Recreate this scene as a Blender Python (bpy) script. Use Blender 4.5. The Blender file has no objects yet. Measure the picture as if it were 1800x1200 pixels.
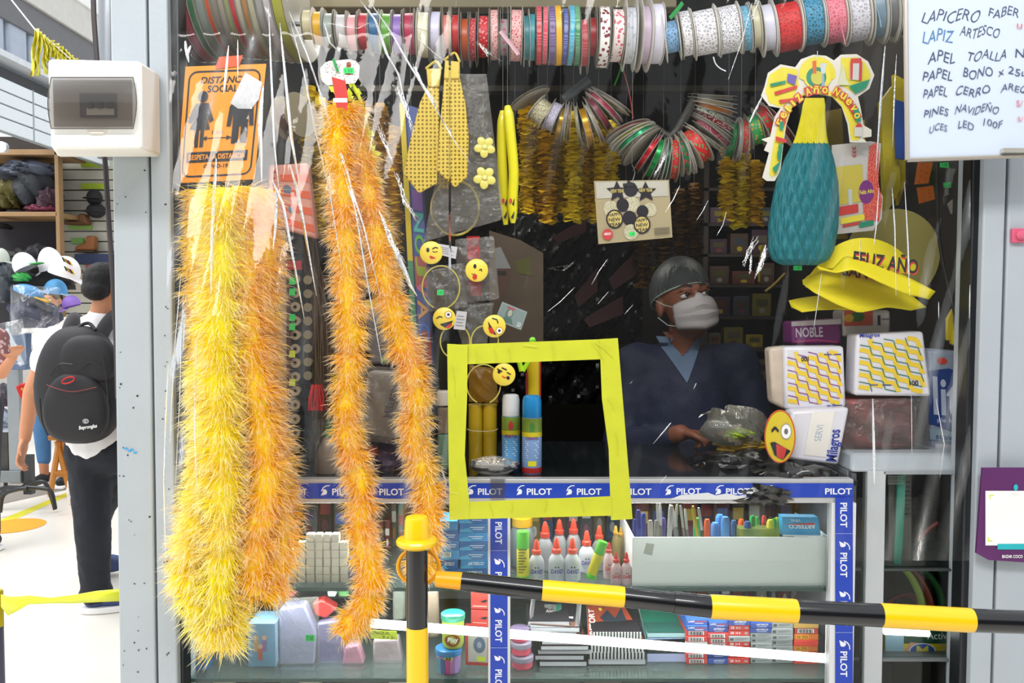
import bpy, math, random
import numpy as np
from mathutils import Vector, Matrix, Euler
random.seed(7); rng = np.random.default_rng(11)
C = bpy.context.scene.collection; sc = bpy.context.scene
pi = math.pi
# ---------------------------------------------------------------- camera, sky, lamps, exposure
F = 1500.0; PITCH = math.radians(2.5); CAMZ = 1.5
cd = bpy.data.cameras.new('camera'); cam = bpy.data.objects.new('camera', cd); C.objects.link(cam)
cd.sensor_width = 36; cd.lens = F/1800*36; cam.location = (0, 0, CAMZ); cam.rotation_euler = (pi/2-PITCH, 0, 0)
cd.clip_start = .02; sc.camera = cam
sc.view_settings.view_transform = 'Standard'; sc.view_settings.look = 'None'
sc.view_settings.gamma = 1; sc.view_settings.use_curve_mapping = False
sc.view_settings.exposure = 0.0
sc.cycles.transparent_max_bounces = 24; sc.cycles.max_bounces = 8; sc.cycles.transmission_bounces = 8
sc.cycles.sample_clamp_indirect = 6
wd = bpy.data.worlds.new('market_daylight'); sc.world = wd; wd.use_nodes = True
bg = wd.node_tree.nodes['Background']; bg.inputs[0].default_value = (.93, .97, 1, 1); bg.inputs[1].default_value = 1.15
def area(name, loc, rot, sx, sy, power, col=(1, 1, 1)):
    l = bpy.data.lights.new(name, 'AREA'); l.shape = 'RECTANGLE'; l.size = sx; l.size_y = sy; l.energy = power; l.color = col
    o = bpy.data.objects.new(name, l); C.objects.link(o); o.location = loc; o.rotation_euler = rot; return o
area('aisle_ceiling_light', (-.3, -.5, 3.6), (math.radians(28), 0, 0), 3.2, .5, 95, (1, .98, .95))
area('hall_skylight', (-5.5, 4.5, 6.5), (0, math.radians(-10), 0), 4, 7, 720)
area('case_upper_fill', (.02, 2.16, 1.045), (math.radians(-22), 0, 0), 1.5, .05, 5.5, (1, .98, .95))  # fill added under the top rail to brighten the case goods
area('case_lower_fill', (.02, 2.12, .79), (math.radians(-12), 0, 0), 1.5, .04, 4, (1, .98, .95))  # second added fill, brightens the lower shelf
area('stall_left_ceiling_light', (-.42, 2.75, 2.42), (0, 0, 0), .3, 1.0, 7, (1, .97, .9))
area('stall_right_ceiling_light', (.98, 2.7, 2.42), (0, 0, 0), .2, .8, 1.5, (1, .95, .88))

# ---------------------------------------------------------------- pixel measuring helper and mesh builder
def W(px, py, Y):
    a = (px-900)/F; b = (600-py)/F
    dy = math.cos(PITCH)+b*math.sin(PITCH); dz = -math.sin(PITCH)+b*math.cos(PITCH)
    return Vector((a*Y/dy, Y, CAMZ+dz*Y/dy))
def S(n, Y): return n*Y/F
def lin(h):
    h = h.lstrip('#'); v = [int(h[i:i+2], 16)/255 for i in (0, 2, 4)]
    return tuple(x/12.92 if x <= .04045 else ((x+.055)/1.055)**2.4 for x in v)
_m = {}
def M(h, rough=.5, metal=0, trans=0, alpha=1, emis=0, noise=.12, scale=14, bump=0, bscale=60, sss=0, coat=0, spec=.5):
    key = (h, rough, metal, trans, alpha, emis, noise, scale, bump, bscale, sss, coat, spec)
    if key in _m: return _m[key]
    m = bpy.data.materials.new('surface_'+h.lstrip('#')); m.use_nodes = True; nt = m.node_tree; b = nt.nodes['Principled BSDF']
    c = lin(h); b.inputs['Roughness'].default_value = rough; b.inputs['Metallic'].default_value = metal
    b.inputs['Transmission Weight'].default_value = trans; b.inputs['Alpha'].default_value = alpha
    b.inputs['Specular IOR Level'].default_value = spec; b.inputs['Coat Weight'].default_value = coat
    if sss:
        b.inputs['Subsurface Weight'].default_value = sss; b.inputs['Subsurface Radius'].default_value = (.02, .01, .006)
    tc = nt.nodes.new('ShaderNodeTexCoord')
    if noise:
        n = nt.nodes.new('ShaderNodeTexNoise'); n.inputs['Scale'].default_value = scale; n.inputs['Detail'].default_value = 4
        r = nt.nodes.new('ShaderNodeMixRGB'); r.inputs[1].default_value = (*[x*(1-noise) for x in c], 1)
        r.inputs[2].default_value = (*[min(1, x*(1+noise)) for x in c], 1)
        nt.links.new(tc.outputs['Object'], n.inputs['Vector']); nt.links.new(n.outputs['Fac'], r.inputs[0]); nt.links.new(r.outputs[0], b.inputs['Base Color'])
    else: b.inputs['Base Color'].default_value = (*c, 1)
    if emis: b.inputs['Emission Color'].default_value = (*c, 1); b.inputs['Emission Strength'].default_value = emis
    if bump:
        n = nt.nodes.new('ShaderNodeTexNoise'); n.inputs['Scale'].default_value = bscale; n.inputs['Detail'].default_value = 3
        u = nt.nodes.new('ShaderNodeBump'); u.inputs['Strength'].default_value = bump; u.inputs['Distance'].default_value = .004
        nt.links.new(tc.outputs['Object'], n.inputs['Vector']); nt.links.new(n.outputs['Fac'], u.inputs['Height']); nt.links.new(u.outputs[0], b.inputs['Normal'])
    _m[key] = m; return m
def film_mat(name, gloss=.9, rough=.06, tint=(1, 1, 1), bump=.4, bscale=18, stretch=(1, 1, .25), ior=1.5, haze=0, hazecol=(.9, .9, .9)):
    """clear plastic: lets light straight through, mirrors by Fresnel, with a little milky scatter"""
    m = bpy.data.materials.new(name); m.use_nodes = True; nt = m.node_tree; nt.nodes.clear(); N = nt.nodes.new; L = nt.links.new
    out = N('ShaderNodeOutputMaterial'); t = N('ShaderNodeBsdfTransparent'); t.inputs[0].default_value = (*tint, 1)
    g = N('ShaderNodeBsdfGlossy'); g.inputs[0].default_value = (gloss, gloss, gloss, 1); g.inputs['Roughness'].default_value = rough
    fr = N('ShaderNodeFresnel'); fr.inputs[0].default_value = ior; mx = N('ShaderNodeMixShader')
    if bump:
        tc = N('ShaderNodeTexCoord'); mp = N('ShaderNodeMapping'); mp.inputs['Scale'].default_value = stretch
        n = N('ShaderNodeTexNoise'); n.inputs['Scale'].default_value = bscale; n.inputs['Detail'].default_value = 4
        u = N('ShaderNodeBump'); u.inputs['Strength'].default_value = bump; u.inputs['Distance'].default_value = .01
        L(tc.outputs['Object'], mp.inputs[0]); L(mp.outputs[0], n.inputs['Vector']); L(n.outputs['Fac'], u.inputs['Height'])
        L(u.outputs[0], g.inputs['Normal']); L(u.outputs[0], fr.inputs['Normal'])
    L(fr.outputs[0], mx.inputs[0]); L(t.outputs[0], mx.inputs[1]); L(g.outputs[0], mx.inputs[2])
    if haze:
        d = N('ShaderNodeBsdfTranslucent'); d.inputs[0].default_value = (*hazecol, 1); d2 = N('ShaderNodeBsdfDiffuse'); d2.inputs[0].default_value = (*hazecol, 1)
        m1 = N('ShaderNodeMixShader'); m1.inputs[0].default_value = .5; L(d.outputs[0], m1.inputs[1]); L(d2.outputs[0], m1.inputs[2])
        m2 = N('ShaderNodeMixShader'); m2.inputs[0].default_value = haze; L(mx.outputs[0], m2.inputs[1]); L(m1.outputs[0], m2.inputs[2]); L(m2.outputs[0], out.inputs[0])
    else: L(mx.outputs[0], out.inputs[0])
    return m
ORG = {}
class MB:
    def __init__(s, T=None): s.v = []; s.f = []; s.mi = []; s.mats = []; s.T = T
    def slot(s, m):
        if m not in s.mats: s.mats.append(m)
        return s.mats.index(m)
    def add(s, vs, fs, m):
        k = len(s.v); s.v += [s.T @ Vector(v) for v in vs] if s.T else [Vector(v) for v in vs]
        s.f += [tuple(i+k for i in f) for f in fs]; s.mi += [s.slot(m)]*len(fs); return s
    def box(s, a, b, m, bev=0):
        x0, y0, z0 = a; x1, y1, z1 = b
        return s.hexa([(x0, y0, z0), (x1, y0, z0), (x1, y0, z1), (x0, y0, z1)], [(x0, y1, z0), (x1, y1, z0), (x1, y1, z1), (x0, y1, z1)], m)
    def hexa(s, f, b, m):
        return s.add(list(f)+list(b), [(0, 1, 2, 3), (7, 6, 5, 4), (1, 0, 4, 5), (3, 2, 6, 7), (2, 1, 5, 6), (0, 3, 7, 4)], m)
    def prism(s, poly, d, m):      # poly: front outline (points), d: offset vector to the back
        n = len(poly); d = Vector(d); vs = [Vector(p) for p in poly]; vs += [p+d for p in vs]
        return s.add(vs, [tuple(range(n)), tuple(range(2*n-1, n-1, -1))]+[(i, i+n, (i+1) % n+n, (i+1) % n) for i in range(n)], m)
    def tube(s, pts, r, m, n=10, cap=True, flat=None):
        pts = [Vector(p) for p in pts]; r = r if isinstance(r, (list, tuple)) else [r]*len(pts); vs = []; up = None
        for i, p in enumerate(pts):
            t = (pts[min(i+1, len(pts)-1)]-pts[max(i-1, 0)]).normalized()
            if up is None: up = t.orthogonal().normalized()
            up = (up-t*up.dot(t)); up = up.normalized() if up.length > 1e-6 else t.orthogonal().normalized(); w = t.cross(up)
            for k in range(n):
                a = 2*pi*k/n; vs.append(p+(up*math.cos(a)+w*math.sin(a)*(flat or 1))*r[i])
        fs = [(i*n+k, i*n+(k+1) % n, (i+1)*n+(k+1) % n, (i+1)*n+k) for i in range(len(pts)-1) for k in range(n)]
        if cap: fs += [tuple(range(n))[::-1], tuple((len(pts)-1)*n+k for k in range(n))]
        return s.add(vs, fs, m)
    def lathe(s, c, prof, m, axis=(0, 0, 1), n=20, sx=1):      # prof: (radius, height) pairs
        ax = Vector(axis).normalized(); u = ax.orthogonal().normalized() if abs(ax.z) < .9 else Vector((1, 0, 0))
        u = (u-ax*u.dot(ax)).normalized(); w = ax.cross(u); c = Vector(c)
        vs = [c+ax*h+(u*math.cos(2*pi*k/n)*sx+w*math.sin(2*pi*k/n))*max(r, 1e-5) for r, h in prof for k in range(n)]
        fs = [(i*n+k, i*n+(k+1) % n, (i+1)*n+(k+1) % n, (i+1)*n+k) for i in range(len(prof)-1) for k in range(n)]
        if prof[0][0] > 1e-4: fs.append(tuple(range(n))[::-1])
        if prof[-1][0] > 1e-4: fs.append(tuple((len(prof)-1)*n+k for k in range(n)))
        return s.add(vs, fs, m)
    def ell(s, c, r, m, n=14, k=9, R=None):
        vs = []; c = Vector(c)
        for i in range(k+1):
            th = pi*i/k
            for j in range(n):
                a = 2*pi*j/n; v = Vector((r[0]*math.sin(th)*math.cos(a), r[1]*math.sin(th)*math.sin(a), r[2]*math.cos(th)))
                vs.append(c+(R @ v if R else v))
        return s.add(vs, [(i*n+j, (i+1)*n+j, (i+1)*n+(j+1) % n, i*n+(j+1) % n) for i in range(k) for j in range(n)], m)
    def grid(s, fn, nu, nv, m, skip=None):
        vs = [fn(i/nu, j/nv) for j in range(nv+1) for i in range(nu+1)]
        fs = [(j*(nu+1)+i, j*(nu+1)+i+1, (j+1)*(nu+1)+i+1, (j+1)*(nu+1)+i) for j in range(nv) for i in range(nu) if not (skip and skip((i+.5)/nu, (j+.5)/nv))]
        return s.add(vs, fs, m)
    def mesh(s, name, smooth=True, org=None):
        me = bpy.data.meshes.new(name); o = Vector(org) if org is not None else Vector()
        me.from_pydata([tuple(v-o) for v in s.v], [], s.f)
        for m in s.mats: me.materials.append(m)
        me.polygons.foreach_set('material_index', s.mi)
        if smooth:
            me.shade_smooth(); me.set_sharp_from_angle(angle=math.radians(38))
        me.update(); return me
    def build(s, name, parent=None, smooth=True, local=False, bev=0, kind=None):
        org = ORG.get(parent.name, Vector()) if parent and not local else Vector()
        ob = bpy.data.objects.new(name, s.mesh(name, smooth, org)); C.objects.link(ob)
        if parent: ob.parent = parent; ORG[ob.name] = org
        if bev:
            b = ob.modifiers.new('bevel', 'BEVEL'); b.width = bev; b.segments = 2; b.limit_method = 'ANGLE'
        if kind: ob['kind'] = kind
        return ob
def tag(o, label, cat, group=None, kind=None):
    if label: o['label'] = label
    if cat: o['category'] = cat
    if group: o['group'] = group
    if kind: o['kind'] = kind
    return o
def thing(name, label, cat, loc, group=None, rot=None):
    o = bpy.data.objects.new(name, None); C.objects.link(o); o.location = loc; o.empty_display_size = .02
    if rot: o.rotation_euler = rot
    ORG[o.name] = Vector(loc); return tag(o, label, cat, group)
def struct(o): o['kind'] = 'structure'; return o
def one(mb, name, label, cat, group=None, kind=None, **k):      # a thing that is one mesh; its origin moves to its base
    vs = mb.v; org = Vector(((min(v.x for v in vs)+max(v.x for v in vs))/2, (min(v.y for v in vs)+max(v.y for v in vs))/2, min(v.z for v in vs)))
    ob = bpy.data.objects.new(name, mb.mesh(name, k.get('smooth', True), org)); C.objects.link(ob); ob.location = org; ORG[ob.name] = org
    if k.get('bev'):
        b = ob.modifiers.new('bevel', 'BEVEL'); b.width = k['bev']; b.segments = 2; b.limit_method = 'ANGLE'
    return tag(ob, label, cat, group, kind)
def pbox(mb, x0, y0, x1, y1, Y, D, m, z0=None, z1=None):       # box whose front face covers these pixels at depth Y
    a = W(x0, y1, Y); b = W(x1, y0, Y)
    c0 = W(x0, (y0+y1)/2, Y).x; c1 = W(x1, (y0+y1)/2, Y).x
    return mb.box((c0, Y, a.z if z0 is None else z0), (c1, Y+D, b.z if z1 is None else z1), m)
# ---------------------------------------------------------------- lettering: each glyph of the built-in font is meshed once
CH = sorted(set('ABCDEFGHIJKLMNOPQRSTUVWXYZabcdefghijklmnopqrstuvwxyzÑñÓ0123456789-,.:/=%!$'))
GL = {}
def _glyphs():
    L = []
    for c in CH:
        for w, off in ((c, .0), (c, .022), ('|'+c+'|', 0)):
            cu = bpy.data.curves.new('g', 'FONT'); cu.body = w; cu.resolution_u = 3; cu.offset = off
            o = bpy.data.objects.new('g', cu); C.objects.link(o); L.append(o)
    cu = bpy.data.curves.new('g', 'FONT'); cu.body = '||'; o0 = bpy.data.objects.new('g', cu); C.objects.link(o0); L.append(o0)
    dg = bpy.context.evaluated_depsgraph_get(); res = []
    for o in L:
        me = o.evaluated_get(dg).to_mesh(); res.append(([v.co.to_2d() for v in me.vertices], [tuple(p.vertices) for p in me.polygons])); o.evaluated_get(dg).to_mesh_clear()
    base = max(p.x for p in res[-1][0])
    for i, c in enumerate(CH): GL[c] = (res[3*i], res[3*i+1], max(p.x for p in res[3*i+2][0])-base)
    for o in L: cu = o.data; bpy.data.objects.remove(o); bpy.data.curves.remove(cu)
_glyphs()
def glyph_run(s, bold=False, track=0):
    vs = []; fs = []; x = 0
    for c in s:
        if c == ' ' or c not in GL: x += .3; continue
        g = GL[c][1 if bold else 0]; k = len(vs)
        vs += [(p.x+x, p.y) for p in g[0]]; fs += [tuple(i+k for i in f) for f in g[1]]; x += GL[c][2]+track
    x0 = min(v[0] for v in vs); x1 = max(v[0] for v in vs); y0 = min(v[1] for v in vs); y1 = max(v[1] for v in vs)
    return [((a-x0)/(x1-x0), (b-y0)/(y1-y0)) for a, b in vs], fs
class Card:
    """flat print laid out in u (left-right), v (bottom-top) over a four-cornered face; corners TL TR BR BL as points"""
    def __init__(s, tl, tr, br, bl, mb, proj=None, eps=.0005): s.c = [Vector(p) for p in (tl, tr, br, bl)]; s.mb = mb; s.k = 1; s.proj = proj; s.n = (s.c[1]-s.c[0]).cross(s.c[3]-s.c[0]).normalized(); s.eps = eps
    @staticmethod
    def px(q, Y, mb, **k): return Card(*[W(x, y, Y) for x, y in q], mb, **k)
    @staticmethod
    def rect(x0, y0, x1, y1, Y, mb, **k): return Card(*[W(x, y, Y) for x, y in ((x0, y0), (x1, y0), (x1, y1), (x0, y1))], mb, **k)
    def pt(s, u, v):
        tl, tr, br, bl = s.c; p = (bl*(1-u)+br*u)*(1-v)+(tl*(1-u)+tr*u)*v
        n = s.n if s.n.y < 0 or abs(s.n.y) < 1e-6 else -s.n
        p = s.proj(p) if s.proj else p
        return p+n*s.eps*s.k
    def poly(s, pts, m):
        s.mb.add([s.pt(u, v) for u, v in pts], [tuple(range(len(pts)))], m); s.k += .25; return s
    def rectp(s, u0, v0, u1, v1, m): return s.poly([(u0, v0), (u1, v0), (u1, v1), (u0, v1)], m)
    def disc(s, u, v, ru, rv, m, n=16, a0=0, a1=2*pi): return s.poly([(u+ru*math.cos(a0+(a1-a0)*i/n), v+rv*math.sin(a0+(a1-a0)*i/n)) for i in range(n)], m)
    def line(s, pts, w, m, wv=None):
        wv = wv or w
        for (a, b), (c, d) in zip(pts, pts[1:]):
            L = math.hypot(c-a, d-b) or 1; nx = -(d-b)/L*w/2; ny = (c-a)/L*wv/2
            s.mb.add([s.pt(a+nx, b+ny), s.pt(c+nx, d+ny), s.pt(c-nx, d-ny), s.pt(a-nx, b-ny)], [(0, 1, 2, 3)], m); s.k += .012
        s.k += .08; return s
    def text(s, t, u0, v0, u1, v1, m, bold=True, rot=0, slant=0, fn=None):
        vs, fs = glyph_run(t, bold); out = []
        for a, b in vs:
            if rot == -1: a, b = b, 1-a       # reads downwards
            elif rot == 1: a, b = 1-b, a
            elif rot == 2: a, b = 1-a, 1-b
            u = u0+(u1-u0)*(a+slant*b); v = v0+(v1-v0)*b
            if fn: u, v = fn(u, v)
            out.append(s.pt(u, v))
        s.mb.add(out, fs, m); s.k += .25; return s
WHITE = M('f4f4f2', .45); INK = M('17171b', .6); GREYM = M('bcc2c6', .45); CLEAR = film_mat('clear_wrap', bump=.5, bscale=40, stretch=(1, 1, 1), haze=.06)
GREENTAG = M('35e06a', .6, emis=0); YTAG = M('d8ea3a', .6)
def price(px, py, w, h, Y, parent=None, label=None, txt='1.50', m=None, name='price_sticker'):
    mb = MB(); c = Card.rect(px-w/2, py-h/2, px+w/2, py+h/2, Y, mb); c.rectp(0, 0, 1, 1, m or GREENTAG); c.text(txt, .15, .2, .85, .8, INK, False)
    return mb.build(name, parent)
# ---------------------------------------------------------------- the setting
FL = M('e9e4da', .28, noise=.05, scale=1.5)
struct(MB().box((-12, -4, -.1), (8, 16, 0), FL).build('floor'))
# opposite side of the aisle, behind the photographer: unseen dark wall added to darken the film reflections
struct(MB().box((-3.2, -2.6, 0), (5, -2.4, 3.0), M('3a3836', .8)).build('wall_back'))
PAINT = M('aeb6bd', .42, noise=.06, scale=8, bump=.15, bscale=90); PAINT2 = M('a9b1b8', .45, noise=.05)
DARKGAP = M('202226', .7)
def pxprism(q, Y, D, m, mb=None):
    mb = mb or MB(); mb.prism([W(x, y, Y) for x, y in q], (0, D, 0), m); return mb
def column(n, xs, y0=-60, y1=1260, Y=1.98, D=.12, m=PAINT):
    (a0, a1), (b0, b1) = xs           # left/right edge px at top and at bottom
    pt = [W(a0, y0, Y), W(b0, y0, Y), W(b1, y1, Y), W(a1, y1, Y)]; pt[2].z = pt[3].z = 0; pt[0].z = pt[1].z = max(2.62, pt[0].z)
    return struct(MB().prism(pt, (0, D, 0), m).build(n, bev=.004))
column('trim_1', ((194, 209), (256, 273)))
column('trim_2', ((260, 277), (293, 312)))
column('trim_3', ((254, 270), (262, 279)), Y=1.995, D=.09, m=DARKGAP)
column('trim_4', ((1742, 1703), (1782, 1738)))
column('trim_5', ((1787, 1743), (1900, 1850)))
column('trim_6', ((1780, 1736), (1789, 1745)), Y=1.995, D=.09, m=DARKGAP)
BLK = M('14171c', .35)
column('trim_7', ((293, 311), (316, 320)), Y=2.0, D=.05, m=BLK)
column('trim_8', ((1722, 1683), (1744, 1704)), Y=2.0, D=.05, m=BLK)
# paint chips on the pillars
chips = MB()
for i in range(46):
    x = random.choice([random.uniform(206, 262), random.uniform(280, 298)]); y = random.uniform(280, 1190); x += (y-600)*.013
    w = random.uniform(.6, 2.4); h = random.uniform(.6, 2.0); c = Card.rect(x-w, y-h, x+w, y+h, 1.979, chips); c.poly([(0, .3), (.5, 0), (1, .5), (.6, 1), (.1, .8)], INK)
for x, y in ((222, 788), (232, 790), (238, 795), (228, 792)):
    c = Card.rect(x-4, y-2, x+4, y+2, 1.979, chips); c.poly([(0, .3), (.5, 0), (1, .5), (.6, 1), (.1, .8)], M('3aa0d8', .6))
tag(chips.build('paint_chips', kind='stuff'), 'dark chips and small blue flecks in the grey pillar paint', 'paint chips')
# the stall box
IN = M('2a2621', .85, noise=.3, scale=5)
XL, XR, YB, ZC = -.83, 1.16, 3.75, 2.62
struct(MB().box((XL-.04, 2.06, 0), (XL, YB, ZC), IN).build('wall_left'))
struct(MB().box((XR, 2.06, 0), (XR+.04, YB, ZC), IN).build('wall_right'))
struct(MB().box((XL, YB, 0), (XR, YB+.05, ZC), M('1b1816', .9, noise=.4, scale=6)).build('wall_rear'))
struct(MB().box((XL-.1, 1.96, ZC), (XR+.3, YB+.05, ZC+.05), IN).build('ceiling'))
BEI = M('7d7458', .7)
mb = MB(); pbox(mb, 520, -40, 1190, 13, 2.32, .05, BEI); struct(mb.build('trim_9', bev=.003))
mb = MB(); pbox(mb, 560, 150, 1500, 160, 3.3, .05, M('3a362c', .8)); struct(mb.build('trim_10'))
# ---------------------------------------------------------------- left: electric box, pipe and cable
t = thing('pipe', 'round grey metal conduit pipe behind the white breaker box', 'pipe', W(192, 280, 2.14))
mb = MB(); a = W(192, -80, 2.14); b = W(192, 275, 2.14); mb.tube([a, b], S(17, 2.14), M('9a9ea3', .35, .7), 20); mb.build('tube', t)
mb = MB(); mb.tube([W(192, 268, 2.14), W(192, 279, 2.14)], S(19, 2.14), M('8a8e93', .4, .7), 20); mb.build('coupling', t)
mb = MB(); mb.tube([W(*p, 2.02) for p in ((163, -40), (165, 30), (170, 100), (178, 200), (186, 300), (192, 400), (199, 500), (204, 600), (207, 700))], S(4.6, 2), M('3c3334', .5), 8)
one(mb, 'power_cable', 'dark grey cable running down beside the left pillar', 'cable')
t = thing('breaker_box', 'white plastic breaker box with smoked window on the left pillar', 'electrical box', W(185, 275, 1.97))
WP = M('ecebe6', .4, noise=.03)
Yf = 1.80; f = [W(x, y, Yf) for x, y in ((90, 262), (250, 262), (248, 107), (84, 104))]; bk = [W(x, y, 1.975) for x, y in ((100, 276), (283, 276), (281, 128), (96, 112))]
mb = MB(); mb.hexa(f, bk, WP); mb.build('housing', t, bev=.008)
mb = MB()
def dome(u, v):
    p = W(90+144*u+3*math.sin(pi*v)*(-2 if u < .5 else 2), 136+90*v, Yf-.012-.012*math.sin(pi*v)); return p
DOOR = film_mat('smoked_door', gloss=.8, rough=.08, tint=(.5, .48, .47), bump=0, haze=.2, hazecol=(.35, .33, .32))
mb.grid(dome, 12, 8, DOOR); dr = mb.build('smoked_door', t)
dr['label'] = 'smoked translucent hinged window'
mb = MB(); mb.tube([dome(i/12, 0) for i in range(13)]+[dome(1, j/8) for j in range(1, 9)]+[dome(1-i/12, 1) for i in range(1, 13)]+[dome(0, 1-j/8) for j in range(1, 9)], .0011, M('55524f', .4), 6); mb.build('door_rim', t)
mb = MB(); pbox(mb, 94, 140, 232, 222, Yf-.002, .001, M('8e8578', .6)); mb.build('recess', t)
mb = MB(); pbox(mb, 140, 164, 204, 205, Yf-.006, .004, M('3b3936', .5)); bl = mb.build('breaker', t); bl['label'] = 'row of dark circuit breakers'
for i in range(3):
    mb = MB(); pbox(mb, 154+17*i, 178, 163+17*i, 190, Yf-.011, .006, M('1c1c1e', .4)); mb.build('switch_lever', bl)
mb = MB(); pbox(mb, 152, 190, 200, 202, Yf-.008, .003, M('b8b2a6', .5)); mb.build('breaker_face', bl)
mb = MB(); mb.prism([W(x, y, Yf-.006) for x, y in ((151, 227), (186, 228), (180, 234), (158, 234))], (0, .006, 0), M('e4ddd2', .4)); mb.build('latch', t)
# ---------------------------------------------------------------- right: whiteboard, payment sign, pink hook
t = thing('whiteboard', 'white dry-erase price board with handwritten list at top right', 'whiteboard', W(1700, 283, 1.86))
q = [W(1592, -60, 1.86), W(1860, -60, 1.86), W(1860, 268, 1.86), W(1597, 277, 1.86)]
mb = MB(); mb.prism(q, (0, .012, 0), M('cdd8ea', .25, noise=.03)); mb.build('board', t)
fr = M('b9b2a8', .35, .5)
for a, b in (((1591, -60), (1595, 281)), ((1595, 281), (1860, 272))):
    mb = MB(); mb.tube([W(*a, 1.858), W(*b, 1.858)], S(4, 1.86), fr, 6); mb.build('frame_edge', t)
mb = MB(); pbox(mb, 1764, 260, 1812, 268, 1.845, .012, M('c9c4ba', .3, .6)); mb.build('clip', t)
HW = M('4a5470', .6); HR = M('d86a6a', .6); mb = MB(); c = Card.rect(1600, 0, 1800, 280, 1.86, mb)
def pt(t_, x0, y0, x1, y1, m=HW, sl=.06): c.text(t_, (x0-1600)/200, 1-y1/280, (x1-1600)/200, 1-y0/280, m, False, slant=sl, fn=lambda u, v: (u, v+.012*math.sin(u*31)+.02*(u-.5)))
pt('LAPICERO', 1619, 17, 1720, 37); pt('FABER', 1737, 15, 1790, 31)
pt('LAPIZ', 1621, 51, 1674, 72, M('4f7fae', .6)); pt('ARTESCO', 1686, 48, 1755, 65); pt('APEL', 1630, 89, 1678, 108); pt('TOALLA', 1698, 90, 1768, 106); pt('N:', 1784, 86, 1806, 102)
pt('PAPEL', 1621, 121, 1673, 138); pt('BONO', 1692, 120, 1743, 137); pt('x', 1754, 124, 1764, 133); pt('25u', 1771, 121, 1803, 134)
pt('PAPEL', 1622, 152, 1664, 168); pt('CERRO', 1678, 153, 1738, 168); pt('AREQ', 1757, 151, 1804, 165); pt('PINES', 1623, 188, 1665, 202); pt('NAVIDEÑO', 1677, 182, 1753, 199)
pt('UCES', 1632, 218, 1663, 230); pt('LED', 1683, 214, 1710, 227); pt('100F', 1727, 212, 1760, 224)
pt('S/', 1785, 176, 1796, 187, HR); pt('S/', 1787, 205, 1797, 213, HR); pt('u', 1786, 42, 1795, 50, HR); mb.build('handwriting', t)
t = thing('payment_sign', 'purple payment sign with white code panel on the right pillar', 'sign', W(1770, 985, 1.93))
PUR = M('5b2460', .45)
mb = MB(); mb.prism([W(x, y, 1.95) for x, y in ((1727, 822), (1830, 822), (1830, 990), (1738, 984), (1716, 972))], (0, .006, 0), PUR); mb.build('panel', t)
mb = MB(); c = Card.rect(1700, 800, 1800, 1000, 1.949, mb)
def cr(x0, y0, x1, y1, m): c.rectp((x0-1700)/100, 1-y1/200+4, (x1-1700)/100, 1-y0/200+4, m)
cr(1732, 862, 1812, 958, WHITE); cr(1739, 869, 1747, 871, YTAG); cr(1739, 869, 1741, 876, YTAG); cr(1736, 949, 1744, 951, YTAG); cr(1736, 943, 1738, 951, YTAG)
TEAL = M('22b3bd', .5); cr(1753, 955, 1812, 965, TEAL); c.disc(.85, .72, .04, .028, TEAL)
c.text('yape', .76, .63, .94, .68, WHITE, True, slant=.1); c.text('BAZAR COCO', .61, .10, .97, .128, WHITE); mb.build('sign_print', t)
t = thing('pink_knob', 'pink plastic hook plate on the right grey pillar', 'hook', W(1790, 425, 1.97))
PK = M('d8607f', .4); mb = MB(); pbox(mb, 1780, 401, 1806, 426, 1.968, .011, PK); mb.build('plate', t, bev=.002)
mb = MB(); mb.lathe(W(1793, 413, 1.968), [(.011, 0), (.011, -.006), (.007, -.011), (0, -.012)][::-1] and [(.011, 0), (.011, .006), (.007, .011), (0, .012)], PK, (0, -1, 0)); mb.build('knob', t)
# ---------------------------------------------------------------- barrier in front
YP = 1.6; YEL = M('f6c400', .3, noise=.04, coat=.3); BK = M('121317', .22, noise=.05, coat=.4); px_ = W(733, 1000, YP).x
t = thing('barrier_post', 'yellow and black barrier post with a hat-shaped yellow cap', 'barrier post', (px_, YP, 0))
z = lambda py, Y=YP: W(733, py, Y).z
def seg(z0, z1, m, n, r=.0205): MB().lathe((px_, YP, 0), [(r, z0), (r, z1)], m, n=32).build(n, t)
seg(z(1100), z(960), BK, 'black_sleeve'); seg(.42, z(1100), YEL, 'yellow_sleeve', .021); seg(.06, .42, BK, 'black_sleeve'); MB().lathe((px_, YP, 0), [(.14, 0), (.14, .03), (.03, .06), (.022, .065)], BK, n=32).build('base', t)
cp = W(733, 950, YP).z
MB().lathe((px_, YP, cp), [(.0225, -.012), (.030, -.012), (.0385, -.006), (.0395, 0), (.037, .004), (.0245, .006), (.0235, .022), (.0225, .040), (.020, .046), (.010, .048), (0, .0485)], YEL, n=40).build('cap', t)
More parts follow.
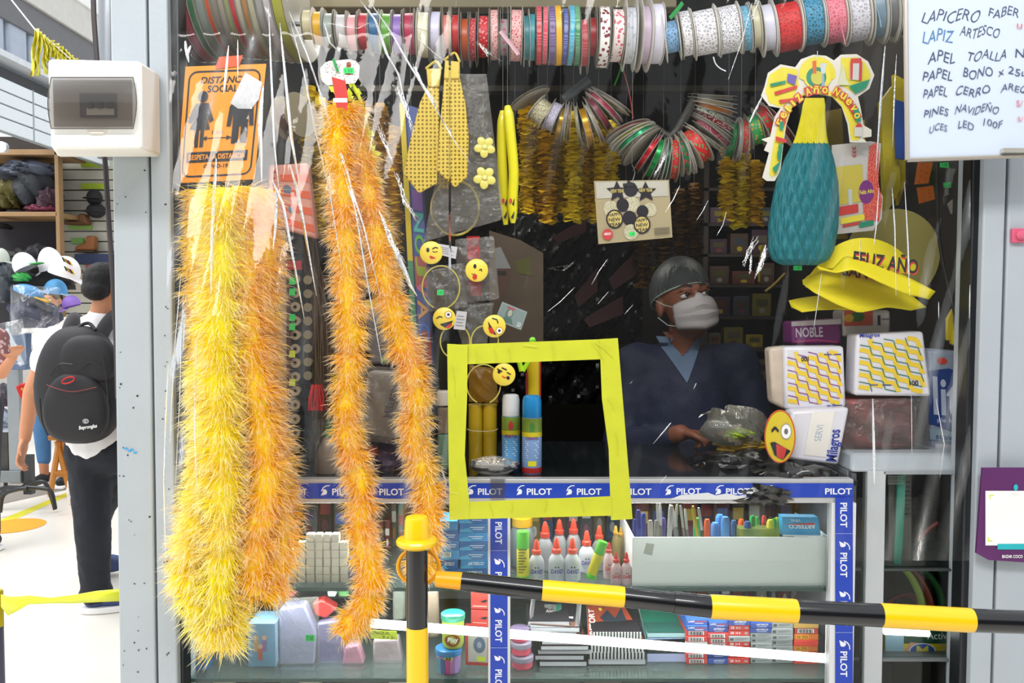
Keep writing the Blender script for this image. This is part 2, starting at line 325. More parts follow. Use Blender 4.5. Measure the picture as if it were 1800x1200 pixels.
# ring and telescopic bar
t = thing('barrier_bar', 'telescopic striped yellow and black bar crossing in front of the showcase', 'barrier bar', W(1000, 1040, 1.6))
rc = W(733, 1003, YP); pts = [rc+Vector((math.cos(a)*S(37, YP), .027+.002*math.sin(a), math.sin(a)*S(33, YP)*.98)) for a in [2*pi*i/32 for i in range(33)]]
mb = MB(); mb.tube(pts, .0042, M('f2a400', .35), 10, cap=False); mb.build('hook_ring', t)
def bx(px):       # centre height of the bar by pixel column, and its radius in metres
    return float(np.interp(px, [775, 811, 954, 1097, 1185, 1250, 1400, 1548, 1708, 1860], [1017, 1021, 1037, 1049, 1059, 1066, 1074, 1081, 1090, 1095]))
def barseg(x0, x1, r0, r1, m, n):
    Y0 = 1.6-.02*(x0-775)/1000; Y1 = 1.6-.02*(x1-775)/1000
    a = W(x0, bx(x0), Y0); b = W(x1, bx(x1), Y1); mb = MB(); mb.tube([a, a.lerp(b, .04), a.lerp(b, .96), b], [r0*.97, r0, r1, r1*.97], m, 28); return mb.build(n, t)
barseg(766, 812, .015, .0165, M('f2a400', .35), 'yellow_sleeve'); barseg(811, 954, .0175, .0185, BK, 'black_sleeve'); barseg(953, 1097, .0195, .0195, YEL, 'yellow_sleeve')
barseg(1095, 1187, .0185, .0185, BK, 'black_sleeve'); barseg(1184, 1252, .0205, .021, BK, 'black_sleeve'); barseg(1248, 1400, .0225, .0225, YEL, 'yellow_sleeve')
barseg(1397, 1552, .0215, .0215, BK, 'black_sleeve'); barseg(1548, 1708, .0225, .0225, YEL, 'yellow_sleeve'); barseg(1705, 1860, .0215, .0215, BK, 'black_sleeve')
# ---------------------------------------------------------------- tinsel garlands
def tinsel_mat(name, base, tip, base2):
    m = bpy.data.materials.new(name); m.use_nodes = True; nt = m.node_tree; N = nt.nodes.new; L = nt.links.new; b = nt.nodes['Principled BSDF']
    at = N('ShaderNodeAttribute'); at.attribute_name = 'along'; r = N('ShaderNodeValToRGB'); r.color_ramp.elements[0].position = .68; r.color_ramp.elements[1].position = .98
    tc = N('ShaderNodeTexCoord'); n = N('ShaderNodeTexNoise'); n.inputs['Scale'].default_value = 9; L(tc.outputs['Object'], n.inputs['Vector'])
    mx = N('ShaderNodeMixRGB'); mx.inputs[1].default_value = (*lin(base), 1); mx.inputs[2].default_value = (*lin(base2), 1)
    st = N('ShaderNodeMapRange'); st.inputs[1].default_value = .4; st.inputs[2].default_value = .6; L(n.outputs['Fac'], st.inputs[0]); L(st.outputs[0], mx.inputs[0])
    r.color_ramp.elements[0].color = (0, 0, 0, 1); r.color_ramp.elements[1].color = (1, 1, 1, 1); L(at.outputs['Fac'], r.inputs[0])
    m2 = N('ShaderNodeMixRGB'); L(r.outputs[0], m2.inputs[0]); L(mx.outputs[0], m2.inputs[1]); m2.inputs[2].default_value = (*lin(tip), 1)
    L(m2.outputs[0], b.inputs['Base Color']); b.inputs['Roughness'].default_value = .45
    tr = N('ShaderNodeBsdfTranslucent'); L(m2.outputs[0], tr.inputs[0]); ms = N('ShaderNodeMixShader'); ms.inputs[0].default_value = .3
    o = nt.nodes['Material Output']; L(b.outputs[0], ms.inputs[1]); L(tr.outputs[0], ms.inputs[2]); L(ms.outputs[0], o.inputs[0]); return m
def curve_pts(pts, n):
    """smooth samples along a polyline of (px, py, Y)"""
    P = [W(*p) for p in pts]; P = [P[0]*2-P[1]]+P+[P[-1]*2-P[-2]]; out = []
    for i in range(1, len(P)-2):
        for k in range(n):
            t_ = k/n; a, b, c, d = P[i-1:i+3]
            out.append(.5*((2*b)+(c-a)*t_+(2*a-5*b+4*c-d)*t_*t_+(3*b-a-3*c+d)*t_**3))
    return out+[P[-2]]
def needles(path, R, count, mat, name, parent, w=.00075, droop=.35, clump=18):
    p = np.array([tuple(v) for v in path]); seg = np.linalg.norm(np.diff(p, axis=0), axis=1); cum = np.r_[0, np.cumsum(seg)]; Lt = cum[-1]
    s_ = rng.uniform(0, Lt, count); i = np.clip(np.searchsorted(cum, s_)-1, 0, len(seg)-1); f = ((s_-cum[i])/seg[i])[:, None]
    c = p[i]*(1-f)+p[i+1]*f; t = (p[i+1]-p[i])/seg[i][:, None]
    ref = np.tile([0, 1., 0], (count, 1)); u = np.cross(t, ref); u /= np.linalg.norm(u, axis=1)[:, None]; v = np.cross(t, u)
    a = rng.uniform(0, 2*pi, count); r = u*np.cos(a)[:, None]+v*np.sin(a)[:, None]
    ln = R*rng.uniform(.72, 1.08, count)*(1+.22*np.sin(s_*clump*6.28/1.0)+.10*np.sin(s_*71+a*2))
    d0 = r+t*rng.normal(.12, .35, (count, 1)); d0 /= np.linalg.norm(d0, axis=1)[:, None]
    d1 = d0+np.array([0, 0, -droop])*rng.uniform(.3, 1.4, (count, 1))+rng.normal(0, .16, (count, 3)); d1 /= np.linalg.norm(d1, axis=1)[:, None]
    d2 = d1+np.array([0, 0, -droop])+rng.normal(0, .22, (count, 3)); d2 /= np.linalg.norm(d2, axis=1)[:, None]
    st = c+r*R*.12; mid = st+d0*(ln*.38)[:, None]; m2 = mid+d1*(ln*.32)[:, None]; tip = m2+d2*(ln*.3)[:, None]
    sd = np.cross(d0, rng.normal(0, 1, (count, 3))); sd /= np.linalg.norm(sd, axis=1)[:, None]; sd *= w
    V = np.stack([st-sd, st+sd, mid-sd, mid+sd, m2-sd*.9, m2+sd*.9, tip], axis=1).reshape(-1, 3)
    k = np.arange(count)[:, None]*7
    tri = np.concatenate([k+[0, 1, 3], k+[0, 3, 2], k+[2, 3, 5], k+[2, 5, 4], k+[4, 5, 6]], axis=1).reshape(-1, 3).astype(np.int32)
    V -= np.array(ORG[parent.name]); me = bpy.data.meshes.new(name); nv = len(V); nf = len(tri)
    me.vertices.add(nv); me.vertices.foreach_set('co', V.astype(np.float32).ravel()); me.loops.add(nf*3); me.loops.foreach_set('vertex_index', tri.ravel())
    me.polygons.add(nf); me.polygons.foreach_set('loop_start', np.arange(nf, dtype=np.int32)*3); me.polygons.foreach_set('loop_total', np.full(nf, 3, dtype=np.int32))
    at = me.attributes.new('along', 'FLOAT', 'POINT'); at.data.foreach_set('value', np.tile([0, 0, .4, .4, .75, .75, 1], count).astype(np.float32))
    me.materials.append(mat); me.update(); me.validate(); o = bpy.data.objects.new(name, me); C.objects.link(o); o.parent = parent; o['kind'] = 'stuff'; return o
TY = tinsel_mat('tinsel_yellow', 'fff000', 'fffdf2', 'ffe400'); TO = tinsel_mat('tinsel_orange', 'ffc000', 'fff8e8', 'ffd000'); TP = tinsel_mat('tinsel_pale', 'fad620', 'fff8ea', 'f6c818')
CY = M('fff200', .6, noise=.15, scale=30); CO = M('ffd800', .6, noise=.15, scale=30)
def garland(label, strands, R, cnt, mat, cm, cat='garland', loc=None, group=None):
    p0 = min((W(*p) for st in strands for p in st), key=lambda v: v.z)
    t = thing('tinsel_garland', label, cat, p0, group)
    for st in strands:
        path = curve_pts(st, 10); mb = MB(); mb.tube(path[::2]+[path[-1]], [R*.42*(1+.18*math.sin(i*1.7)) for i in range(len(path[::2])+1)], cm, 10); mb.build('core', t)
        needles(path, R, int(cnt*.95), mat, 'fringe', t)
    return t
garland('pale golden tinsel garland hanging at the outer left of the big bundle', [[(352, 335, 1.98), (348, 450, 1.98), (352, 560, 1.975), (362, 680, 1.97), (368, 790, 1.96), (345, 880, 1.92), (328, 960, 1.9), (325, 1040, 1.88)]], S(40, 1.95), 7000, TP, CO)
garland('deep orange tinsel garland hanging on the right side of the big bundle', [[(445, 335, 1.96), (462, 450, 1.95), (455, 600, 1.95), (470, 740, 1.94), (488, 860, 1.92), (490, 950, 1.9), (462, 1050, 1.88)]], S(50, 1.92), 10500, TO, CO)
garland('orange tinsel garland lying between the yellow and the deep orange ones', [[(425, 330, 1.92), (430, 480, 1.91), (438, 620, 1.9), (462, 760, 1.89), (468, 860, 1.87), (450, 950, 1.86), (448, 1040, 1.86)]], S(48, 1.9), 9500, TO, CO)
garland('bright yellow tinsel garland, longest and foremost of the big bundle', [[(395, 335, 1.9), (392, 470, 1.88), (388, 620, 1.87), (392, 760, 1.86), (396, 880, 1.85), (392, 980, 1.84), (385, 1060, 1.84), (392, 1135, 1.84)]], S(54, 1.87), 15000, TY, CY)
garland('bright yellow tinsel garland looping at the lower left of the bundle', [[(365, 640, 1.93), (368, 760, 1.91), (362, 880, 1.88), (345, 960, 1.86), (345, 1030, 1.85), (370, 1085, 1.85), (420, 1100, 1.85)]], S(50, 1.88), 11000, TY, CY)
g2 = garland('golden tinsel garland folded over a hang tag, both ends dangling', [
    [(600, 185, 1.94), (596, 260, 1.93), (606, 380, 1.93), (611, 500, 1.93), (617, 600, 1.93), (612, 680, 1.93), (612, 760, 1.92), (633, 850, 1.91), (636, 940, 1.9), (652, 1010, 1.9), (640, 1070, 1.9), (600, 1112, 1.9)],
    [(612, 185, 1.97), (632, 280, 1.97), (652, 380, 1.96), (672, 470, 1.95), (694, 560, 1.95), (722, 640, 1.94), (733, 700, 1.93), (728, 770, 1.93), (750, 850, 1.92), (752, 920, 1.9), (738, 1010, 1.9)]], S(37, 1.93), 14500, tinsel_mat('tinsel_gold', 'ffd200', 'fffcf0', 'ffc000'), CO)
# green-yellow leafy garland behind the tag, and the tag itself
LF = M('d8e83a', .45); t = thing('leaf_garland', 'lime yellow leafy garland peeking out beside the hang tag', 'garland', W(625, 290, 1.99))
mb = MB(); mb.tube(curve_pts([(610, 130, 1.99), (635, 180, 1.99), (652, 260, 1.99), (655, 330, 1.99)], 6), .004, LF, 6); st_ = mb.build('stem', t)
for i in range(44):
    k = i/44; c = W(600+45*k+random.uniform(-22, 22), 140+180*k, 1.985+random.uniform(-.012, .012)); mb = MB()
    a = random.uniform(0, 6.28); d = Vector((math.cos(a), random.uniform(-.4, .4), math.sin(a)))*.02; n = Vector((-d.z, 0, d.x))*.4
    mb.add([c-d*.2, c+d*.5+n, c+d*1.1, c+d*.5-n], [(0, 1, 2, 3)], LF); mb.build('leaf', t)
t = thing('hang_tag', 'white rounded hang tag with green price sticker above the folded tinsel', 'tag', W(597, 200, 1.90))
mb = MB(); Yt = 1.895
pl = [(570, 112), (578, 107), (615, 104), (625, 107), (632, 115), (631, 135), (624, 146), (575, 150), (566, 143), (562, 120)]
mb.prism([W(x, y, Yt) for x, y in pl], (0, .0012, 0), M('dcdad4', .5)); c = Card.rect(562, 104, 632, 150, Yt, mb)
for i in range(60):
    u = random.uniform(.12, .9); v = random.uniform(.1, .85); c.rectp(u, v, u+.025, v+.03, M('8a8688', .7)); c.k = 1
c.disc(.73, .78, .06, .12, M('a0522d', .6)); c.disc(.73, .55, .09, .16, M('b84a3c', .6)); mb.build('card', t)
mb = MB(); mb.prism([W(x, y, Yt-.002) for x, y in ((583, 135), (607, 142), (612, 172), (611, 196), (603, 188), (592, 190))], (0, .001, 0), M('c8342e', .5)); c = Card.rect(583, 140, 612, 190, Yt-.002, mb); c.rectp(.1, .2, .95, .35, WHITE); mb.build('red_band', t)
price(613, 124, 18, 10, Yt-.003, t, txt='1.50')
mb = MB(); mb.tube([W(586, 104, Yt-.004), W(590, 116, Yt-.006), W(594, 126, Yt-.004)], .003, M('2f9a55', .5), 6); mb.build('green_knot', t)
# ---------------------------------------------------------------- clear film curtain with a tape-framed opening
def film_Y(px, py):
    y = np.interp(px, [280, 330, 500, 560, 700, 790, 1100, 1720], [1.80, 1.775, 1.79, 1.84, 1.86, 1.925, 1.93, 1.93])
    k = np.clip((py-60)/500, 0, 1); y = 1.955*(1-k)+y*k if px < 790 else y
    y += .006*math.sin(px*.021+py*.004)+.002*math.sin(px*.05-py*.011)+.002*math.sin(px*.13+py*.03)
    if px < 800: y += .0012*math.sin(px*.09+py*.006)
    for x0, x1, h, w in ((490, 510, .006, 14), (520, 575, .006, 14), (1548, 1540, .006, 16), (1620, 1610, .005, 18)):
        xx = x0+(x1-x0)*py/330 if x0 < 900 else x0+(x1-x0)*py/900
        y -= h*.6*math.exp(-((px-xx)/w)**2)
    return y
HOLE = [(821, 640), (1054, 630), (1073, 877), (822, 882)]
def in_hole(px, py):
    L = np.interp(py, [640, 882], [821, 822]); R = np.interp(py, [630, 877], [1054, 1073]); return L < px < R and 636 < py < 878
FX = np.linspace(300, 1706, 352); FY = np.linspace(-40, 985, 220)
FILM = film_mat('vinyl_film', gloss=.75, rough=.045, bump=.22, bscale=16, stretch=(1, .3, .45), ior=1.38, haze=.012, hazecol=(.8, .82, .85))
t = thing('vinyl_curtain', 'clear crinkled vinyl curtain stretched across the stall front', 'curtain', W(1000, 985, 1.93))
mb = MB(); vs = []
for y in FY:
    for x in FX:
        x2 = x+(0 if x > 340 else (y/985)*-14*(340-x)/40); vs.append(W(x2, y, film_Y(x, y)))
nx = len(FX); mb.add(vs, [(j*nx+i, j*nx+i+1, (j+1)*nx+i+1, (j+1)*nx+i) for j in range(len(FY)-1) for i in range(nx-1) if not in_hole((FX[i]+FX[i+1])/2, (FY[j]+FY[j+1])/2)], FILM); mb.build('film', t)
CRM = film_mat('crease_shine', gloss=1, rough=.10, bump=.25, bscale=120, stretch=(1, 1, 1), ior=6.0)
def crease(pts, w0, w1=None, m=CRM, dy=.004, jag=0):
    """a sharp pinched fold: two facets meeting in a ridge towards the aisle"""
    w1 = w1 if w1 is not None else w0; mb = MB(); n = 26; P = []; m_ = len(pts)-1
    for i in range(n+1):
        k = i/n*m_; j = min(int(k), m_-1); f_ = k-j; x = pts[j][0]*(1-f_)+pts[j+1][0]*f_; y = pts[j][1]*(1-f_)+pts[j+1][1]*f_; w = (w0+(w1-w0)*i/n)*math.sin(pi*(i+.6)/(n+1.2))**.6
        if jag: x += random.uniform(-jag, jag); w *= random.uniform(.3, 1.3)
        Y = film_Y(x, y)-dy; P += [W(x-w/2, y, Y), W(x, y, Y-S(w*.55, Y)), W(x+w/2, y, Y)]
    mb.add(P, [(3*i+a, 3*i+a+1, 3*i+a+4, 3*i+a+3) for i in range(n) for a in (0, 1)], m); return mb.build('crease', t)
for p, a, b in (([(472, 12), (477, 130), (482, 250), (490, 330)], 4, 3), ([(466, 12), (476, 30)], 5, 4), ([(492, 40), (500, 120), (512, 240), (527, 330)], 4, 6), ([(508, 20), (540, 95), (565, 170), (590, 255), (640, 420)], 4, 2.5),
                ([(511, 40), (535, 130), (548, 200), (578, 330), (600, 470)], 3, 3), ([(478, 315), (498, 360), (520, 480), (535, 560)], 6, 3), ([(510, 290), (524, 340), (540, 430), (556, 520)], 8, 3),
                ([(567, 170), (594, 250), (611, 300), (628, 390), (650, 520), (672, 640)], 3, 2.4), ([(590, 245), (608, 300), (640, 400), (668, 520)], 4, 2), ([(632, 0), (660, 35), (680, 95), (700, 130), (715, 190)], 6, 3),
                ([(655, 10), (690, 60), (712, 100), (760, 180), (800, 250), (826, 285)], 5, 2), ([(697, 38), (730, 48), (760, 58), (795, 60)], 3, 1.5), ([(575, 40), (600, 46), (630, 50), (650, 40)], 5, 6), ([(570, 40), (580, 75), (600, 95)], 4, 2),
                ([(735, 68), (765, 95), (790, 112)], 4, 2), ([(690, 430), (708, 468), (720, 500), (733, 520)], 12, 5), ([(683, 400), (695, 440)], 2, 3), ([(335, 80), (329, 95), (332, 110)], 8, 4), ([(326, 72), (327, 95)], 6, 4),
                ([(418, 70), (418, 140)], 3, 2), ([(402, 80), (396, 140), (393, 165)], 5, 3), ([(380, 278), (377, 330), (372, 420), (371, 520)], 8, 4), ([(463, 150), (459, 190), (457, 230), (460, 320)], 6, 9), ([(487, 330), (484, 400), (480, 440)], 6, 3),
                ([(296, 640), (292, 720), (288, 850), (291, 980)], 3, 2), ([(318, 480), (305, 640), (298, 800)], 2, 2), ([(322, 520), (316, 700), (308, 860)], 1.5, 1.5), ([(345, 600), (342, 760), (346, 860)], 2, 1.5),
                ([(1556, 80), (1548, 180), (1540, 300)], 5, 3), ([(1576, 95), (1572, 180), (1569, 260)], 3, 2), ([(1568, 330), (1573, 400), (1575, 520)], 3, 1.5), ([(1590, 320), (1596, 430), (1599, 520)], 2, 3),
                ([(1322, 5), (1305, 70), (1280, 140)], 2, 1), ([(1334, 2), (1320, 40)], 2, 1), ([(1345, 160), (1330, 190), (1318, 215)], 3, 6), ([(1545, 330), (1540, 400), (1536, 430)], 2, 2), ([(1512, 420), (1511, 460)], 2, 1),
                ([(1195, 326), (1184, 350), (1169, 374)], 1.8, 1), ([(1245, 352), (1236, 370), (1224, 388)], 1.8, 1), ([(1277, 372), (1271, 395), (1260, 414)], 2, 1), ([(1346, 430), (1340, 455), (1331, 482)], 4, 5),
                ([(1068, 455), (1052, 478), (1040, 500)], 1.2, 1), ([(1010, 505), (985, 530), (962, 548)], 1.4, 1), ([(1070, 512), (1050, 535)], 1.2, 1), ([(1113, 535), (1098, 552)], 1, 1), ([(985, 545), (1000, 548), (1020, 545)], 2, 1),
                ([(1180, 742), (1165, 760), (1148, 780)], 3, 1.5), ([(1250, 722), (1235, 728), (1228, 734)], 6, 3), ([(1172, 835), (1160, 850)], 1.5, 1), ([(1224, 673), (1219, 684)], 2, 1), ([(1098, 672), (1108, 674), (1113, 668)], 1.5, 1),
                ([(1534, 700), (1536, 780), (1537, 850)], 4, 5), ([(1444, 480), (1436, 540), (1430, 580)], 1.4, 1), ([(1602, 690), (1603, 800)], 1.2, 1), ([(1645, 700), (1660, 780), (1652, 840)], 1.5, 1),
                ([(1705, 500), (1704, 560)], 2, 1.5), ([(1650, 530), (1650, 560)], 2, 1), ([(790, 880), (770, 862), (730, 872)], 2, 3), ([(776, 820), (784, 850), (770, 870)], 4, 2)):
    crease(p, a, b)
for p, w in (([(697, 305), (712, 350), (735, 390)], 10), ([(668, 370), (690, 430), (712, 460)], 8), ([(698, 156), (712, 190), (730, 235)], 12), ([(665, 220), (680, 260), (695, 285)], 12), ([(840, 78), (860, 95), (880, 103)], 8), ([(1330, 420), (1317, 440), (1308, 465)], 9), ([(1320, 450), (1318, 480)], 4), ([(1346, 440), (1336, 470), (1329, 485)], 5), ([(728, 115), (745, 150), (770, 185)], 7), ([(960, 470), (990, 470), (1010, 465)], 6), ([(1170, 270), (1160, 290), (1150, 305)], 4)):
    for k in range(5): crease([(x+random.uniform(-w/2, w/2), y+random.uniform(-6, 6)) for x, y in p], 2.4, 1.2, jag=1.6)
TAPE = M('c4c830', .4, noise=.12, scale=25, bump=.5, bscale=30, coat=.2)
t = thing('service_opening', 'neon yellow tape frame around the square service opening', 'tape frame', W(950, 913, 1.92))
for qi, q in enumerate(([(788, 606), (1086, 595), (1088, 630), (798, 641)], [(1054, 596), (1086, 594), (1112, 912), (1074, 914), (1070, 790), (1058, 700)], [(791, 883), (1074, 872), (1076, 906), (792, 913)], [(786, 604), (822, 606), (821, 700), (817, 800), (825, 882), (824, 912), (790, 914)])):
    mb = MB(); mb.prism([W(x, y, 1.912-.0016*qi) for x, y in q], (0, .0012, 0), TAPE); mb.build('tape_strip', t)
TW = M('eef07a', .3, coat=.5)
for x0, y0, x1, y1 in ((970, 602, 973, 632), (835, 612, 838, 636), (868, 610, 872, 634), (1040, 600, 1062, 632), (893, 608, 896, 634), (920, 606, 945, 609), (795, 640, 800, 700), (1082, 760, 1086, 800), (1068, 700, 1080, 720), (900, 884, 898, 900), (860, 886, 866, 906), (960, 880, 956, 900), (1020, 878, 1026, 900), (790, 866, 806, 868), (1046, 600, 1078, 628)):
    mb = MB(); mb.tube([W(x0, y0, 1.907), W((x0+x1)/2+2, (y0+y1)/2, 1.9065), W(x1, y1, 1.907)], .0008, TAPE, 5); mb.build('wrinkle', t)
# ---------------------------------------------------------------- ribbon spools on the top rods
def pattern_mat(name, base, ink, scale=300, kind='dots', rough=.5):
    m = bpy.data.materials.new(name); m.use_nodes = True; nt = m.node_tree; N = nt.nodes.new; L = nt.links.new; b = nt.nodes['Principled BSDF']
    tc = N('ShaderNodeTexCoord'); r = N('ShaderNodeValToRGB'); r.color_ramp.interpolation = 'CONSTANT'
    if kind == 'dots': n = N('ShaderNodeTexVoronoi'); n.inputs['Randomness'].default_value = 0; n.inputs['Scale'].default_value = scale; o = n.outputs['Distance']; e = (.0, .33)
    elif kind == 'blobs': n = N('ShaderNodeTexVoronoi'); n.inputs['Scale'].default_value = scale; o = n.outputs['Distance']; e = (.0, .36)
    elif kind == 'lace': n = N('ShaderNodeTexVoronoi'); n.feature = 'DISTANCE_TO_EDGE'; n.inputs['Scale'].default_value = scale; o = n.outputs['Distance']; e = (0, .16)
    L(tc.outputs['Object'], n.inputs['Vector']); L(o, r.inputs[0]); c1, c2 = (ink, base) if kind != 'lace' else (base, ink)
    r.color_ramp.elements[0].position = 0; r.color_ramp.elements[0].color = (*lin(c1), 1); r.color_ramp.elements[1].position = e[1]; r.color_ramp.elements[1].color = (*lin(c2), 1)
    L(r.outputs[0], b.inputs['Base Color']); b.inputs['Roughness'].default_value = rough
    if kind == 'lace':
        u = N('ShaderNodeBump'); u.inputs['Strength'].default_value = .6; u.inputs['Distance'].default_value = .003; u.invert = True; L(o, u.inputs['Height']); L(u.outputs[0], b.inputs['Normal'])
    return m
FLG = M('a9a598', .35, noise=.08); FLW = M('dcd9d0', .4)
def spool_at(center, axis, half, r, rf, mat, label, group, fm=None, n=36, taper=.92, name='ribbon_spool'):
    ax = Vector(axis).normalized(); t = thing(name, label, 'ribbon', center-Vector((0, 0, rf)), group)
    a = center-ax*half; b = center+ax*half; th = max(.0009, half*.12)
    for s_ in (-1, 1):
        mb = MB(); mb.lathe(center+ax*half*s_, [(rf*.93, -th*.5), (rf, -th*.2), (rf, th*.2), (rf*.93, th*.5)], fm or FLG, ax, n=n); mb.build('flange', t)
    mb = MB(); mb.lathe(center, [(r*.95, -half*.9), (r, -half*.82), (r*1.005, 0), (r, half*.82), (r*.95, half*.9)], mat, ax, n=n); mb.build('ribbon', t)
    return t
Rb = lambda h, **k: M(h, .35, noise=.1, scale=60, **k)
# left roll of large spools
A = [('dark red', Rb('8c1720'), 331, 16, 105), ('salmon pink', Rb('e8798c'), 347, 17, 105), ('sea green', Rb('5e9a74'), 364, 10, 103), ('silvery clear', Rb('9aa8a0'), 375, 15, 100), ('orange', Rb('dc5a22'), 391, 8, 99), ('stone grey', Rb('8f877a'), 400, 11, 98),
     ('beige grey', Rb('a09688'), 412, 10, 99), ('olive and white', Rb('8f9660'), 423, 8, 100), ('bright red', Rb('c02028'), 432, 9, 100), ('pale taupe', Rb('b0a898'), 442, 10, 101), ('golden brown', Rb('a97434'), 453, 9, 102), ('light khaki', Rb('a8a688'), 463, 11, 103),
     ('ash grey', Rb('8e8a88'), 476, 12, 104), ('pale lilac grey', Rb('b5aeb2'), 489, 13, 106), ('olive yellow', Rb('99992c'), 503, 20, 106)]
for i, (nm, m, x, w, r) in enumerate(A):
    Y = 2.26; x += 8; c = W(x+w/2, -2, Y); lab = f'large {nm} ribbon spool, ' + ('outermost on the left rod' if i == 0 else f'left rod, right beside the {A[i-1][0]} one')
    spool_at(c, (1, -.10, .04), S(w/2-.3, Y), S(r-1.5, Y), S(r, Y), m, lab, 'large ribbon spools on the upper left rod', n=56)
WHT = Rb('d8d6dc'); LAC = pattern_mat('lace_white', 'e9e6ea', 'a9a9ae', 130, 'lace'); 
B = [('cream', Rb('c9c19c'), 535, 552, 44, 24, 30), ('golden yellow', Rb('d4a421'), 554, 570, 50, 27, 34), ('silver grey', Rb('9aa39c'), 573, 590, 54, 28, 35), ('pearl white', Rb('c6c3c6'), 593, 611, 55, 27, 34), ('pale pink', Rb('dfa0a4'), 614, 631, 58, 29, 36), ('crimson', Rb('ba3040'), 633, 650, 56, 30, 37),
     ('denim blue', Rb('2d6590'), 652, 669, 58, 32, 39), ('leaf green', Rb('5c9a32'), 672, 689, 60, 33, 40), ('violet', Rb('8c68b8'), 693, 709, 62, 34, 42), ('raspberry', Rb('b32a52'), 713, 731, 60, 34, 42), ('ivory', Rb('dcd9bf'), 735, 755, 62, 37, 45), ('white satin', Rb('d5d3ea'), 758, 776, 62, 38, 46),
     ('coral pink', Rb('e38a7e'), 780, 792, 60, 31, 44), ('red satin', Rb('d22f33'), 795, 808, 62, 33, 45), ('orange striped', Rb('c9551d'), 812, 824, 70, 34, 46), ('red floral', pattern_mat('red_floral', 'cf2b35', 'e88a90', 180, 'blobs'), 827, 838, 70, 35, 46), ('scarlet print', pattern_mat('scarlet_print', 'd3202b', 'e8a0a0', 120, 'blobs'), 841, 859, 65, 34, 47),
     ('pink and red hearts', pattern_mat('pink_red', 'e6b9b6', 'b83a44', 260, 'blobs'), 862, 876, 62, 41, 46), ('clear with pink dots', pattern_mat('clear_dots', 'b8a9ac', 'd1547c', 80, 'blobs'), 879, 893, 66, 30, 47), ('pink ladybird', pattern_mat('pink_lady', 'e3b3b1', 'c04050', 200, 'blobs'), 897, 917, 63, 42, 48),
     ('teal cord', Rb('3f8791'), 920, 930, 67, 36, 48), ('turquoise cord', Rb('3fa0b0'), 931, 940, 66, 38, 40), ('red polka-dot', pattern_mat('dots_red', 'cc2238', 'f3c8cc', 430), 942, 951, 63, 48, 49), ('rose polka-dot', pattern_mat('dots_rose', 'd3405a', 'f3c8cc', 430), 954, 962, 63, 47, 48),
     ('purple polka-dot', pattern_mat('dots_purple', '5d4280', 'cfc3e0', 430), 964, 974, 63, 48, 49), ('amber yellow', Rb('e9b02f'), 975, 986, 63, 49, 49), ('royal blue polka-dot', pattern_mat('dots_blue', '39489f', 'cdd2ef', 430), 988, 996, 65, 46, 47), ('sky blue polka-dot', pattern_mat('dots_sky', '33a9c8', 'cfeef5', 430), 998, 1007, 63, 49, 49), ('green polka-dot', pattern_mat('dots_green', '2f8a55', 'cfe8d8', 430), 1009, 1018, 63, 49, 50),
     ('wide red dotted', pattern_mat('dots_red2', 'c93a44', 'eab0b4', 430), 1020, 1032, 76, 38, 52), ('deep red grosgrain', Rb('b11f22'), 1035, 1047, 65, 31, 50), ('animal print', pattern_mat('cars_print', 'ece9e6', '7d2b2b', 85, 'blobs'), 1050, 1069, 66, 50, 52), ('flower print', pattern_mat('flower_print', 'eadfdc', 'd2667a', 95, 'blobs'), 1072, 1093, 63, 43, 48),
     ('white with faint grey print', pattern_mat('faint_print', 'd5d8e2', 'b7bccb', 90, 'blobs'), 1097, 1115, 63, 46, 60), ('lilac tulle', Rb('c9b6cc'), 1122, 1138, 62, 47, 62), ('white satin wide', Rb('e2e0f0'), 1142, 1162, 60, 49, 52)]
Cc = [('light blue lace', pattern_mat('lace_blue1', '86b4dc', '55759a', 150, 'lace'), 1168, 1192, 65, 26, 42), ('white lace with scallops', LAC, 1197, 1215, 59, 37, 42), ('double-width white lace', LAC, 1219, 1258, 57, 37, 44), ('broad white beaded lace', pattern_mat('lace_white2', 'e9e8ee', '8d8d92', 190, 'lace'), 1262, 1298, 52, 39, 44), ('narrow aqua lace', pattern_mat('lace_aqua', '78b3cf', '4f87a3', 160, 'lace'), 1302, 1316, 50, 37, 42), ('cream satin', Rb('c6c2a4'), 1320, 1333, 47, 35, 43),
      ('white silky', Rb('d2d2e2'), 1338, 1358, 49, 38, 48), ('bright red lace', pattern_mat('lace_red', 'd22222', 'a81616', 110, 'lace'), 1362, 1403, 48, 40, 46), ('blue lace', pattern_mat('lace_blue2', '3d93b8', '25586f', 130, 'lace'), 1408, 1441, 36, 41, 45), ('pink lace', pattern_mat('lace_pink', 'e37f90', 'c05a6d', 130, 'lace'), 1446, 1479, 32, 42, 46), ('fluffy white lace', pattern_mat('lace_white3', 'd2cfd6', 'a9a7b0', 110, 'lace'), 1485, 1520, 28, 43, 48),
      ('grey blue tulle', Rb('7c93a2'), 1525, 1546, 22, 44, 54), ('smoky grey', Rb('77787a'), 1550, 1566, 18, 45, 56), ('brownish grey', Rb('7a6a68'), 1570, 1590, 14, 46, 56)]
for j, (lst, rod, Y) in enumerate(((B, 'middle', 2.2), (Cc, 'right', 2.16))):
    for i, (nm, m, x0, x1, yc, r, rf) in enumerate(lst):
        c = W((x0+x1)/2, yc, Y); lab = f'{nm} ribbon spool, {rod} rod' + (f', after the {lst[i-1][0]} one' if i else ', at the left end')
        wide = lst is Cc; ax = (1, -.16 if wide else random.uniform(-.03, .03), .16 if wide else random.uniform(-.03, .03))
        fm = FLW if x0 > 1090 or random.random() < .25 else FLG
        t = spool_at(c, ax, S((x1-x0)/2, Y), S(r, Y), S(rf, Y), m, lab[:118], f'ribbon spools on the {rod} rod', fm, n=40)
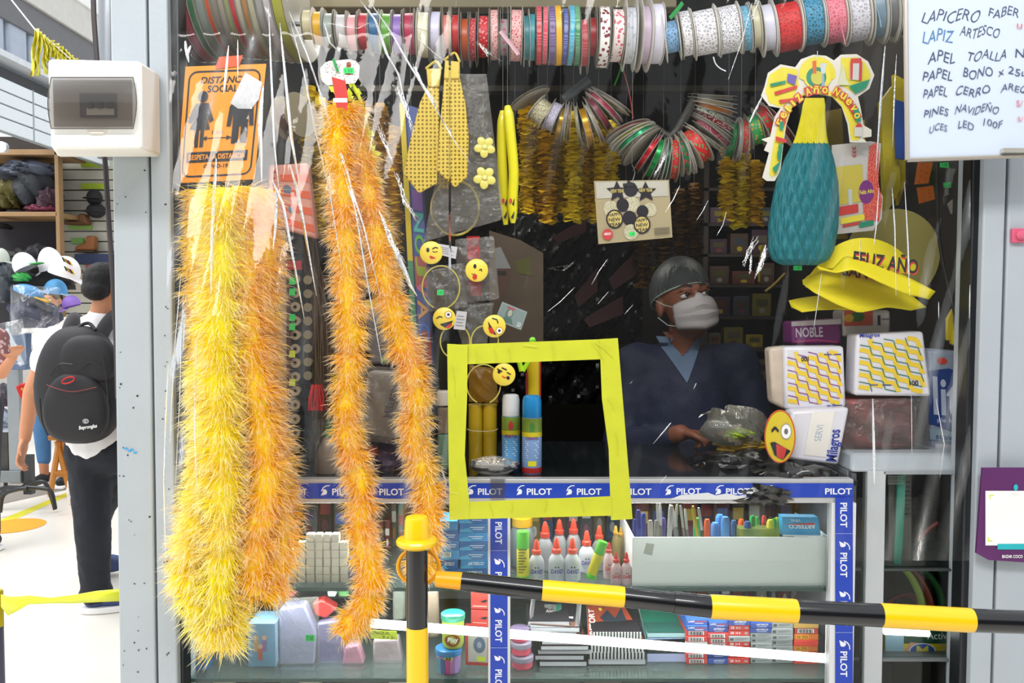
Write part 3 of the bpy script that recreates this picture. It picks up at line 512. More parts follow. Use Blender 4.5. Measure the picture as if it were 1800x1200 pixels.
for n_, pts in (('rod', [(520, 42, 2.2), (800, 61, 2.2), (1165, 62, 2.2)]), ('rod', [(1160, 62, 2.16), (1360, 48, 2.16), (1600, 12, 2.16)]), ('rod', [(320, -2, 2.26), (530, -2, 2.26)])):
    mb = MB(); mb.tube([W(*p) for p in pts], .006, M('8b8f93', .3, .8), 10); x = pts[0][0]
    one(mb, 'hanging_rod', {520: 'steel rod threaded through the middle ribbon spools', 1160: 'steel rod threaded through the right ribbon spools', 320: 'steel rod threaded through the large left spools'}[x], 'rod')
# loose lace tails
def tail(pts, r, m, label, Y=2.1):
    mb = MB(); mb.tube(curve_pts([(x, y, Y) for x, y in pts], 5), r, m, 6, flat=.3); one(mb, 'ribbon_tail', label, 'ribbon tail')
tail([(1477, 30), (1480, 50), (1483, 64), (1486, 78)], .0035, M('e37f90', .6, bump=.6), 'pink lace end hanging from the pink lace spool')
tail([(1254, 100), (1258, 112), (1266, 120), (1276, 125)], .003, M('d8d6dc', .6, bump=.6), 'white lace end curling under the double-width white lace spool')
tail([(1539, 5), (1546, 30), (1549, 48)], .004, M('8fb0c4', .5), 'pale blue ribbon end hanging at the grey blue tulle spool')
tail([(880, 55), (896, 75), (912, 96)], .007, M('cfa5ae', .4), 'sheer ribbon end with pink hearts crossing the ladybird spool', 2.1)
tail([(1200, 5), (1190, 18), (1178, 32)], .006, M('25a04c', .25), 'shiny green ribbon tail above the light blue lace spool', 2.1)
tail([(1092, 112), (1088, 130), (1080, 150)], .003, M('1f9a2c', .4), 'green ribbon end dangling under the flower print spool', 2.3)
tail([(1094, 118), (1103, 150), (1110, 185), (1113, 208)], .003, M('b3201c', .35), 'thin red ribbon hanging down to the fan of spools', 2.3)
# fans of small spools tied by a cord
def fan(lst, ctr, Y, grp, where):
    for i, (nm, m, x, y, w, r, yaw) in enumerate(lst):
        d = Vector((x-ctr[0], 0, -(y-ctr[1]))).normalized(); ax = Vector((-d.z, -yaw*.45, d.x)).normalized(); c = W(x, y, Y+random.uniform(-.012, .012))
        spool_at(c, ax, S(w/2, Y), S(r*.82, Y), S(r, Y), m, f'{nm} spool in the {where} fan, ' + (f'after the {lst[i-1][0]} one' if i else 'first on the left'), grp, FLW if i % 3 else FLG, n=30)
GG = lambda h: M(h, .22, .35, noise=.35, scale=400)
fan([('white-edged', Rb('b0a890'), 932, 172, 5, 37, .1), ('cream lace', pattern_mat('lace_cream', 'd3cda8', '8f8a70', 190, 'lace'), 952, 196, 26, 26, .05), ('lavender lace', pattern_mat('lace_lav', 'cfcbe0', '9a96ac', 200, 'lace'), 972, 205, 16, 30, .05), ('gold glitter', GG('b88e1c'), 985, 218, 8, 34, .05),
     ('thin clear', Rb('8a8c86'), 993, 214, 5, 36, .1), ('narrow bronze', Rb('8a6a40'), 1000, 216, 5, 36, .1), ('pale cream', Rb('b5ad90'), 1017, 220, 5, 40, .35), ('bright gold', GG('cf9a10'), 1030, 222, 11, 38, .2), ('light grey', Rb('a8a49a'), 1044, 216, 6, 42, .3), ('wine striped', Rb('96344a'), 1052, 200, 10, 40, .3), ('rosy', Rb('b04058'), 1062, 188, 8, 42, .3), ('last white', Rb('a49c94'), 1073, 178, 6, 42, .35)],
    (1005, 135), 2.32, 'spools in the cream and gold fan', 'gold')
XM = pattern_mat('xmas_red', 'c61a1e', '4e9a5c', 150, 'blobs'); XG = pattern_mat('xmas_green', '146a3c', 'c82a2a', 150, 'blobs'); XW = pattern_mat('wine_dots', '8a1f3a', 'e0b8c0', 300)
fan([('white and red', Rb('9a4a4a'), 1105, 232, 6, 42, .35), ('olive edged', Rb('8c9030'), 1112, 240, 6, 44, .3), ('teal green', GG('159a62'), 1119, 245, 9, 42, .25), ('broad white', Rb('a8a198'), 1126, 256, 6, 44, .45), ('red glitter', GG('c22028'), 1138, 270, 9, 38, .1), ('wine dotted', XW, 1144, 266, 6, 40, .1), ('green glitter', GG('1da04a'), 1151, 278, 10, 42, .05),
     ('clear', Rb('8d9290'), 1160, 282, 6, 40, .1), ('thin dark green', Rb('0f5536'), 1170, 282, 6, 40, .1), ('red with motifs', XM, 1182, 280, 13, 40, .05), ('green with motifs', XG, 1198, 272, 12, 38, .05), ('plain white', Rb('a8a49c'), 1208, 268, 4, 40, .2), ('wide red with motifs', XM, 1222, 258, 22, 38, .05), ('large white', Rb('b3aea4'), 1234, 240, 5, 42, .5)],
    (1182, 205), 2.27, 'spools in the lower fan of holiday ribbon', 'holiday')
fan([('wine dotted upper', XW, 1252, 234, 9, 42, .45), ('white rimmed', Rb('b0aca4'), 1250, 222, 5, 44, .5), ('red lettered', pattern_mat('xmas_let', '9a2030', 'e8e0dc', 200, 'blobs'), 1254, 213, 9, 42, .5), ('white and green', pattern_mat('xmas_wg', 'c8c4bc', '1d7a45', 160, 'blobs'), 1252, 202, 7, 43, .5), ('orange satin', Rb('a8682a'), 1252, 190, 8, 44, .55), ('cream rimmed', Rb('9c927e'), 1252, 180, 7, 44, .55), ('topmost grey', Rb('8f8b84'), 1252, 170, 6, 43, .55)],
    (1165, 165), 2.30, 'spools in the upper fan of holiday ribbon', 'upper holiday')
fan([('hanging green', pattern_mat('green_leafy', '1d8a4c', '0e4f2c', 120, 'blobs'), 1284, 246, 14, 34, .2), ('hanging white-rimmed', Rb('a8a8a4'), 1297, 246, 6, 38, .2), ('hanging red', XM, 1306, 240, 12, 34, .2), ('glossy green dotted', pattern_mat('green_dots', '1f9a48', 'c8a02c', 90, 'blobs'), 1326, 228, 20, 32, .35), ('glossy red dotted', pattern_mat('red_dots', 'c01e22', '2b8a45', 90, 'blobs'), 1346, 214, 18, 34, .4), ('maroon', Rb('6d1f2c'), 1370, 222, 10, 42, .5)],
    (1300, 140), 2.38, 'spools hanging behind the teal bottle', 'rear')
mb = MB(); mb.tube(curve_pts([(1150, 225, 2.27), (1180, 240, 2.27), (1205, 205, 2.27), (1225, 165, 2.29)], 6), .012, M('37342f', .5, bump=.8), 8); one(mb, 'cord_loop', 'dark crinkled plastic cord holding the holiday spool fans together', 'cord')
mb = MB(); mb.tube([W(1035, 140, 2.3), W(1010, 160, 2.3), W(990, 175, 2.3)], .012, M('3a4145', .5, bump=.8), 8); one(mb, 'plastic_tie', 'twisted grey plastic tie at the top of the gold spool fan', 'tie')
def hang(t, px, py, Y, dx=0):      # the thread a thing hangs by, up to the ceiling
    a = W(px, py, Y); MB().tube([a, Vector((a.x+dx, a.y, 2.62))], .0006, M('6a6a66', .5), 4).build('string', t)
# ---------------------------------------------------------------- orange distancing sign
t = thing('distancing_sign', 'orange social distancing sign with two black figures at upper left', 'sign', W(385, 320, 2.0))
Q = [(326, 117), (468, 112), (447, 315), (311, 322)]; ORN = M('f29a22', .4, noise=.04); Ys = 2.005
mb = MB(); mb.prism([W(x, y, Ys) for x, y in Q], (0, .0015, 0), ORN); mb.build('panel', t)
mb = MB(); c = Card.px(Q, Ys, mb, eps=.0006); BL = M('1c1e26', .5)
rr = [(.08+.06*(1-math.cos(a)), 0) for a in ()]
def rrect(x0, y0, x1, y1, r, n=5):
    o = []
    for cx, cy, a0 in ((x1-r, y1-r*.7, 0), (x0+r, y1-r*.7, pi/2), (x0+r, y0+r*.7, pi), (x1-r, y0+r*.7, 1.5*pi)):
        o += [(cx+r*math.cos(a0+i*pi/2/n), cy+r*.7*math.sin(a0+i*pi/2/n)) for i in range(n+1)]
    return o
fr_ = rrect(.06, .05, .94, .95, .1); c.line(fr_+[fr_[0]], .022, BL, .016)
c.text('DISTANCIA', .2, .845, .82, .905, BL, slant=.03); c.text('SOCIAL', .3, .77, .68, .83, BL)
c.text('1,5m', .4, .405, .54, .44, BL); c.line([(.32, .375), (.62, .375)], .012, BL, .008); c.poly([(.27, .375), (.34, .395), (.34, .355)], BL); c.poly([(.66, .375), (.59, .395), (.59, .355)], BL)
c.rectp(.1, .17, .88, .26, BL); c.text('RESPETA LA DISTANCIA', .13, .192, .85, .238, ORN); c.text('COVID-19', .33, .115, .64, .15, BL)
c.disc(.25, .735, .065, .05, BL); c.poly([(.17, .68), (.33, .68), (.36, .62), (.41, .53), (.36, .51), (.32, .58), (.37, .45), (.30, .45), (.30, .30), (.255, .30), (.255, .45), (.235, .45), (.235, .30), (.19, .30), (.18, .45), (.11, .45), (.19, .58), (.13, .50), (.08, .52), (.13, .62)], BL)
c.disc(.75, .735, .065, .05, BL); c.poly([(.65, .68), (.85, .68), (.90, .64), (.92, .47), (.87, .47), (.85, .60), (.85, .32), (.765, .32), (.765, .47), (.74, .47), (.74, .32), (.655, .32), (.655, .60), (.63, .47), (.58, .47), (.60, .64)], BL)
mb.build('sign_print', t)
mb = MB(); mb.prism([W(x, y, Ys-.003) for x, y in ((385, 100), (427, 97), (420, 116), (378, 121))], (0, .001, 0), M('ef5a26', .4)); mb.build('tape', t)['label'] = 'orange-red adhesive tape'
mb = MB(); c = Card.px([(418, 122), (462, 140), (455, 190), (402, 196)], Ys-.004, mb); c.poly([(.3, 1), (1, .9), (.95, .3), (.75, .0), (.3, .05), (.0, .2), (.15, .6)], film_mat('reflection_shine', gloss=1, rough=.25, bump=.08, bscale=60, ior=9)); mb.build('reflection_patch', t)  # mirror-like patch added as a bright reflection blob on the film
# ---------------------------------------------------------------- gold sequin ties
def sequin(name, base):
    m = bpy.data.materials.new(name); m.use_nodes = True; nt = m.node_tree; N = nt.nodes.new; L = nt.links.new; b = nt.nodes['Principled BSDF']
    tc = N('ShaderNodeTexCoord'); v = N('ShaderNodeTexVoronoi'); v.inputs['Scale'].default_value = 105; v.inputs['Randomness'].default_value = .12; L(tc.outputs['Object'], v.inputs['Vector'])
    r = N('ShaderNodeValToRGB'); r.color_ramp.interpolation = 'CONSTANT'; r.color_ramp.elements[0].color = (1, 1, 1, 1); r.color_ramp.elements[1].position = .30; r.color_ramp.elements[1].color = (0, 0, 0, 1); L(v.outputs['Distance'], r.inputs[0])
    mx = N('ShaderNodeMixRGB'); mx.inputs[1].default_value = (*lin(base), 1); mx.inputs[2].default_value = (*lin('8f7420'), 1); L(r.outputs[0], mx.inputs[0]); L(mx.outputs[0], b.inputs['Base Color'])
    mt = N('ShaderNodeMath'); mt.operation = 'MULTIPLY'; mt.inputs[1].default_value = .45; L(r.outputs[0], mt.inputs[0]); L(mt.outputs[0], b.inputs['Metallic']); b.inputs['Roughness'].default_value = .28
    nm = N('ShaderNodeBump'); nm.inputs['Strength'].default_value = .8; nm.inputs['Distance'].default_value = .004; L(v.outputs['Color'], nm.inputs['Height']); L(nm.outputs[0], b.inputs['Normal']); return m
SEQ = sequin('gold_sequins', 'd8bd50')
def tie(blade, knot, Y, label):
    lo = max(blade, key=lambda p: p[1]); t = thing('sequin_tie', label, 'tie', W(lo[0], lo[1], Y))
    mb = MB(); mb.prism([W(x, y, Y) for x, y in blade], (0, .006, 0), SEQ); mb.build('blade', t, bev=.002)
    mb = MB(); mb.prism([W(x, y, Y-.006) for x, y in knot], (0, .014, 0), SEQ); mb.build('knot', t, bev=.003)
    mb = MB(); mb.tube(curve_pts([(knot[0][0], knot[0][1], Y), ((knot[0][0]+knot[1][0])/2+4, knot[0][1]-12, Y+.03), (knot[1][0], knot[1][1], Y)], 5), .003, M('d8c45a', .4), 6); mb.build('neck_band', t)
tie([(752, 150), (772, 150), (772, 240), (768, 322), (736, 340), (709, 305), (722, 240), (738, 180)], [(749, 120), (776, 120), (772, 152), (752, 152)], 2.04, 'gold sequin tie, left one, partly turned, with a diagonal lower fold')
tie([(781, 135), (808, 135), (818, 180), (824, 240), (822, 310), (800, 330), (768, 300), (772, 230), (778, 170)], [(782, 105), (808, 108), (808, 138), (780, 138)], 2.03, 'gold sequin tie, right one, full front blade in view')
tie([(772, 300), (790, 318), (790, 332), (778, 332), (763, 322)], [(770, 290), (788, 290), (790, 304), (772, 302)], 2.13, 'third gold sequin tie, only its tip showing below the other two')
# glitter bag with headband and flowers
BAG = film_mat('crinkled_bag', gloss=1, rough=.16, bump=1.0, bscale=55, stretch=(1, 1, 1), ior=1.6, haze=.13, hazecol=(.62, .6, .55))
def bag(name, pts, Y, label, cat='plastic bag', amp=.006, m=None, D=.02, nu=22, nv=22, parent=None):
    q = [W(x, y, Y) for x, y in pts]; ph = random.uniform(0, 9)
    def side(sg):
        def fn(u, v):
            p = (q[3]*(1-u)+q[2]*u)*(1-v)+(q[0]*(1-u)+q[1]*u)*v; b = math.sin(pi*u)**.6*math.sin(pi*min(max(v, 0), 1))**.6
            return p+Vector((0, sg*D*.5*b+amp*math.sin(9*u+6*v+ph)*math.sin(7*v+ph)*b+random.uniform(-1, 1)*amp*.25*b, 0))
        return fn
    mb = MB(); mb.grid(side(-1), nu, nv, m or BAG); mb.grid(side(1), nu, nv, m or BAG)
    if parent: return mb.build(name, parent)
    return one(mb, name, label, cat)
t = thing('headband_bag', 'crinkled clear bag with yellow flower headband beside the ties', 'party bag', W(830, 445, 2.08))
bag('bag', [(800, 130), (855, 130), (886, 385), (745, 425)], 2.07, None, parent=t, D=.03)
HB = M('c9b84a', .4)
mb = MB(); mb.tube([W(800+42*math.cos(a), 365+48*math.sin(a), 2.08) for a in [2*pi*i/30 for i in range(31)]], .0028, HB, 8, cap=False); mb.build('headband', t)
FLW2 = M('ddd36a', .3, noise=.1, coat=.4)
for (fx, fy, s_) in ((852, 258, 20), (852, 312, 21)):
    fl = None
    mb = MB(); mb.ell(W(fx, fy, 2.045), (.006, .005, .006), M('f3ef9a', .3)); fl = mb.build('flower', t)
    for k in range(5):
        a = 2*pi*k/5+.4; mb = MB(); cc = W(fx+s_*.55*math.cos(a), fy+s_*.55*math.sin(a), 2.05); mb.ell(cc, (S(s_*.42, 2.05), .003, S(s_*.36, 2.05)), FLW2, R=Matrix.Rotation(a, 3, 'Y')); mb.build('petal', fl)
# yellow inflatable swords / whistles
for (pts, lab, Y) in (([(884, 195), (882, 250), (884, 320), (889, 395)], 'mustard yellow inflatable stick behind the brighter one', 2.13), ([(892, 186), (897, 230), (903, 300), (901, 355), (902, 392)], 'bright yellow inflatable stick with tiny printed figures', 2.11)):
    t = thing('inflatable_stick', lab, 'inflatable toy', W(pts[-1][0], pts[-1][1], Y)); pp = curve_pts([(x, y, Y) for x, y in pts], 6); n = len(pp); hang(t, pts[0][0], pts[0][1], Y)
    mb = MB(); mb.tube(pp, [S((9 if 'bright' in lab else 7)*min(1, (i+1)/3, (n-i)/5)**.5, Y) for i in range(n)], M('e6dc18' if 'bright' in lab else 'b9971a', .25, coat=.4), 14); mb.build('tube', t)
    mb = MB(); c = Card.rect(pts[-1][0]-8, 330, pts[-1][0]+4, 388, Y-S(9, Y), mb, eps=.001); c.disc(.3, .6, .22, .08, M('c93a2a', .5)); c.poly([(.3, .1), (.7, .05), (.9, .3), (.6, .2)], INK); c.poly([(.5, .5), (.8, .45), (.9, .7), (.7, .6)], INK); mb.build('printed_figure', t)
# ---------------------------------------------------------------- emoji headbands
EY = M('f2da4e', .35, noise=.05); ER = M('d22f22', .4)
def emoji(px, py, r, kind, Y, label, band=None, cardq=None):
    t = thing('smiley_headband', label, 'headband', W(px, py+r, Y))
    mb = MB(); mb.lathe(W(px, py, Y), [(0, -.006), (S(r*.85, Y), -.006), (S(r, Y), -.002), (S(r, Y), .002), (S(r*.85, Y), .005), (0, .005)], EY, (0, -1, 0), n=32); fc = mb.build('face', t)
    mb = MB(); c = Card.rect(px-r, py-r, px+r, py+r, Y-.0055, mb)
    if kind == 'kiss': c.disc(.35, .62, .07, .1, INK); c.line([(.55, .66), (.68, .74), (.8, .7)], .05, INK); c.line([(.55, .56), (.68, .52), (.78, .56)], .03, INK); c.poly([(.45, .38), (.6, .32), (.72, .25), (.5, .22), (.42, .3)], ER)
    if kind == 'heart': c.disc(.42, .68, .07, .1, INK); c.line([(.6, .5), (.7, .56), (.72, .45)], .045, INK); c.line([(.28, .36), (.35, .3), (.42, .36)], .03, INK); c.poly([(.3, .2), (.4, .34), (.52, .3), (.5, .12), (.38, .08)], ER)
    if kind == 'wink': c.line([(.15, .5), (.28, .6), (.42, .56)], .05, INK); c.disc(.68, .68, .17, .17, M('cfa62a', .4)); c.disc(.68, .68, .13, .13, WHITE); c.disc(.68, .68, .06, .06, INK); c.poly([(.3, .26), (.88, .42), (.8, .2), (.55, .1)], INK); c.poly([(.55, .12), (.84, .34), (.82, .18), (.68, .08)], ER)
    if kind == 'wink2': c.line([(.4, .85), (.62, .78), (.66, .62)], .05, INK); c.disc(.72, .3, .17, .17, M('cfa62a', .4)); c.disc(.72, .3, .13, .13, WHITE); c.disc(.72, .3, .06, .06, INK); c.poly([(.22, .72), (.3, .2), (.6, .1), (.42, .4)], INK); c.poly([(.22, .45), (.42, .42), (.5, .14), (.3, .2)], ER)
    if kind == 'angry': c.line([(.2, .75), (.42, .62)], .06, INK); c.line([(.4, .8), (.62, .7)], .06, INK); c.disc(.28, .62, .07, .08, INK); c.disc(.68, .35, .07, .08, INK); c.line([(.42, .45), (.5, .36), (.62, .38)], .04, ER); c.line([(.62, .6), (.8, .5)], .05, INK)
    mb.build('face_print', fc)
    if band:
        bx_, by_, br = band; mb = MB(); mb.tube([W(bx_+br*math.cos(a), by_+br*1.15*math.sin(a), Y+.008) for a in [-.4+2*pi*.88*i/30+pi*.75 for i in range(31)]], .0018, M('c4bb5a', .4), 6); mb.build('band', t)
    if cardq:
        mb = MB(); mb.prism([W(x, y, Y-.002) for x, y in cardq], (0, .0008, 0), M('c9c8cc', .4)); c = Card.px(cardq, Y-.0025, mb)
        for k in range(4): c.rectp(.15, .2+.17*k, .85-.1*(k % 2), .24+.17*k, M('8c8a92', .6)); c.k = 1
        mb.build('card_tag', t)
emoji(758, 444, 20, 'kiss', 2.07, 'blowing-kiss smiley headband beside the colourful letter box', (775, 505, 33), [(770, 428), (804, 434), (801, 455), (768, 446)])
emoji(838, 475, 20, 'heart', 2.07, 'kissing smiley headband on red ribbon below the glitter bag')
emoji(781, 560, 20, 'wink', 2.07, 'winking smiley headband with tongue out, left of the pair above the tape', (800, 600, 26), [(803, 546), (821, 548), (817, 580), (797, 578)])
emoji(869, 573, 20, 'wink2', 2.07, 'winking smiley headband lying sideways beside the banknote card', (852, 600, 24))
emoji(886, 658, 20, 'angry', 2.12, 'pale smiley headband seen upside down inside the tape frame', (850, 675, 30))
bag('clear_bag', [(748, 470), (815, 462), (822, 540), (750, 548)], 2.085, 'clear crinkled bag around the kissing headband at the letter box', D=.02)
bag('clear_bag', [(800, 420), (868, 415), (878, 525), (805, 535)], 2.09, 'clear crinkled bag around the middle smiley headband', D=.02)
bag('clear_bag', [(790, 530), (868, 532), (856, 604), (812, 604)], 2.10, 'clear crinkled bag between the two lower smiley headbands', D=.02)
price(774, 514, 11, 9, 2.05, txt='2.50'); tag(bpy.data.objects['price_sticker.001'] if 'price_sticker.001' in bpy.data.objects else bpy.data.objects['price_sticker'], 'green price sticker on the bag of the kissing headband', 'sticker')
mb = MB(); mb.prism([W(x, y, 2.095) for x, y in ((820, 415), (843, 415), (846, 520), (826, 520))], (0, .002, 0), M('c8202e', .3, coat=.5)); one(mb, 'red_ribbon', 'broad red ribbon hanging behind the middle smiley', 'ribbon')
t = thing('banknote_card', 'toy banknote card tilted beside the lower right smiley', 'card', W(905, 580, 2.08)); q = [(883, 530), (927, 548), (916, 580), (870, 562)]
mb = MB(); mb.prism([W(x, y, 2.08) for x, y in q], (0, .001, 0), M('8d9a98', .4)); c = Card.px(q, 2.0795, mb); c.rectp(.05, .08, .95, .92, M('7c8c8c', .5)); c.disc(.4, .55, .14, .3, M('55706a', .6)); c.rectp(.25, .8, .55, .9, M('a84a50', .5)); c.disc(.42, .6, .08, .18, M('a9a698', .6)); c.poly([(.2, .1), (.65, .1), (.55, .35), (.3, .35)], M('4e6a64', .6)); c.text('20', .78, .1, .93, .35, M('c9cfd0', .5)); mb.build('note', t)
# ---------------------------------------------------------------- tall letter box, balloon pack card, brown board with a painted reflection
t = thing('letter_box', 'tall narrow toy box with big colourful letters down its side', 'toy box', W(728, 640, 2.14)); hang(t, 722, 190, 2.15)
q = [(702, 180), (735, 190), (760, 640), (726, 640)]; mb = MB(); mb.prism([W(x, y, 2.14) for x, y in q], (0, .05, 0), M('4a5a98', .4)); mb.build('box', t)
mb = MB(); c = Card.px(q, 2.139, mb); c.rectp(0, 0, .28, 1, M('c8b41e', .5)); c.rectp(.28, 0, .36, 1, M('2a3560', .5)); c.rectp(0, 0, .28, .4, M('4c8a62', .5)); c.rectp(.36, 0, 1, .13, M('8a3f34', .5)); c.rectp(.36, .3, 1, .42, M('a85a58', .5))
for k, (ch, hx) in enumerate((('I', '7a55a8'), ('N', '49a5a0'), ('O', '64ad45'), ('J', '9db33a'), ('V', 'c06a8a'), ('A', 'd09a4a'), ('C', '3f6ab8'))):
    v0 = .60-.085*k; c.text(ch, .42, v0, .95, v0+.075, M(hx, .4), True, rot=-1)
mb.build('box_print', t)
t = thing('balloon_pack', 'flat beige pack picturing black and gold balloons, hung at centre', 'balloon pack', W(1115, 430, 2.12)); q = [(1044, 318), (1176, 316), (1182, 417), (1052, 429)]
mb = MB(); mb.prism([W(x, y, 2.12) for x, y in q], (0, .004, 0), M('a89a78', .35, noise=.1, scale=8, coat=.5)); mb.build('pack', t)
mb = MB(); c = Card.px(q, 2.119, mb); c.rectp(.02, .72, .98, .98, M('b7b3a6', .35)); DK = M('29262c', .3); GC = pattern_mat('confetti', 'c2bda0', '857a4c', 420, 'blobs')
for u, v, r, m in ((.2, .55, .1, GC), (.72, .5, .09, GC), (.49, .60, .10, GC), (.36, .6, .085, DK), (.48, .85, .095, DK), (.44, .38, .095, DK), (.62, .48, .08, DK), (.45, .15, .1, GC)): c.disc(u, v, r, r*1.3, m)
for u, v in ((.30, .82), (.68, .8)): c.poly([(u+(.15 if k % 2 == 0 else .07)*math.cos(k*pi/5+.3), v+(.18 if k % 2 == 0 else .085)*math.sin(k*pi/5+.3)) for k in range(10)], DK)
for u, v in ((.24, .38), (.60, .26)):
    c.disc(u, v, .115, .155, DK); c.disc(u, v, .095, .13, M('c9b66c', .4))
    for k, w_ in enumerate(('HAPPY', 'NEW', 'YEAR')): c.text(w_, u-.08, v+.04-.08*k, u+.08, v+.10-.08*k, DK)
for u in (.3, .68): c.text('NEW YEAR', u-.09, .8, u+.09, .86, M('c9b66c', .4))
c.disc(.13, .14, .07, .09, M('c03a3a', .5)); c.text('HELIO', .085, .13, .175, .17, WHITE); c.rectp(.38, .90, .54, .95, INK); c.rectp(.44, .95, .48, 1, INK)
for k in range(5): c.rectp(.76, .05+.03*k, .97, .062+.03*k, M('6b6350', .6)); c.k = 3
mb.build('pack_print', t); price(1111, 411, 11, 7, 2.117, t)
hang(t, 1111, 292, 2.12); mb = MB(); mb.tube(curve_pts([(1111, 290, 2.12), (1116, 302, 2.12), (1112, 318, 2.12)], 4), .0012, M('8d8d90', .3, .9), 6); mb.build('hook', t)
t = thing('reflection_board', 'dim brownish board painted with a reflected person in a white cap behind the smileys', 'painted reflection', W(900, 600, 2.6)); Yp = 2.6; hang(t, 905, 420, 2.605)
mb = MB(); mb.prism([W(x, y, Yp) for x, y in ((860, 405), (915, 422), (955, 445), (955, 612), (860, 612))], (0, .01, 0), M('5a4c3c', .7, noise=.35, scale=12)); mb.build('sheet', t)
mb = MB(); c = Card.rect(860, 400, 960, 610, Yp-.001, mb); c.poly([(.10, .83), (.2, .84), (.32, .72), (.38, .66), (.12, .66)], M('8f9290', .6)); c.poly([(.13, .66), (.38, .66), (.34, .5), (.28, .42), (.13, .42)], M('5c4438', .7)); c.poly([(.15, .64), (.3, .64), (.3, .6), (.15, .6)], M('2c2624', .7)); c.poly([(.45, .72), (.72, .76), (.75, .6), (.5, .62)], M('5b5a24', .7)); mb.build('painted_reflection', t)  # cap and face of a reflected person, painted in flat colours
# ---------------------------------------------------------------- honeycomb bottle decoration
t = thing('bottle_decoration', 'teal and yellow honeycomb paper bottle with festive arch header', 'decoration', W(1410, 468, 2.1)); Yb = 2.1
CARD = M('dedacd', .5); YC = M('e3d43c', .45); TG = M('1f8a68', .5); RD = M('c83a34', .5)
ol = [(1340, 312), (1352, 268), (1343, 264), (1349, 250), (1338, 245), (1354, 240), (1362, 205), (1372, 190), (1352, 186), (1338, 168), (1344, 152), (1350, 128), (1372, 113), (1398, 118), (1408, 104), (1430, 96), (1452, 98), (1466, 106), (1478, 96), (1506, 95), (1526, 108), (1537, 132), (1528, 156), (1508, 170), (1513, 190), (1518, 220), (1532, 228), (1532, 240), (1516, 242), (1524, 250), (1494, 250), (1490, 218), (1480, 188), (1463, 170), (1440, 166), (1410, 168), (1392, 190), (1382, 220), (1376, 262), (1372, 300), (1362, 318), (1348, 318)]
mb = MB(); mb.prism([W(x, y, Yb) for x, y in ol], (0, .002, 0), CARD); hd = mb.build('header_card', t)
mb = MB(); c = Card.rect(1330, 90, 1540, 330, Yb, mb, eps=.0007); U = lambda x: (x-1330)/210; V = lambda y: 1-(y-90)/240
P = lambda pts, m: c.poly([(U(x), V(y)) for x, y in pts], m)
P([(1345, 160), (1352, 132), (1374, 118), (1402, 122), (1404, 150), (1392, 175), (1372, 188), (1352, 180)], YC); P([(1478, 102), (1506, 101), (1522, 112), (1531, 132), (1522, 152), (1504, 164), (1478, 150)], YC)
P([(1368, 210), (1382, 190), (1400, 170), (1420, 160), (1460, 160), (1490, 175), (1506, 200), (1510, 246), (1496, 246), (1492, 215), (1480, 186), (1462, 169), (1440, 165), (1412, 167), (1392, 188), (1380, 220), (1374, 262), (1366, 305), (1356, 312), (1352, 305), (1358, 262)], YC)
for k in range(12): a = pi*k/11; c.disc(U(1436+24*math.cos(a)), V(132-24*math.sin(a)), .042, .036, YC, 10); 
c.disc(U(1436), V(134), .12, .10, YC); c.disc(U(1434), V(136), .085, .075, TG); c.disc(U(1436), V(137), .055, .05, M('c9c24a', .5)); P([(1427, 108), (1434, 107), (1434, 130), (1428, 130)], M('d8662a', .5)); P([(1440, 112), (1452, 112), (1449, 130), (1443, 130)], M('c8ccd0', .4)); P([(1445, 130), (1447, 130), (1449, 152), (1443, 152)], M('8ca6c0', .4))
P([(1360, 162), (1400, 150), (1400, 156), (1362, 168)], RD); P([(1368, 176), (1400, 172), (1400, 178), (1370, 182)], RD); P([(1384, 130), (1400, 134), (1396, 150), (1382, 144)], M('6a5aa8', .5)); P([(1352, 148), (1380, 142), (1380, 147), (1354, 153)], TG)
P([(1493, 112), (1515, 112), (1513, 142), (1492, 140)], M('c9c6c2', .5)); P([(1493, 112), (1498, 112), (1497, 140), (1493, 140)], RD); P([(1509, 112), (1514, 112), (1513, 142), (1508, 142)], RD); P([(1494, 104), (1512, 103), (1514, 112), (1493, 112)], RD); P([(1490, 152), (1528, 140), (1520, 156), (1502, 165)], TG); P([(1480, 112), (1486, 140), (1492, 150), (1472, 150)], M('cfd2b0', .5))
P([(1498, 190), (1507, 190), (1512, 214), (1503, 214)], TG); P([(1500, 222), (1514, 222), (1513, 240), (1500, 240)], M('c9c6c2', .5)); P([(1505, 218), (1512, 218), (1514, 224), (1501, 224)], RD)
for x, y in ((1372, 222), (1370, 262), (1368, 274)): P([(x-3, y-8), (x+4, y-8), (x+3, y+8), (x-3, y+6)], TG)
P([(1362, 240), (1382, 246), (1380, 252), (1362, 248)], RD); P([(1356, 296), (1372, 282), (1362, 306)], TG)
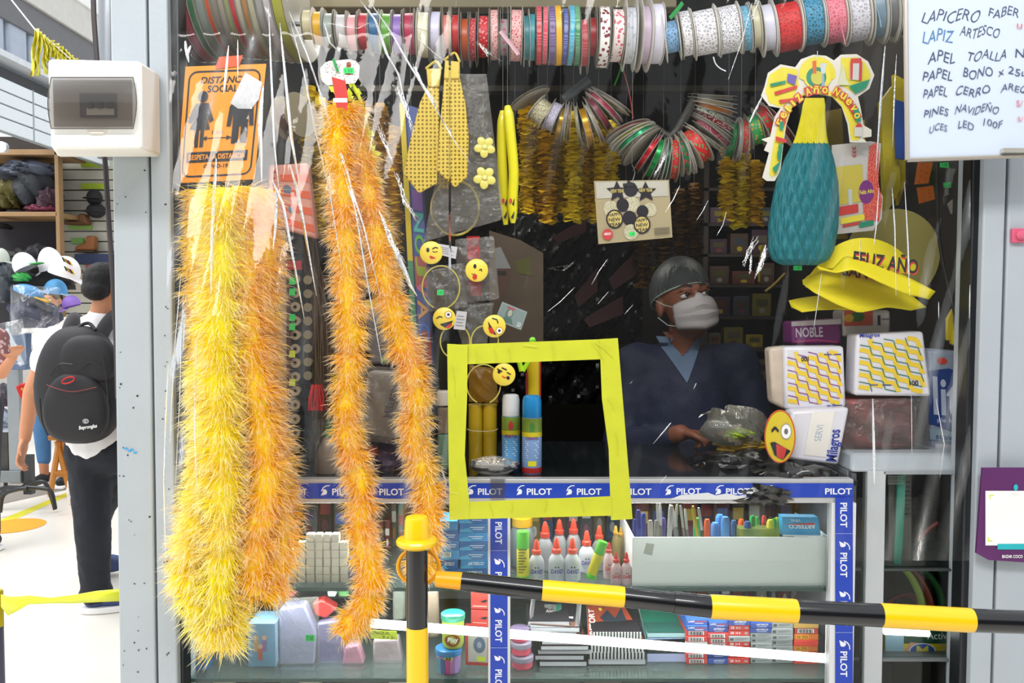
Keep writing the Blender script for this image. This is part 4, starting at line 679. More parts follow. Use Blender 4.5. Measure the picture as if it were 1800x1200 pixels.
def arcword(w, path, size):
    L = [0]
    for p, q_ in zip(path, path[1:]): L.append(L[-1]+math.dist(p, q_))
    for i, ch in enumerate(w):
        s_ = L[-1]*(i+.5)/len(w); j = max(k for k in range(len(L)-1) if L[k] <= s_); f_ = (s_-L[j])/(L[j+1]-L[j]); x = path[j][0]*(1-f_)+path[j+1][0]*f_; y = path[j][1]*(1-f_)+path[j+1][1]*f_
        dx = path[j+1][0]-path[j][0]; dy = path[j+1][1]-path[j][1]; l_ = math.hypot(dx, dy); dx /= l_; dy /= l_; vs, fs = glyph_run(ch, True)
        hh = size*(1.25 if ch.isupper() or ch in 'lñz' else 1); ww = size*(.9 if ch not in 'il' else .45)
        for k_, (m, g) in enumerate(((RD, 2.2), (YC, 0))):
            out = []
            for a, b in vs: a_ = (a-.5)*(ww+g); b_ = (b-.5)*(hh+g); out.append(c.pt(U(x+a_*dx+b_*dy), V(y+a_*dy-b_*dx)))
            if k_ == 0:
                c.k = 8; c.poly([(U(x+a_*dx+b_*dy), V(y+a_*dy-b_*dx)) for a_, b_ in ((-ww*.62, -hh*.62), (ww*.62, -hh*.62), (ww*.62, hh*.62), (-ww*.62, hh*.62))], RD); c.k = 9
            else: mb.add(out, fs, m)
arcword('Feliz', [(1368, 222), (1378, 198), (1392, 182), (1408, 168)], 11); arcword('Año', [(1412, 164), (1430, 158), (1456, 160)], 11); arcword('Nuevo', [(1463, 158), (1482, 170), (1496, 186), (1508, 210)], 11)
mb.build('header_print', hd)
# honeycomb body: stacked fins
prof = [(0, 172, 17), (.06, 180, 20), (.12, 200, 21), (.2, 225, 25), (.245, 250, 30), (.26, 256, 34), (.36, 280, 44), (.5, 320, 55), (.65, 360, 60), (.8, 400, 62), (.92, 440, 58), (.97, 458, 50), (1, 466, 30)]
def honey(y0, y1, m, nm):
    mb = MB(); nf = 28
    def fn(u, v):
        py = y0+(y1-y0)*v; w = np.interp(py, [p[1] for p in prof], [p[2] for p in prof]); a = pi*u; xs = np.interp(py, [172, 466], [1432, 1406])
        k = 1+.11*math.cos(2*pi*u*9)*math.cos(2*pi*v*4.5)+.03*math.cos(2*pi*u*18) if m is TEALP else 1+.05*math.cos(u*nf*pi*2)
        return W(xs-w*math.cos(a), py, Yb-.004-S(w*.75*math.sin(a)*k, Yb))
    mb.grid(fn, nf*2, 40 if m is TEALP else 6, m); o = mb.build(nm, t, smooth=False); return o
TEALP = M('136f78', .6, noise=.2, scale=30); YLP = M('d9cf22', .6, noise=.12, scale=40)
honey(250, 466, TEALP, 'bottle_body'); honey(172, 252, YLP, 'bottle_neck')
mb = MB(); mb.tube([W(1437, 90, Yb), W(1436, 104, Yb-.002)], .001, M('777b7f', .3, .9), 6); mb.build('hook', t)
price(1402, 471, 15, 8, Yb-.01, t)
# champagne card behind bottle
t = thing('champagne_card', 'sparkly greeting card with champagne glass, tucked beside the bottle', 'card', W(1500, 410, 2.14)); q = [(1462, 255), (1546, 248), (1552, 395), (1468, 412)]
mb = MB(); mb.prism([W(x, y, 2.14) for x, y in ((1462, 255), (1530, 248), (1549, 252), (1542, 330), (1552, 345), (1550, 385), (1535, 405), (1466, 412))], (0, .002, 0), M('c3c0bb', .4)); c = Card.px(q, 2.139, mb)
c.rectp(.05, .32, .62, .75, M('c6b64a', .4)); c.poly([(.78, .95), (.98, 1), (.94, .5), (1, .3), (.92, .05), (.6, .1), (.6, .35), (.7, .5)], pattern_mat('glitter_red', 'cf4438', 'f2a08c', 420, 'blobs')); c.disc(.68, .42, .16, .14, M('7a2f7c', .5)); c.text('Feliz Año', .54, .4, .84, .45, YC)
c.rectp(.08, .2, .5, .3, RD); c.rectp(.12, .1, .62, .17, YC); c.rectp(.16, .06, .56, .09, RD); c.rectp(.3, .3, .38, .48, M('b9c6c4', .4)); c.rectp(.5, .02, .8, .08, TG); c.text('333', .42, .84, .5, .96, RD, rot=-1); mb.build('card_face', t)
# yellow felt hats
def feltcap(pts, Y, m, label, brim, txt_=None):
    t = thing('felt_hat', label, 'hat', W(sum(p[0] for p in brim)/len(brim), max(p[1] for p in brim), Y))
    x0, x1, y0, y1 = pts; mb = MB()
    mb.grid(lambda u, v: W(x0+(x1-x0)*u, y1-(y1-y0)*v*math.sin(pi*min(max(u, .03), .97))**.55+12*u, Y-.05*math.sin(pi*u)*(1-.5*v)), 20, 8, m); cr_ = mb.build('crown', t)
    mb = MB(); n = len(brim)//2
    def fn(u, v):
        k = u*(n-1); i = min(int(k), n-2); f_ = k-i; a = [brim[i][j]*(1-f_)+brim[i+1][j]*f_ for j in (0, 1)]; bb = brim[::-1]; b = [bb[i][j]*(1-f_)+bb[i+1][j]*f_ for j in (0, 1)]
        return W(a[0]*(1-v)+b[0]*v, a[1]*(1-v)+b[1]*v, Y-.055-.05*v*math.sin(pi*u))
    mb.grid(fn, 24, 5, m); o = mb.build('brim', t); s_ = o.modifiers.new('thick', 'SOLIDIFY'); s_.thickness = .002
    if txt_:
        mb = MB(); c = Card.rect(txt_[1], txt_[2], txt_[3], txt_[4], Y-.062, mb); c.text(txt_[0], 0, .02, 1, .98, RD, True, slant=.03, fn=lambda u, v: (u+.012, v-.10-.5*u)); c.k = 3; c.text(txt_[0], 0, 0, 1, 1, M('23241f', .6), True, slant=.03, fn=lambda u, v: (u, v-.5*u)); mb.build('lettering', t)
YF = M('e4d312', .7, noise=.06, bump=.15, bscale=200)
t = thing('straw_boater', 'pale translucent yellow round hat behind the lettered felt hats', 'hat', W(1560, 500, 2.32))
mb = MB(); mb.lathe(W(1568, 452, 2.3), [(S(84, 2.3), 0), (S(83, 2.3), .004), (S(60, 2.3), .012), (S(56, 2.3), .03), (0, .034)][::-1], M('b3a960', .5, noise=.08), (0, 1, .15), n=44); mb.build('brim', t)
feltcap((1448, 1560, 442, 512), 2.25, YF, 'rearmost yellow felt hat, only its left brim showing at the bottom', [(1386, 528), (1410, 524), (1440, 520), (1480, 524), (1500, 530), (1500, 545), (1470, 544), (1440, 545), (1410, 549), (1392, 540)])
feltcap((1416, 1570, 440, 505), 2.19, YF, 'yellow felt hat in the middle of the stack with a wavy brim', [(1410, 492), (1440, 478), (1480, 475), (1530, 490), (1590, 510), (1628, 540), (1600, 545), (1560, 540), (1510, 550), (1470, 535), (1430, 514), (1412, 500)], ('SANO', 1480, 466, 1545, 484))
feltcap((1440, 1610, 412, 470), 2.12, YF, 'yellow felt hat on top with green and red FELIZ AÑO lettering', [(1436, 468), (1462, 476), (1485, 450), (1540, 462), (1600, 490), (1644, 512), (1632, 526), (1590, 516), (1545, 496), (1500, 474), (1470, 480), (1440, 474)], ('FELIZ AÑO', 1498, 434, 1612, 466))
# ---------------------------------------------------------------- glass showcase under the counter
ALU = M('c4c6c8', .35, .3, noise=.04); ALW = M('d6d8da', .4, noise=.03)
GLASS = film_mat('case_glass', gloss=.7, rough=.01, bump=0, ior=1.35, tint=(.95, .98, .97)); GEDGE = M('3e5a58', .2, noise=.1, alpha=1)
ZT = W(900, 845, 2.03).z; Z1 = W(900, 1031, 2.06).z; Z2 = W(900, 1190, 2.06).z; DB = 2.62
X0 = W(318, 1000, 2.03).x; X1 = W(1505, 1000, 2.03).x
t = thing('display_case', 'long glass display case under the counter with blue taped frame', 'showcase', ((X0+X1)/2, 2.3, 0))
def bar_(x0, y0, x1, y1, Y, D, m, n): mb = MB(); pbox(mb, x0, y0, x1, y1, Y, D, m); return mb.build(n, t, bev=.0015)
mb = MB(); mb.box((X0, 2.03, ZT-.012), (X1, DB, ZT), M('1c2022', .1, noise=.1)); mb.build('counter_top', t)
bar_(330, 842, 1500, 884, 2.022, .03, ALU, 'top_rail'); bar_(858, 884, 897, 1290, 2.018, .03, ALW, 'upright'); bar_(1459, 884, 1502, 1290, 2.018, .03, ALW, 'upright'); bar_(318, 884, 326, 1290, 2.022, .03, ALU, 'upright')
mb = MB(); pbox(mb, 326, 884, 1462, 1290, 2.036, .003, GLASS); mb.build('front_glass', t)
for z_, n_ in ((Z1, 'glass_shelf'), (Z2, 'glass_shelf'), (Z2-.22, 'glass_shelf')):
    mb = MB(); mb.box((X0, 2.055, z_-.008), (X1, DB, z_), film_mat('shelf_glass', gloss=.8, rough=.02, bump=0, ior=1.5, tint=(.86, .93, .91), haze=.12, hazecol=(.5, .6, .58))); sh = mb.build(n_, t)
    mb = MB(); mb.box((X0, 2.052, z_-.0085), (X1, 2.055, z_), GEDGE); mb.build('shelf_edge', sh)
mb = MB(); mb.box((X0, DB, 0), (X1, DB+.02, ZT-.02), M('8d9494', .7, noise=.15, scale=3)); mb.build('back_panel', t)
mb = MB(); mb.box((X0, 2.03, .02), (X1, DB, .06), M('5d6060', .7)); mb.build('bottom_panel', t)
BLU = M('1b3fae', .35, noise=.04); TAPEW = M('e6e9f2', .4)
def logo(c, u0, v0, u1, v1, fl=False):
    def g(a, b): return (u0+(u1-u0)*b, v1-(v1-v0)*a) if fl else (u0+(u1-u0)*a, v0+(v1-v0)*b)
    c.poly([g(*p) for p in ((.0, .0), (.12, .02), (.62, .12), (.70, .35), (.60, .55), (.38, .62), (.15, .5), (.28, .45), (.12, .2))], TAPEW)
    c.poly([g(*p) for p in ((.02, .42), (.22, .78), (.55, .97), (.98, 1), (1, .92), (.6, .88), (.3, .7), (.15, .42))], TAPEW)
def htape(x0, x1, y0, y1, Y, units):
    mb = MB(); c = Card.rect(x0, y0, x1, y1, Y, mb); c.rectp(0, 0, 1, 1, BLU); w = x1-x0
    for kind, a, b in units:
        if kind == 'L': logo(c, (a-x0)/w, .2, (b-x0)/w, .88)
        else: c.text(kind, (a-x0)/w, .22, (b-x0)/w, .66, TAPEW)
    return mb.build('blue_tape', t)
htape(515, 724, 849, 876, 2.0205, [('SOT', 518, 539), ('L', 564, 580), ('PILOT', 584, 628), ('L', 650, 664), ('PILOT', 667, 710)])
htape(724, 822, 849, 876, 2.0206, [('PILOT', 742, 788)]); htape(820, 1180, 849, 875, 2.0206, [('L', 821, 837), ('PILOT', 840, 883), ('L', 908, 922), ('PILOT', 926, 970), ('L', 995, 1010), ('PILOT', 1014, 1057), ('PILOT', 1099, 1145), ('L', 1169, 1184)])
htape(1176, 1500, 849, 874, 2.0203, [('PILOT', 1189, 1232), ('L', 1257, 1272), ('PILOT', 1276, 1318), ('L', 1345, 1358), ('PILOT', 1450, 1497)])
mb = MB(); c = Card.rect(1176, 864, 1312, 878, 2.0195, mb); c.poly([(0, 0), (1, 0), (1, .7), (.9, .5), (.75, .8), (.6, .55), (.5, .9), (.3, .7), (.15, .6)], ALW); mb.build('torn_edge', t)
def vtape(x0, x1, y0, y1, Y, texts, logos, seams):
    mb = MB(); c = Card.rect(x0, y0, x1, y1, Y, mb); c.rectp(0, 0, 1, 1, BLU); h = y1-y0
    for a, b in texts: c.text('PILOT', .28, 1-(b-y0)/h, .68, 1-(a-y0)/h, TAPEW, rot=-1)
    for a, b in logos:
        logo(c, .22, 1-(b-y0)/h, .84, 1-(a-y0)/h, True)
    for s_ in seams: c.rectp(0, 1-(s_-y0)/h, 1, 1-(s_-1-y0)/h, M('8fa0d8', .4))
    return mb.build('blue_tape', t)
vtape(862, 892, 905, 1290, 2.0165, [(917, 955), (1004, 1042), (1088, 1127), (1175, 1213)], [(980, 996), (1066, 1080), (1150, 1164)], [967, 1137])
vtape(1468, 1499, 874, 1290, 2.0165, [(883, 926), (970, 1013), (1055, 1098), (1143, 1188)], [(950, 965), (1037, 1052), (1123, 1140)], [937, 1110])
# glowing tubes added as the white streak reflected in case and cabinet glass
STREAK = M('ffffff', .5, emis=2.6, noise=0)
t = thing('reflection_tube', 'long white glowing tube standing in for a glass reflection across the lower shelf', 'lamp', W(1060, 1135, 2.06))
mb = MB(); mb.tube([W(650, 1095, 2.05), W(1456, 1157, 2.05)], S(8, 2.05), STREAK, 12); mb.build('tube', t)
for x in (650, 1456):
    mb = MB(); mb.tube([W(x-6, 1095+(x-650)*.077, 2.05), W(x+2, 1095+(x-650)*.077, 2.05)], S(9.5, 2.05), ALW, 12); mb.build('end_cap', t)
# ---------------------------------------------------------------- right cabinet
t = thing('side_cabinet', 'grey aluminium framed glass cabinet standing at the right end', 'cabinet', (W(1600, 1100, 2.1).x, 2.3, 0)); Yc = 2.08
CB = M('a5abb0', .35, .2, noise=.06); cx0 = W(1492, 1000, Yc).x; cx1 = W(1712, 1000, Yc).x; zt = W(1600, 800, Yc).z; zt2 = W(1600, 830, Yc).z
mb = MB(); mb.hexa([(cx0, Yc, zt2), (cx1, Yc, zt2), (cx1-.01, Yc+.03, zt), (cx0+.015, Yc+.03, zt)], [(cx0, 2.55, zt2), (cx1, 2.55, zt2), (cx1-.01, 2.55, zt), (cx0+.015, 2.55, zt)], M('aab2b8', .3, noise=.05)); mb.build('top_cover', t, bev=.008)
def cbar(x0, y0, x1, y1, m=CB, n='frame_bar', D=.03, Y=Yc): mb = MB(); pbox(mb, x0, y0, x1, y1, Y, D, m); return mb.build(n, t, bev=.0015)
cbar(1521, 828, 1553, 1300, M('bfc3c6', .4, noise=.05), 'upright'); cbar(1493, 832, 1502, 1300, M('4a4c50', .5), 'upright'); cbar(1553, 826, 1706, 834); cbar(1552, 1000, 1706, 1004, M('3c4040', .4), 'shelf_edge'); cbar(1552, 1158, 1706, 1163, M('6a7070', .4), 'shelf_edge')
mb = MB(); pbox(mb, 1500, 832, 1706, 1300, Yc+.012, .003, GLASS); mb.build('front_glass', t)
mb = MB(); mb.box((cx0, 2.52, 0), (cx1, 2.55, zt2), M('23302c', .8, noise=.3, scale=6)); mb.build('back_panel', t)
mb = MB(); mb.box((cx0, Yc+.02, 0), (cx0+.012, 2.52, zt2), M('8d9297', .4)); mb.build('side_panel', t)
zsc = W(1600, 1002, Yc).z; zsd = W(1600, 1161, Yc).z
for z_ in (zsc, zsd, .06):
    mb = MB(); mb.box((cx0, Yc+.02, z_-.008), (cx1, 2.52, z_), M('4c5654', .4)); mb.build('shelf', t)
t = thing('reflection_tube', 'short glowing tube standing in for a reflection in the right cabinet glass', 'lamp', W(1592, 1115, 2.1)); mb = MB(); mb.tube([W(1554, 1108, 2.11), W(1632, 1112, 2.11)], S(7, 2.1), STREAK, 12); mb.build('tube', t)  # added glow for the far end of the reflected streak
# cabinet goods: teal comb, green and red hair combs, box with M ovals
CBN = 'goods in the right cabinet'
def outline(name, label, cat, pts, Y, D, m, group=None, bev=.001): return one(pxprism(pts, Y, D, m), name, label, cat, group, bev=bev)
t = thing('hair_comb_card', 'card holding a turquoise comb with large dark teeth in the cabinet', 'comb', W(1590, 995, 2.14))
mb = pxprism([(1562, 834), (1602, 834), (1602, 995), (1562, 995)], 2.145, .002, M('6e6a62', .5)); mb.build('card', t)
mb = pxprism([(1578, 834), (1592, 834), (1590, 900), (1584, 996), (1571, 996)], 2.13, .006, M('22a890', .35)); mb.build('comb_spine', t)
for k in range(9):
    mb = pxprism([(1586, 836+k*8), (1604, 839+k*8), (1586, 842+k*8)], 2.132, .004, M('24b598' if k > 9 else '1b1d20', .4)); mb.build('comb_tooth', t)
mb = MB(); c = Card.rect(1560, 836, 1588, 852, 2.128, mb)
for k in range(5): c.rectp(0, .1+.2*k, 1, .16+.2*k, WHITE); c.k = 1
mb.build('card_print', t)
for i, (pts, col, lab) in enumerate(((((1592, 1002), (1605, 1020), (1618, 1050), (1624, 1082)), '8fae2e', 'lime green hairband standing in the cabinet'), (((1602, 1002), (1618, 1020), (1632, 1050), (1640, 1084)), 'b0482c', 'rust red hairband standing beside the lime one'), (((1622, 1003), (1640, 1020), (1652, 1045), (1656, 1082)), '2a7a3c', 'dark green hairband to the right of the rust red one'), (((1648, 1003), (1662, 1020), (1672, 1050), (1676, 1082)), '1f5a30', 'deep green hairband, rightmost in the cabinet'), (((1562, 1060), (1575, 1050), (1600, 1046), (1620, 1062)), 'a83a28', 'red curved hairband lying at the left of the cabinet shelf'))):
    mb = MB(); mb.tube(curve_pts([(x, y, 2.22+.02*i) for x, y in pts], 6), .005, M(col, .4), 8, flat=2.2); one(mb, 'hairband', lab, 'hairband', CBN)
outline('dark_bag', 'dark crumpled bag on the upper cabinet shelf behind the comb', 'bag', [(1605, 905), (1640, 880), (1690, 890), (1700, 940), (1690, 1000), (1612, 1000)], 2.3, .08, M('14201c', .3, noise=.4, scale=20, bump=.8, bscale=30))
outline('dark_bag', 'green dark bag at the bottom of the upper cabinet shelf', 'bag', [(1610, 960), (1650, 945), (1698, 960), (1700, 1000), (1605, 1000)], 2.24, .05, M('14442c', .3, noise=.4, scale=20, bump=.8, bscale=30))
mb = MB(); mb.tube(curve_pts([(1612, 950, 2.2), (1632, 930, 2.2), (1648, 918, 2.2)], 4), .006, M('a8321f', .4), 8); one(mb, 'hair_tie', 'short red hair tie on the dark bag in the cabinet', 'hair tie')
t = thing('diaper_box', 'yellow and green pack with blue oval M logos low in the cabinet', 'pack', (W(1620, 1160, 2.14).x, 2.16, zsd))
mb = MB(); pbox(mb, 1556, 1108, 1704, 1158, 2.14, .12, M('e2c81e', .4), z0=zsd); mb.build('pack', t)
mb = MB(); c = Card.rect(1556, 1108, 1704, 1158, 2.1395, mb); c.rectp(.22, .55, 1, 1, M('1d4f38', .4)); c.text('Active Sec', .50, .70, .97, .95, WHITE, False); c.rectp(0, 0, .22, .9, M('9cc4d8', .4)); c.poly([(.2, .2), (.3, .6), (.45, .55), (.3, .3)], M('d9a48a', .5))
for u in (.44, 1.0):
    if u < 1: c.disc(u, .30, .16, .27, M('e8e8ea', .4)); c.disc(u, .30, .145, .24, M('1d55a8', .4)); c.text('M', u-.07, .13, u+.07, .47, YC)
    else: c.disc(.93, .30, .07, .24, M('1d55a8', .4))
mb.build('pack_print', t)
# ---------------------------------------------------------------- shelf goods in the case
GS = .0
def sitbox(name, label, cat, x0, y0, x1, Y, D, zb, m, group=None, y1=None, prints=None, bev=.001, h=None):
    a = W(x0, y0, Y); b = W(x1, y0, Y); z1_ = a.z if h is None else zb+h; cxm = (a.x+b.x)/2
    t = thing(name, label, cat, (cxm, Y+D/2, zb), group); mb = MB(); mb.box((a.x, Y, zb), (b.x, Y+D, z1_), m); mb.build('carton', t, bev=bev)
    if prints:
        mb = MB(); c = Card((a.x, Y, z1_), (b.x, Y, z1_), (b.x, Y, zb), (a.x, Y, zb), mb); prints(c); mb.build('print', t)
    return t
# white eraser blocks
ERA = M('efece4', .6, noise=.03); cols = [(505, 522, 4), (523, 537, 5), (538, 553, 5), (554, 567, 5), (568, 581, 5), (582, 596, 5), (597, 612, 5)]; hh = S(14.6, 2.09)
for ci, (a, b, n) in enumerate(cols):
    for k in range(n+(1 if ci in (3, 4) else 0)+(1 if ci in (2, 5) else 0)):
        x0 = W(a+.5, 1000, 2.09).x; x1 = W(b-.3, 1000, 2.09).x; z0 = Z1+k*hh+.0003; dx = random.uniform(-.001, .001); row = 'topmost' if k == n+(1 if ci in (3, 4) else 0)+(1 if ci in (2, 5) else 0)-1 else ['bottom', 'second', 'third', 'fourth', 'fifth', 'sixth', 'seventh'][k]+' layer'
        one(MB().box((x0+dx, 2.09, z0), (x1+dx, 2.112, z0+hh-.0006), ERA), 'eraser', f'white block eraser, {row}, in the {["first", "second", "third", "fourth", "fifth", "sixth", "seventh"][ci]} column from the left', 'eraser', 'white block erasers stacked in the case', bev=.0015)
for k in range(2): one(MB().box((W(540+16*k, 1000, 2.1).x, 2.125, Z1+.001), (W(554+16*k, 1000, 2.1).x, 2.145, W(550, 950, 2.125).z), ERA), 'eraser', f'white eraser standing upright behind the stack, {["left", "right"][k]} of the two', 'eraser', bev=.0015)
for k in range(4): one(MB().box((W(612, 1000, 2.09).x, 2.09, Z1+.002+k*S(11, 2.09)), (W(634, 1000, 2.09).x, 2.13, Z1+k*S(11, 2.09)+S(10, 2.09)), M('5a6aa6', .5)), 'blue_carton', f'slate blue small carton beside the erasers, {["lowest", "second", "third", "top"][k]} of four', 'carton', 'slate blue cartons by the erasers', bev=.001)
# blue boxes
BB = [M('2f74b8', .4, noise=.3, scale=18), M('2a62a8', .4, noise=.3, scale=18), M('2f88c8', .4, noise=.35, scale=14)]
def artp(k):
    def f(c):
        c.poly([(0, 0), (.5, 0), (.3, .5), (0, .3)], M('4aa6d8', .4))
        if k == 0: c.text('ARTESCO', .25, .4, .8, .75, WHITE, slant=.05)
        elif k == 1: c.rectp(.1, .25, .55, .8, WHITE); [c.rectp(.12+.04*i, .3, .135+.04*i, .75, INK) for i in range(10)]
        else: c.rectp(.35, .5, .85, .6, M('c8d8ea', .5)); c.rectp(.45, .3, .8, .38, M('c8d8ea', .5))
    return f
for col, (a, b, n, ytop) in enumerate(((770, 803, 6, 915), (805, 857, 7, 905))):
    h_ = (W(800, ytop, 2.12).z-Z1)/n; lab = ['left', 'right'][col]
    for k in range(n):
        dx = random.uniform(-2, 2); sitbox('stationery_carton', f'blue stationery carton, {["bottom one", "second up", "third up", "fourth up", "fifth up", "sixth up", "top one"][k]} of the {lab} stack behind the post', 'carton', a+dx, 0, b+dx, 2.12+.01*col, .09, Z1+k*h_, BB[(k+col) % 3], 'blue cartons behind the barrier post', prints=artp([1, 0, 1, 2, 2, 1, 2][k] if col == 0 else [0, 0, 2, 2, 2, 2, 2][k]), h=h_*.97)
# glue bottles and sticks
def glue(px, Y, r, label, capc='e8451f', body='c9cdd4', hcap=1, ybot=None, h=None, ink=True, lean=0, grp='glue bottles on the upper case shelf'):
    x = W(px, 1000, Y).x; zb = Z1+.0005; t = thing('glue_bottle', label, 'glue bottle', (x, Y, zb), grp); R = S(r, Y); H = h or R*3.4
    mb = MB(); mb.lathe((x, Y, zb), [(R*.9, 0), (R, R*.12), (R, H*.62), (R*.93, H*.76), (R*.62, H*.92), (R*.5, H*.95), (R*.5, H)], M(body, .35, noise=.05, sss=0), n=22); mb.build('bottle', t)
    mb = MB(); mb.lathe((x, Y, zb+H*.99), [(R*.56, 0), (R*.58, R*.5), (R*.42, R*.62), (R*.36, R*1.1), (R*.22, R*1.75), (R*.12, R*1.85)], M(capc, .35), n=18); mb.build('cap', t)
    if ink:
        pj = lambda p: Vector((p.x, Y-math.sqrt(max(1e-8, R*R-(p.x-x)**2)), p.z))
        mb = MB(); c = Card((x-R*.8, Y-R, zb+H*.58), (x+R*.8, Y-R, zb+H*.58), (x+R*.8, Y-R, zb+H*.1), (x-R*.8, Y-R, zb+H*.1), mb, proj=pj, eps=.0012)
        c.text('DAVID', .05, .45, .95, .78, M(ink if isinstance(ink, str) else '4a44a8', .5), slant=.05); c.rectp(.15, .32, .85, .35, M('8a88b8', .5)); c.rectp(.2, .2, .8, .23, M('8a88b8', .5)); c.disc(.4, .95, .06, .07, M('4a4a52', .5)); c.disc(.62, .95, .06, .07, M('4a4a52', .5)); mb.build('label_print', t)
glue(943, 2.11, 14, 'orange-capped white glue bottle, front row, leftmost'); glue(978, 2.11, 14.5, 'orange-capped white glue bottle, front row, second from left'); glue(1006, 2.11, 14.5, 'orange-capped white glue bottle, front row, directly right of the second')
glue(1031, 2.18, 14, 'orange-capped glue bottle behind the tilted glue stick'); glue(958, 2.2, 15, 'orange-capped glue bottle, back row, leftmost', 'd23a1e', '8d8f92', ink=False, h=.085); glue(983, 2.22, 14, 'orange-capped glue bottle, back row, second', 'd23a1e', '8d8f92', ink=False, h=.088)
glue(1008, 2.22, 14, 'orange-capped glue bottle, back row, third', 'd23a1e', '8d8f92', ink=False, h=.09); glue(1053, 2.2, 13, 'orange-capped glue bottle, back row, rightmost', 'd23a1e', '8d8f92', ink=False, h=.08)
glue(1083, 2.08, 9.5, 'slim red-capped bottle, front left of the red-capped trio', 'd9332a', 'd6b8bc', h=.055, ink='c8303a', grp='slim red-capped glue bottles'); glue(1101, 2.08, 9.5, 'slim red-capped bottle, front right next to the white crate', 'd9332a', 'd8bcc0', h=.055, ink='c8303a', grp='slim red-capped glue bottles'); glue(1070, 2.13, 9.5, 'slim red-capped bottle, rear left of the trio', 'c92a26', 'cdb0b4', h=.065, ink='c8303a', grp='slim red-capped glue bottles')
for i, (px, y) in enumerate(((1082, 0), (1091, 0))): glue(px, 2.21+.03*i, 8, f'yellow-tipped slim bottle behind the red caps, {["left", "right"][i]} of two', 'd0a020', '8a7a40', h=.09-.012*i, ink=False, grp='yellow-tipped slim bottles')
def stick(a, b, r, Y, label):
    A_ = W(*a, Y); B_ = W(*b, Y); d = B_-A_; t = thing('glue_stick', label, 'glue stick', A_ if A_.z < B_.z else B_); g = M('5fc83a', .35)
    for f0, f1, m, n in ((0, .12, g, 'base_cap'), (.12, .66, M('d9cf2a', .4, noise=.1, scale=90), 'sleeve'), (.66, 1, g, 'top_cap')):
        mb = MB(); mb.tube([A_+d*f0, A_+d*(f0+.01), A_+d*(f1-.02), A_+d*f1], [S(r*.95, Y), S(r, Y), S(r, Y), S(r*.93, Y)], m, 18); mb.build(n, t)
    return t
a = stick((919, 1021), (919, 933), 11, 2.09, 'green and yellow glue stick standing upright at the left')
mb = MB(); x = W(919, 1000, 2.09).x
for k in range(9): c = Card.rect(911, 965+5*k, 926, 967+5*k, 2.09-S(11.4, 2.09), mb); c.rectp(0, 0, 1-.2*(k % 3), 1, M('7a7420', .5))
mb.build('sleeve_print', a)
stick((1038, 1016), (1060, 951), 9, 2.075, 'green and yellow glue stick leaning between the bottles')
bt = thing('yellow_lid_jar', 'translucent jar with yellow lid behind the upright glue stick', 'jar', (W(918, 1000, 2.24).x, 2.24, Z1)); mb = MB(); mb.lathe((W(918, 1000, 2.24).x, 2.24, Z1), [(.03, 0), (.032, .01), (.032, .09), (.024, .105)], M('7c8486', .3), n=22); mb.build('jar', bt)
mb = MB(); mb.lathe((W(918, 1000, 2.24).x, 2.24, Z1+.104), [(.027, 0), (.027, .022), (.02, .026)], M('d2a41c', .4), n=22); mb.build('lid', bt)
# background clutter packs on the upper shelf
ORD = 'first second third fourth fifth sixth seventh eighth ninth tenth eleventh twelfth'.split()
def clutter(n, x0, x1, z, Y0, Y1, hmin, hmax, cols, name, where, cat='packet', grp=None):
    w = (x1-x0)/n
    for i in range(n):
        nm, h_ = cols[i % len(cols)]; Y = random.uniform(Y0, Y1); a = W(x0+w*i+1, 1000, Y).x; b = W(x0+w*(i+1)-1, 1000, Y).x; hgt = random.uniform(hmin, hmax)
        t = thing(name, f'{nm} {name.replace("_", " ")} {where}, {ORD[i]} from the left', cat, ((a+b)/2, Y, z+.0005), grp or f'{name.replace("_", " ")}s {where}')
        mb = MB(); mb.box((a, Y, z+.0005), (b, Y+.03, z+hgt), M(h_, .4, noise=.3, scale=40)); mb.build('pouch', t, bev=.004)
        mb = MB(); c = Card((a, Y, z+hgt), (b, Y, z+hgt), (b, Y, z), (a, Y, z), mb, eps=.001); c.rectp(.15, .5, .85, .72, M(random.choice(['d8d8d0', 'd0b040', 'b84040', '4a60a0']), .5)); c.disc(.5, .28, .22, .12, M(random.choice(['d8d8d0', 'c08a40', '8a4a60']), .5)); mb.build('pouch_print', t)
clutter(11, 640, 770, Z1, 2.3, 2.45, .06, .15, [('grey', '6f7468'), ('dusty green', '6f8a7c'), ('smoky', '7c746c'), ('maroon', '6a3236')], 'craft_packet', 'behind the dangling tinsel')
clutter(9, 905, 1110, Z1, 2.4, 2.5, .13, .17, [('dark', '3a3a44'), ('gold', '8a7426'), ('blue', '2d5c8c'), ('brown', '5c463c'), ('wine', '6c2630')], 'craft_packet', 'behind the glue bottles')
clutter(12, 1115, 1450, Z1, 2.36, 2.5, .12, .17, [('ruby', '581c20'), ('black', '22222a'), ('brown', '4a342a'), ('red', '7a2422'), ('navy', '20284a')], 'small_packet', 'behind the pens')
clutter(5, 505, 640, Z1, 2.35, 2.5, .10, .16, [('dark olive', '4e4a3c'), ('grey blue', '56707c'), ('brown', '54453a')], 'dark_packet', 'behind the erasers')
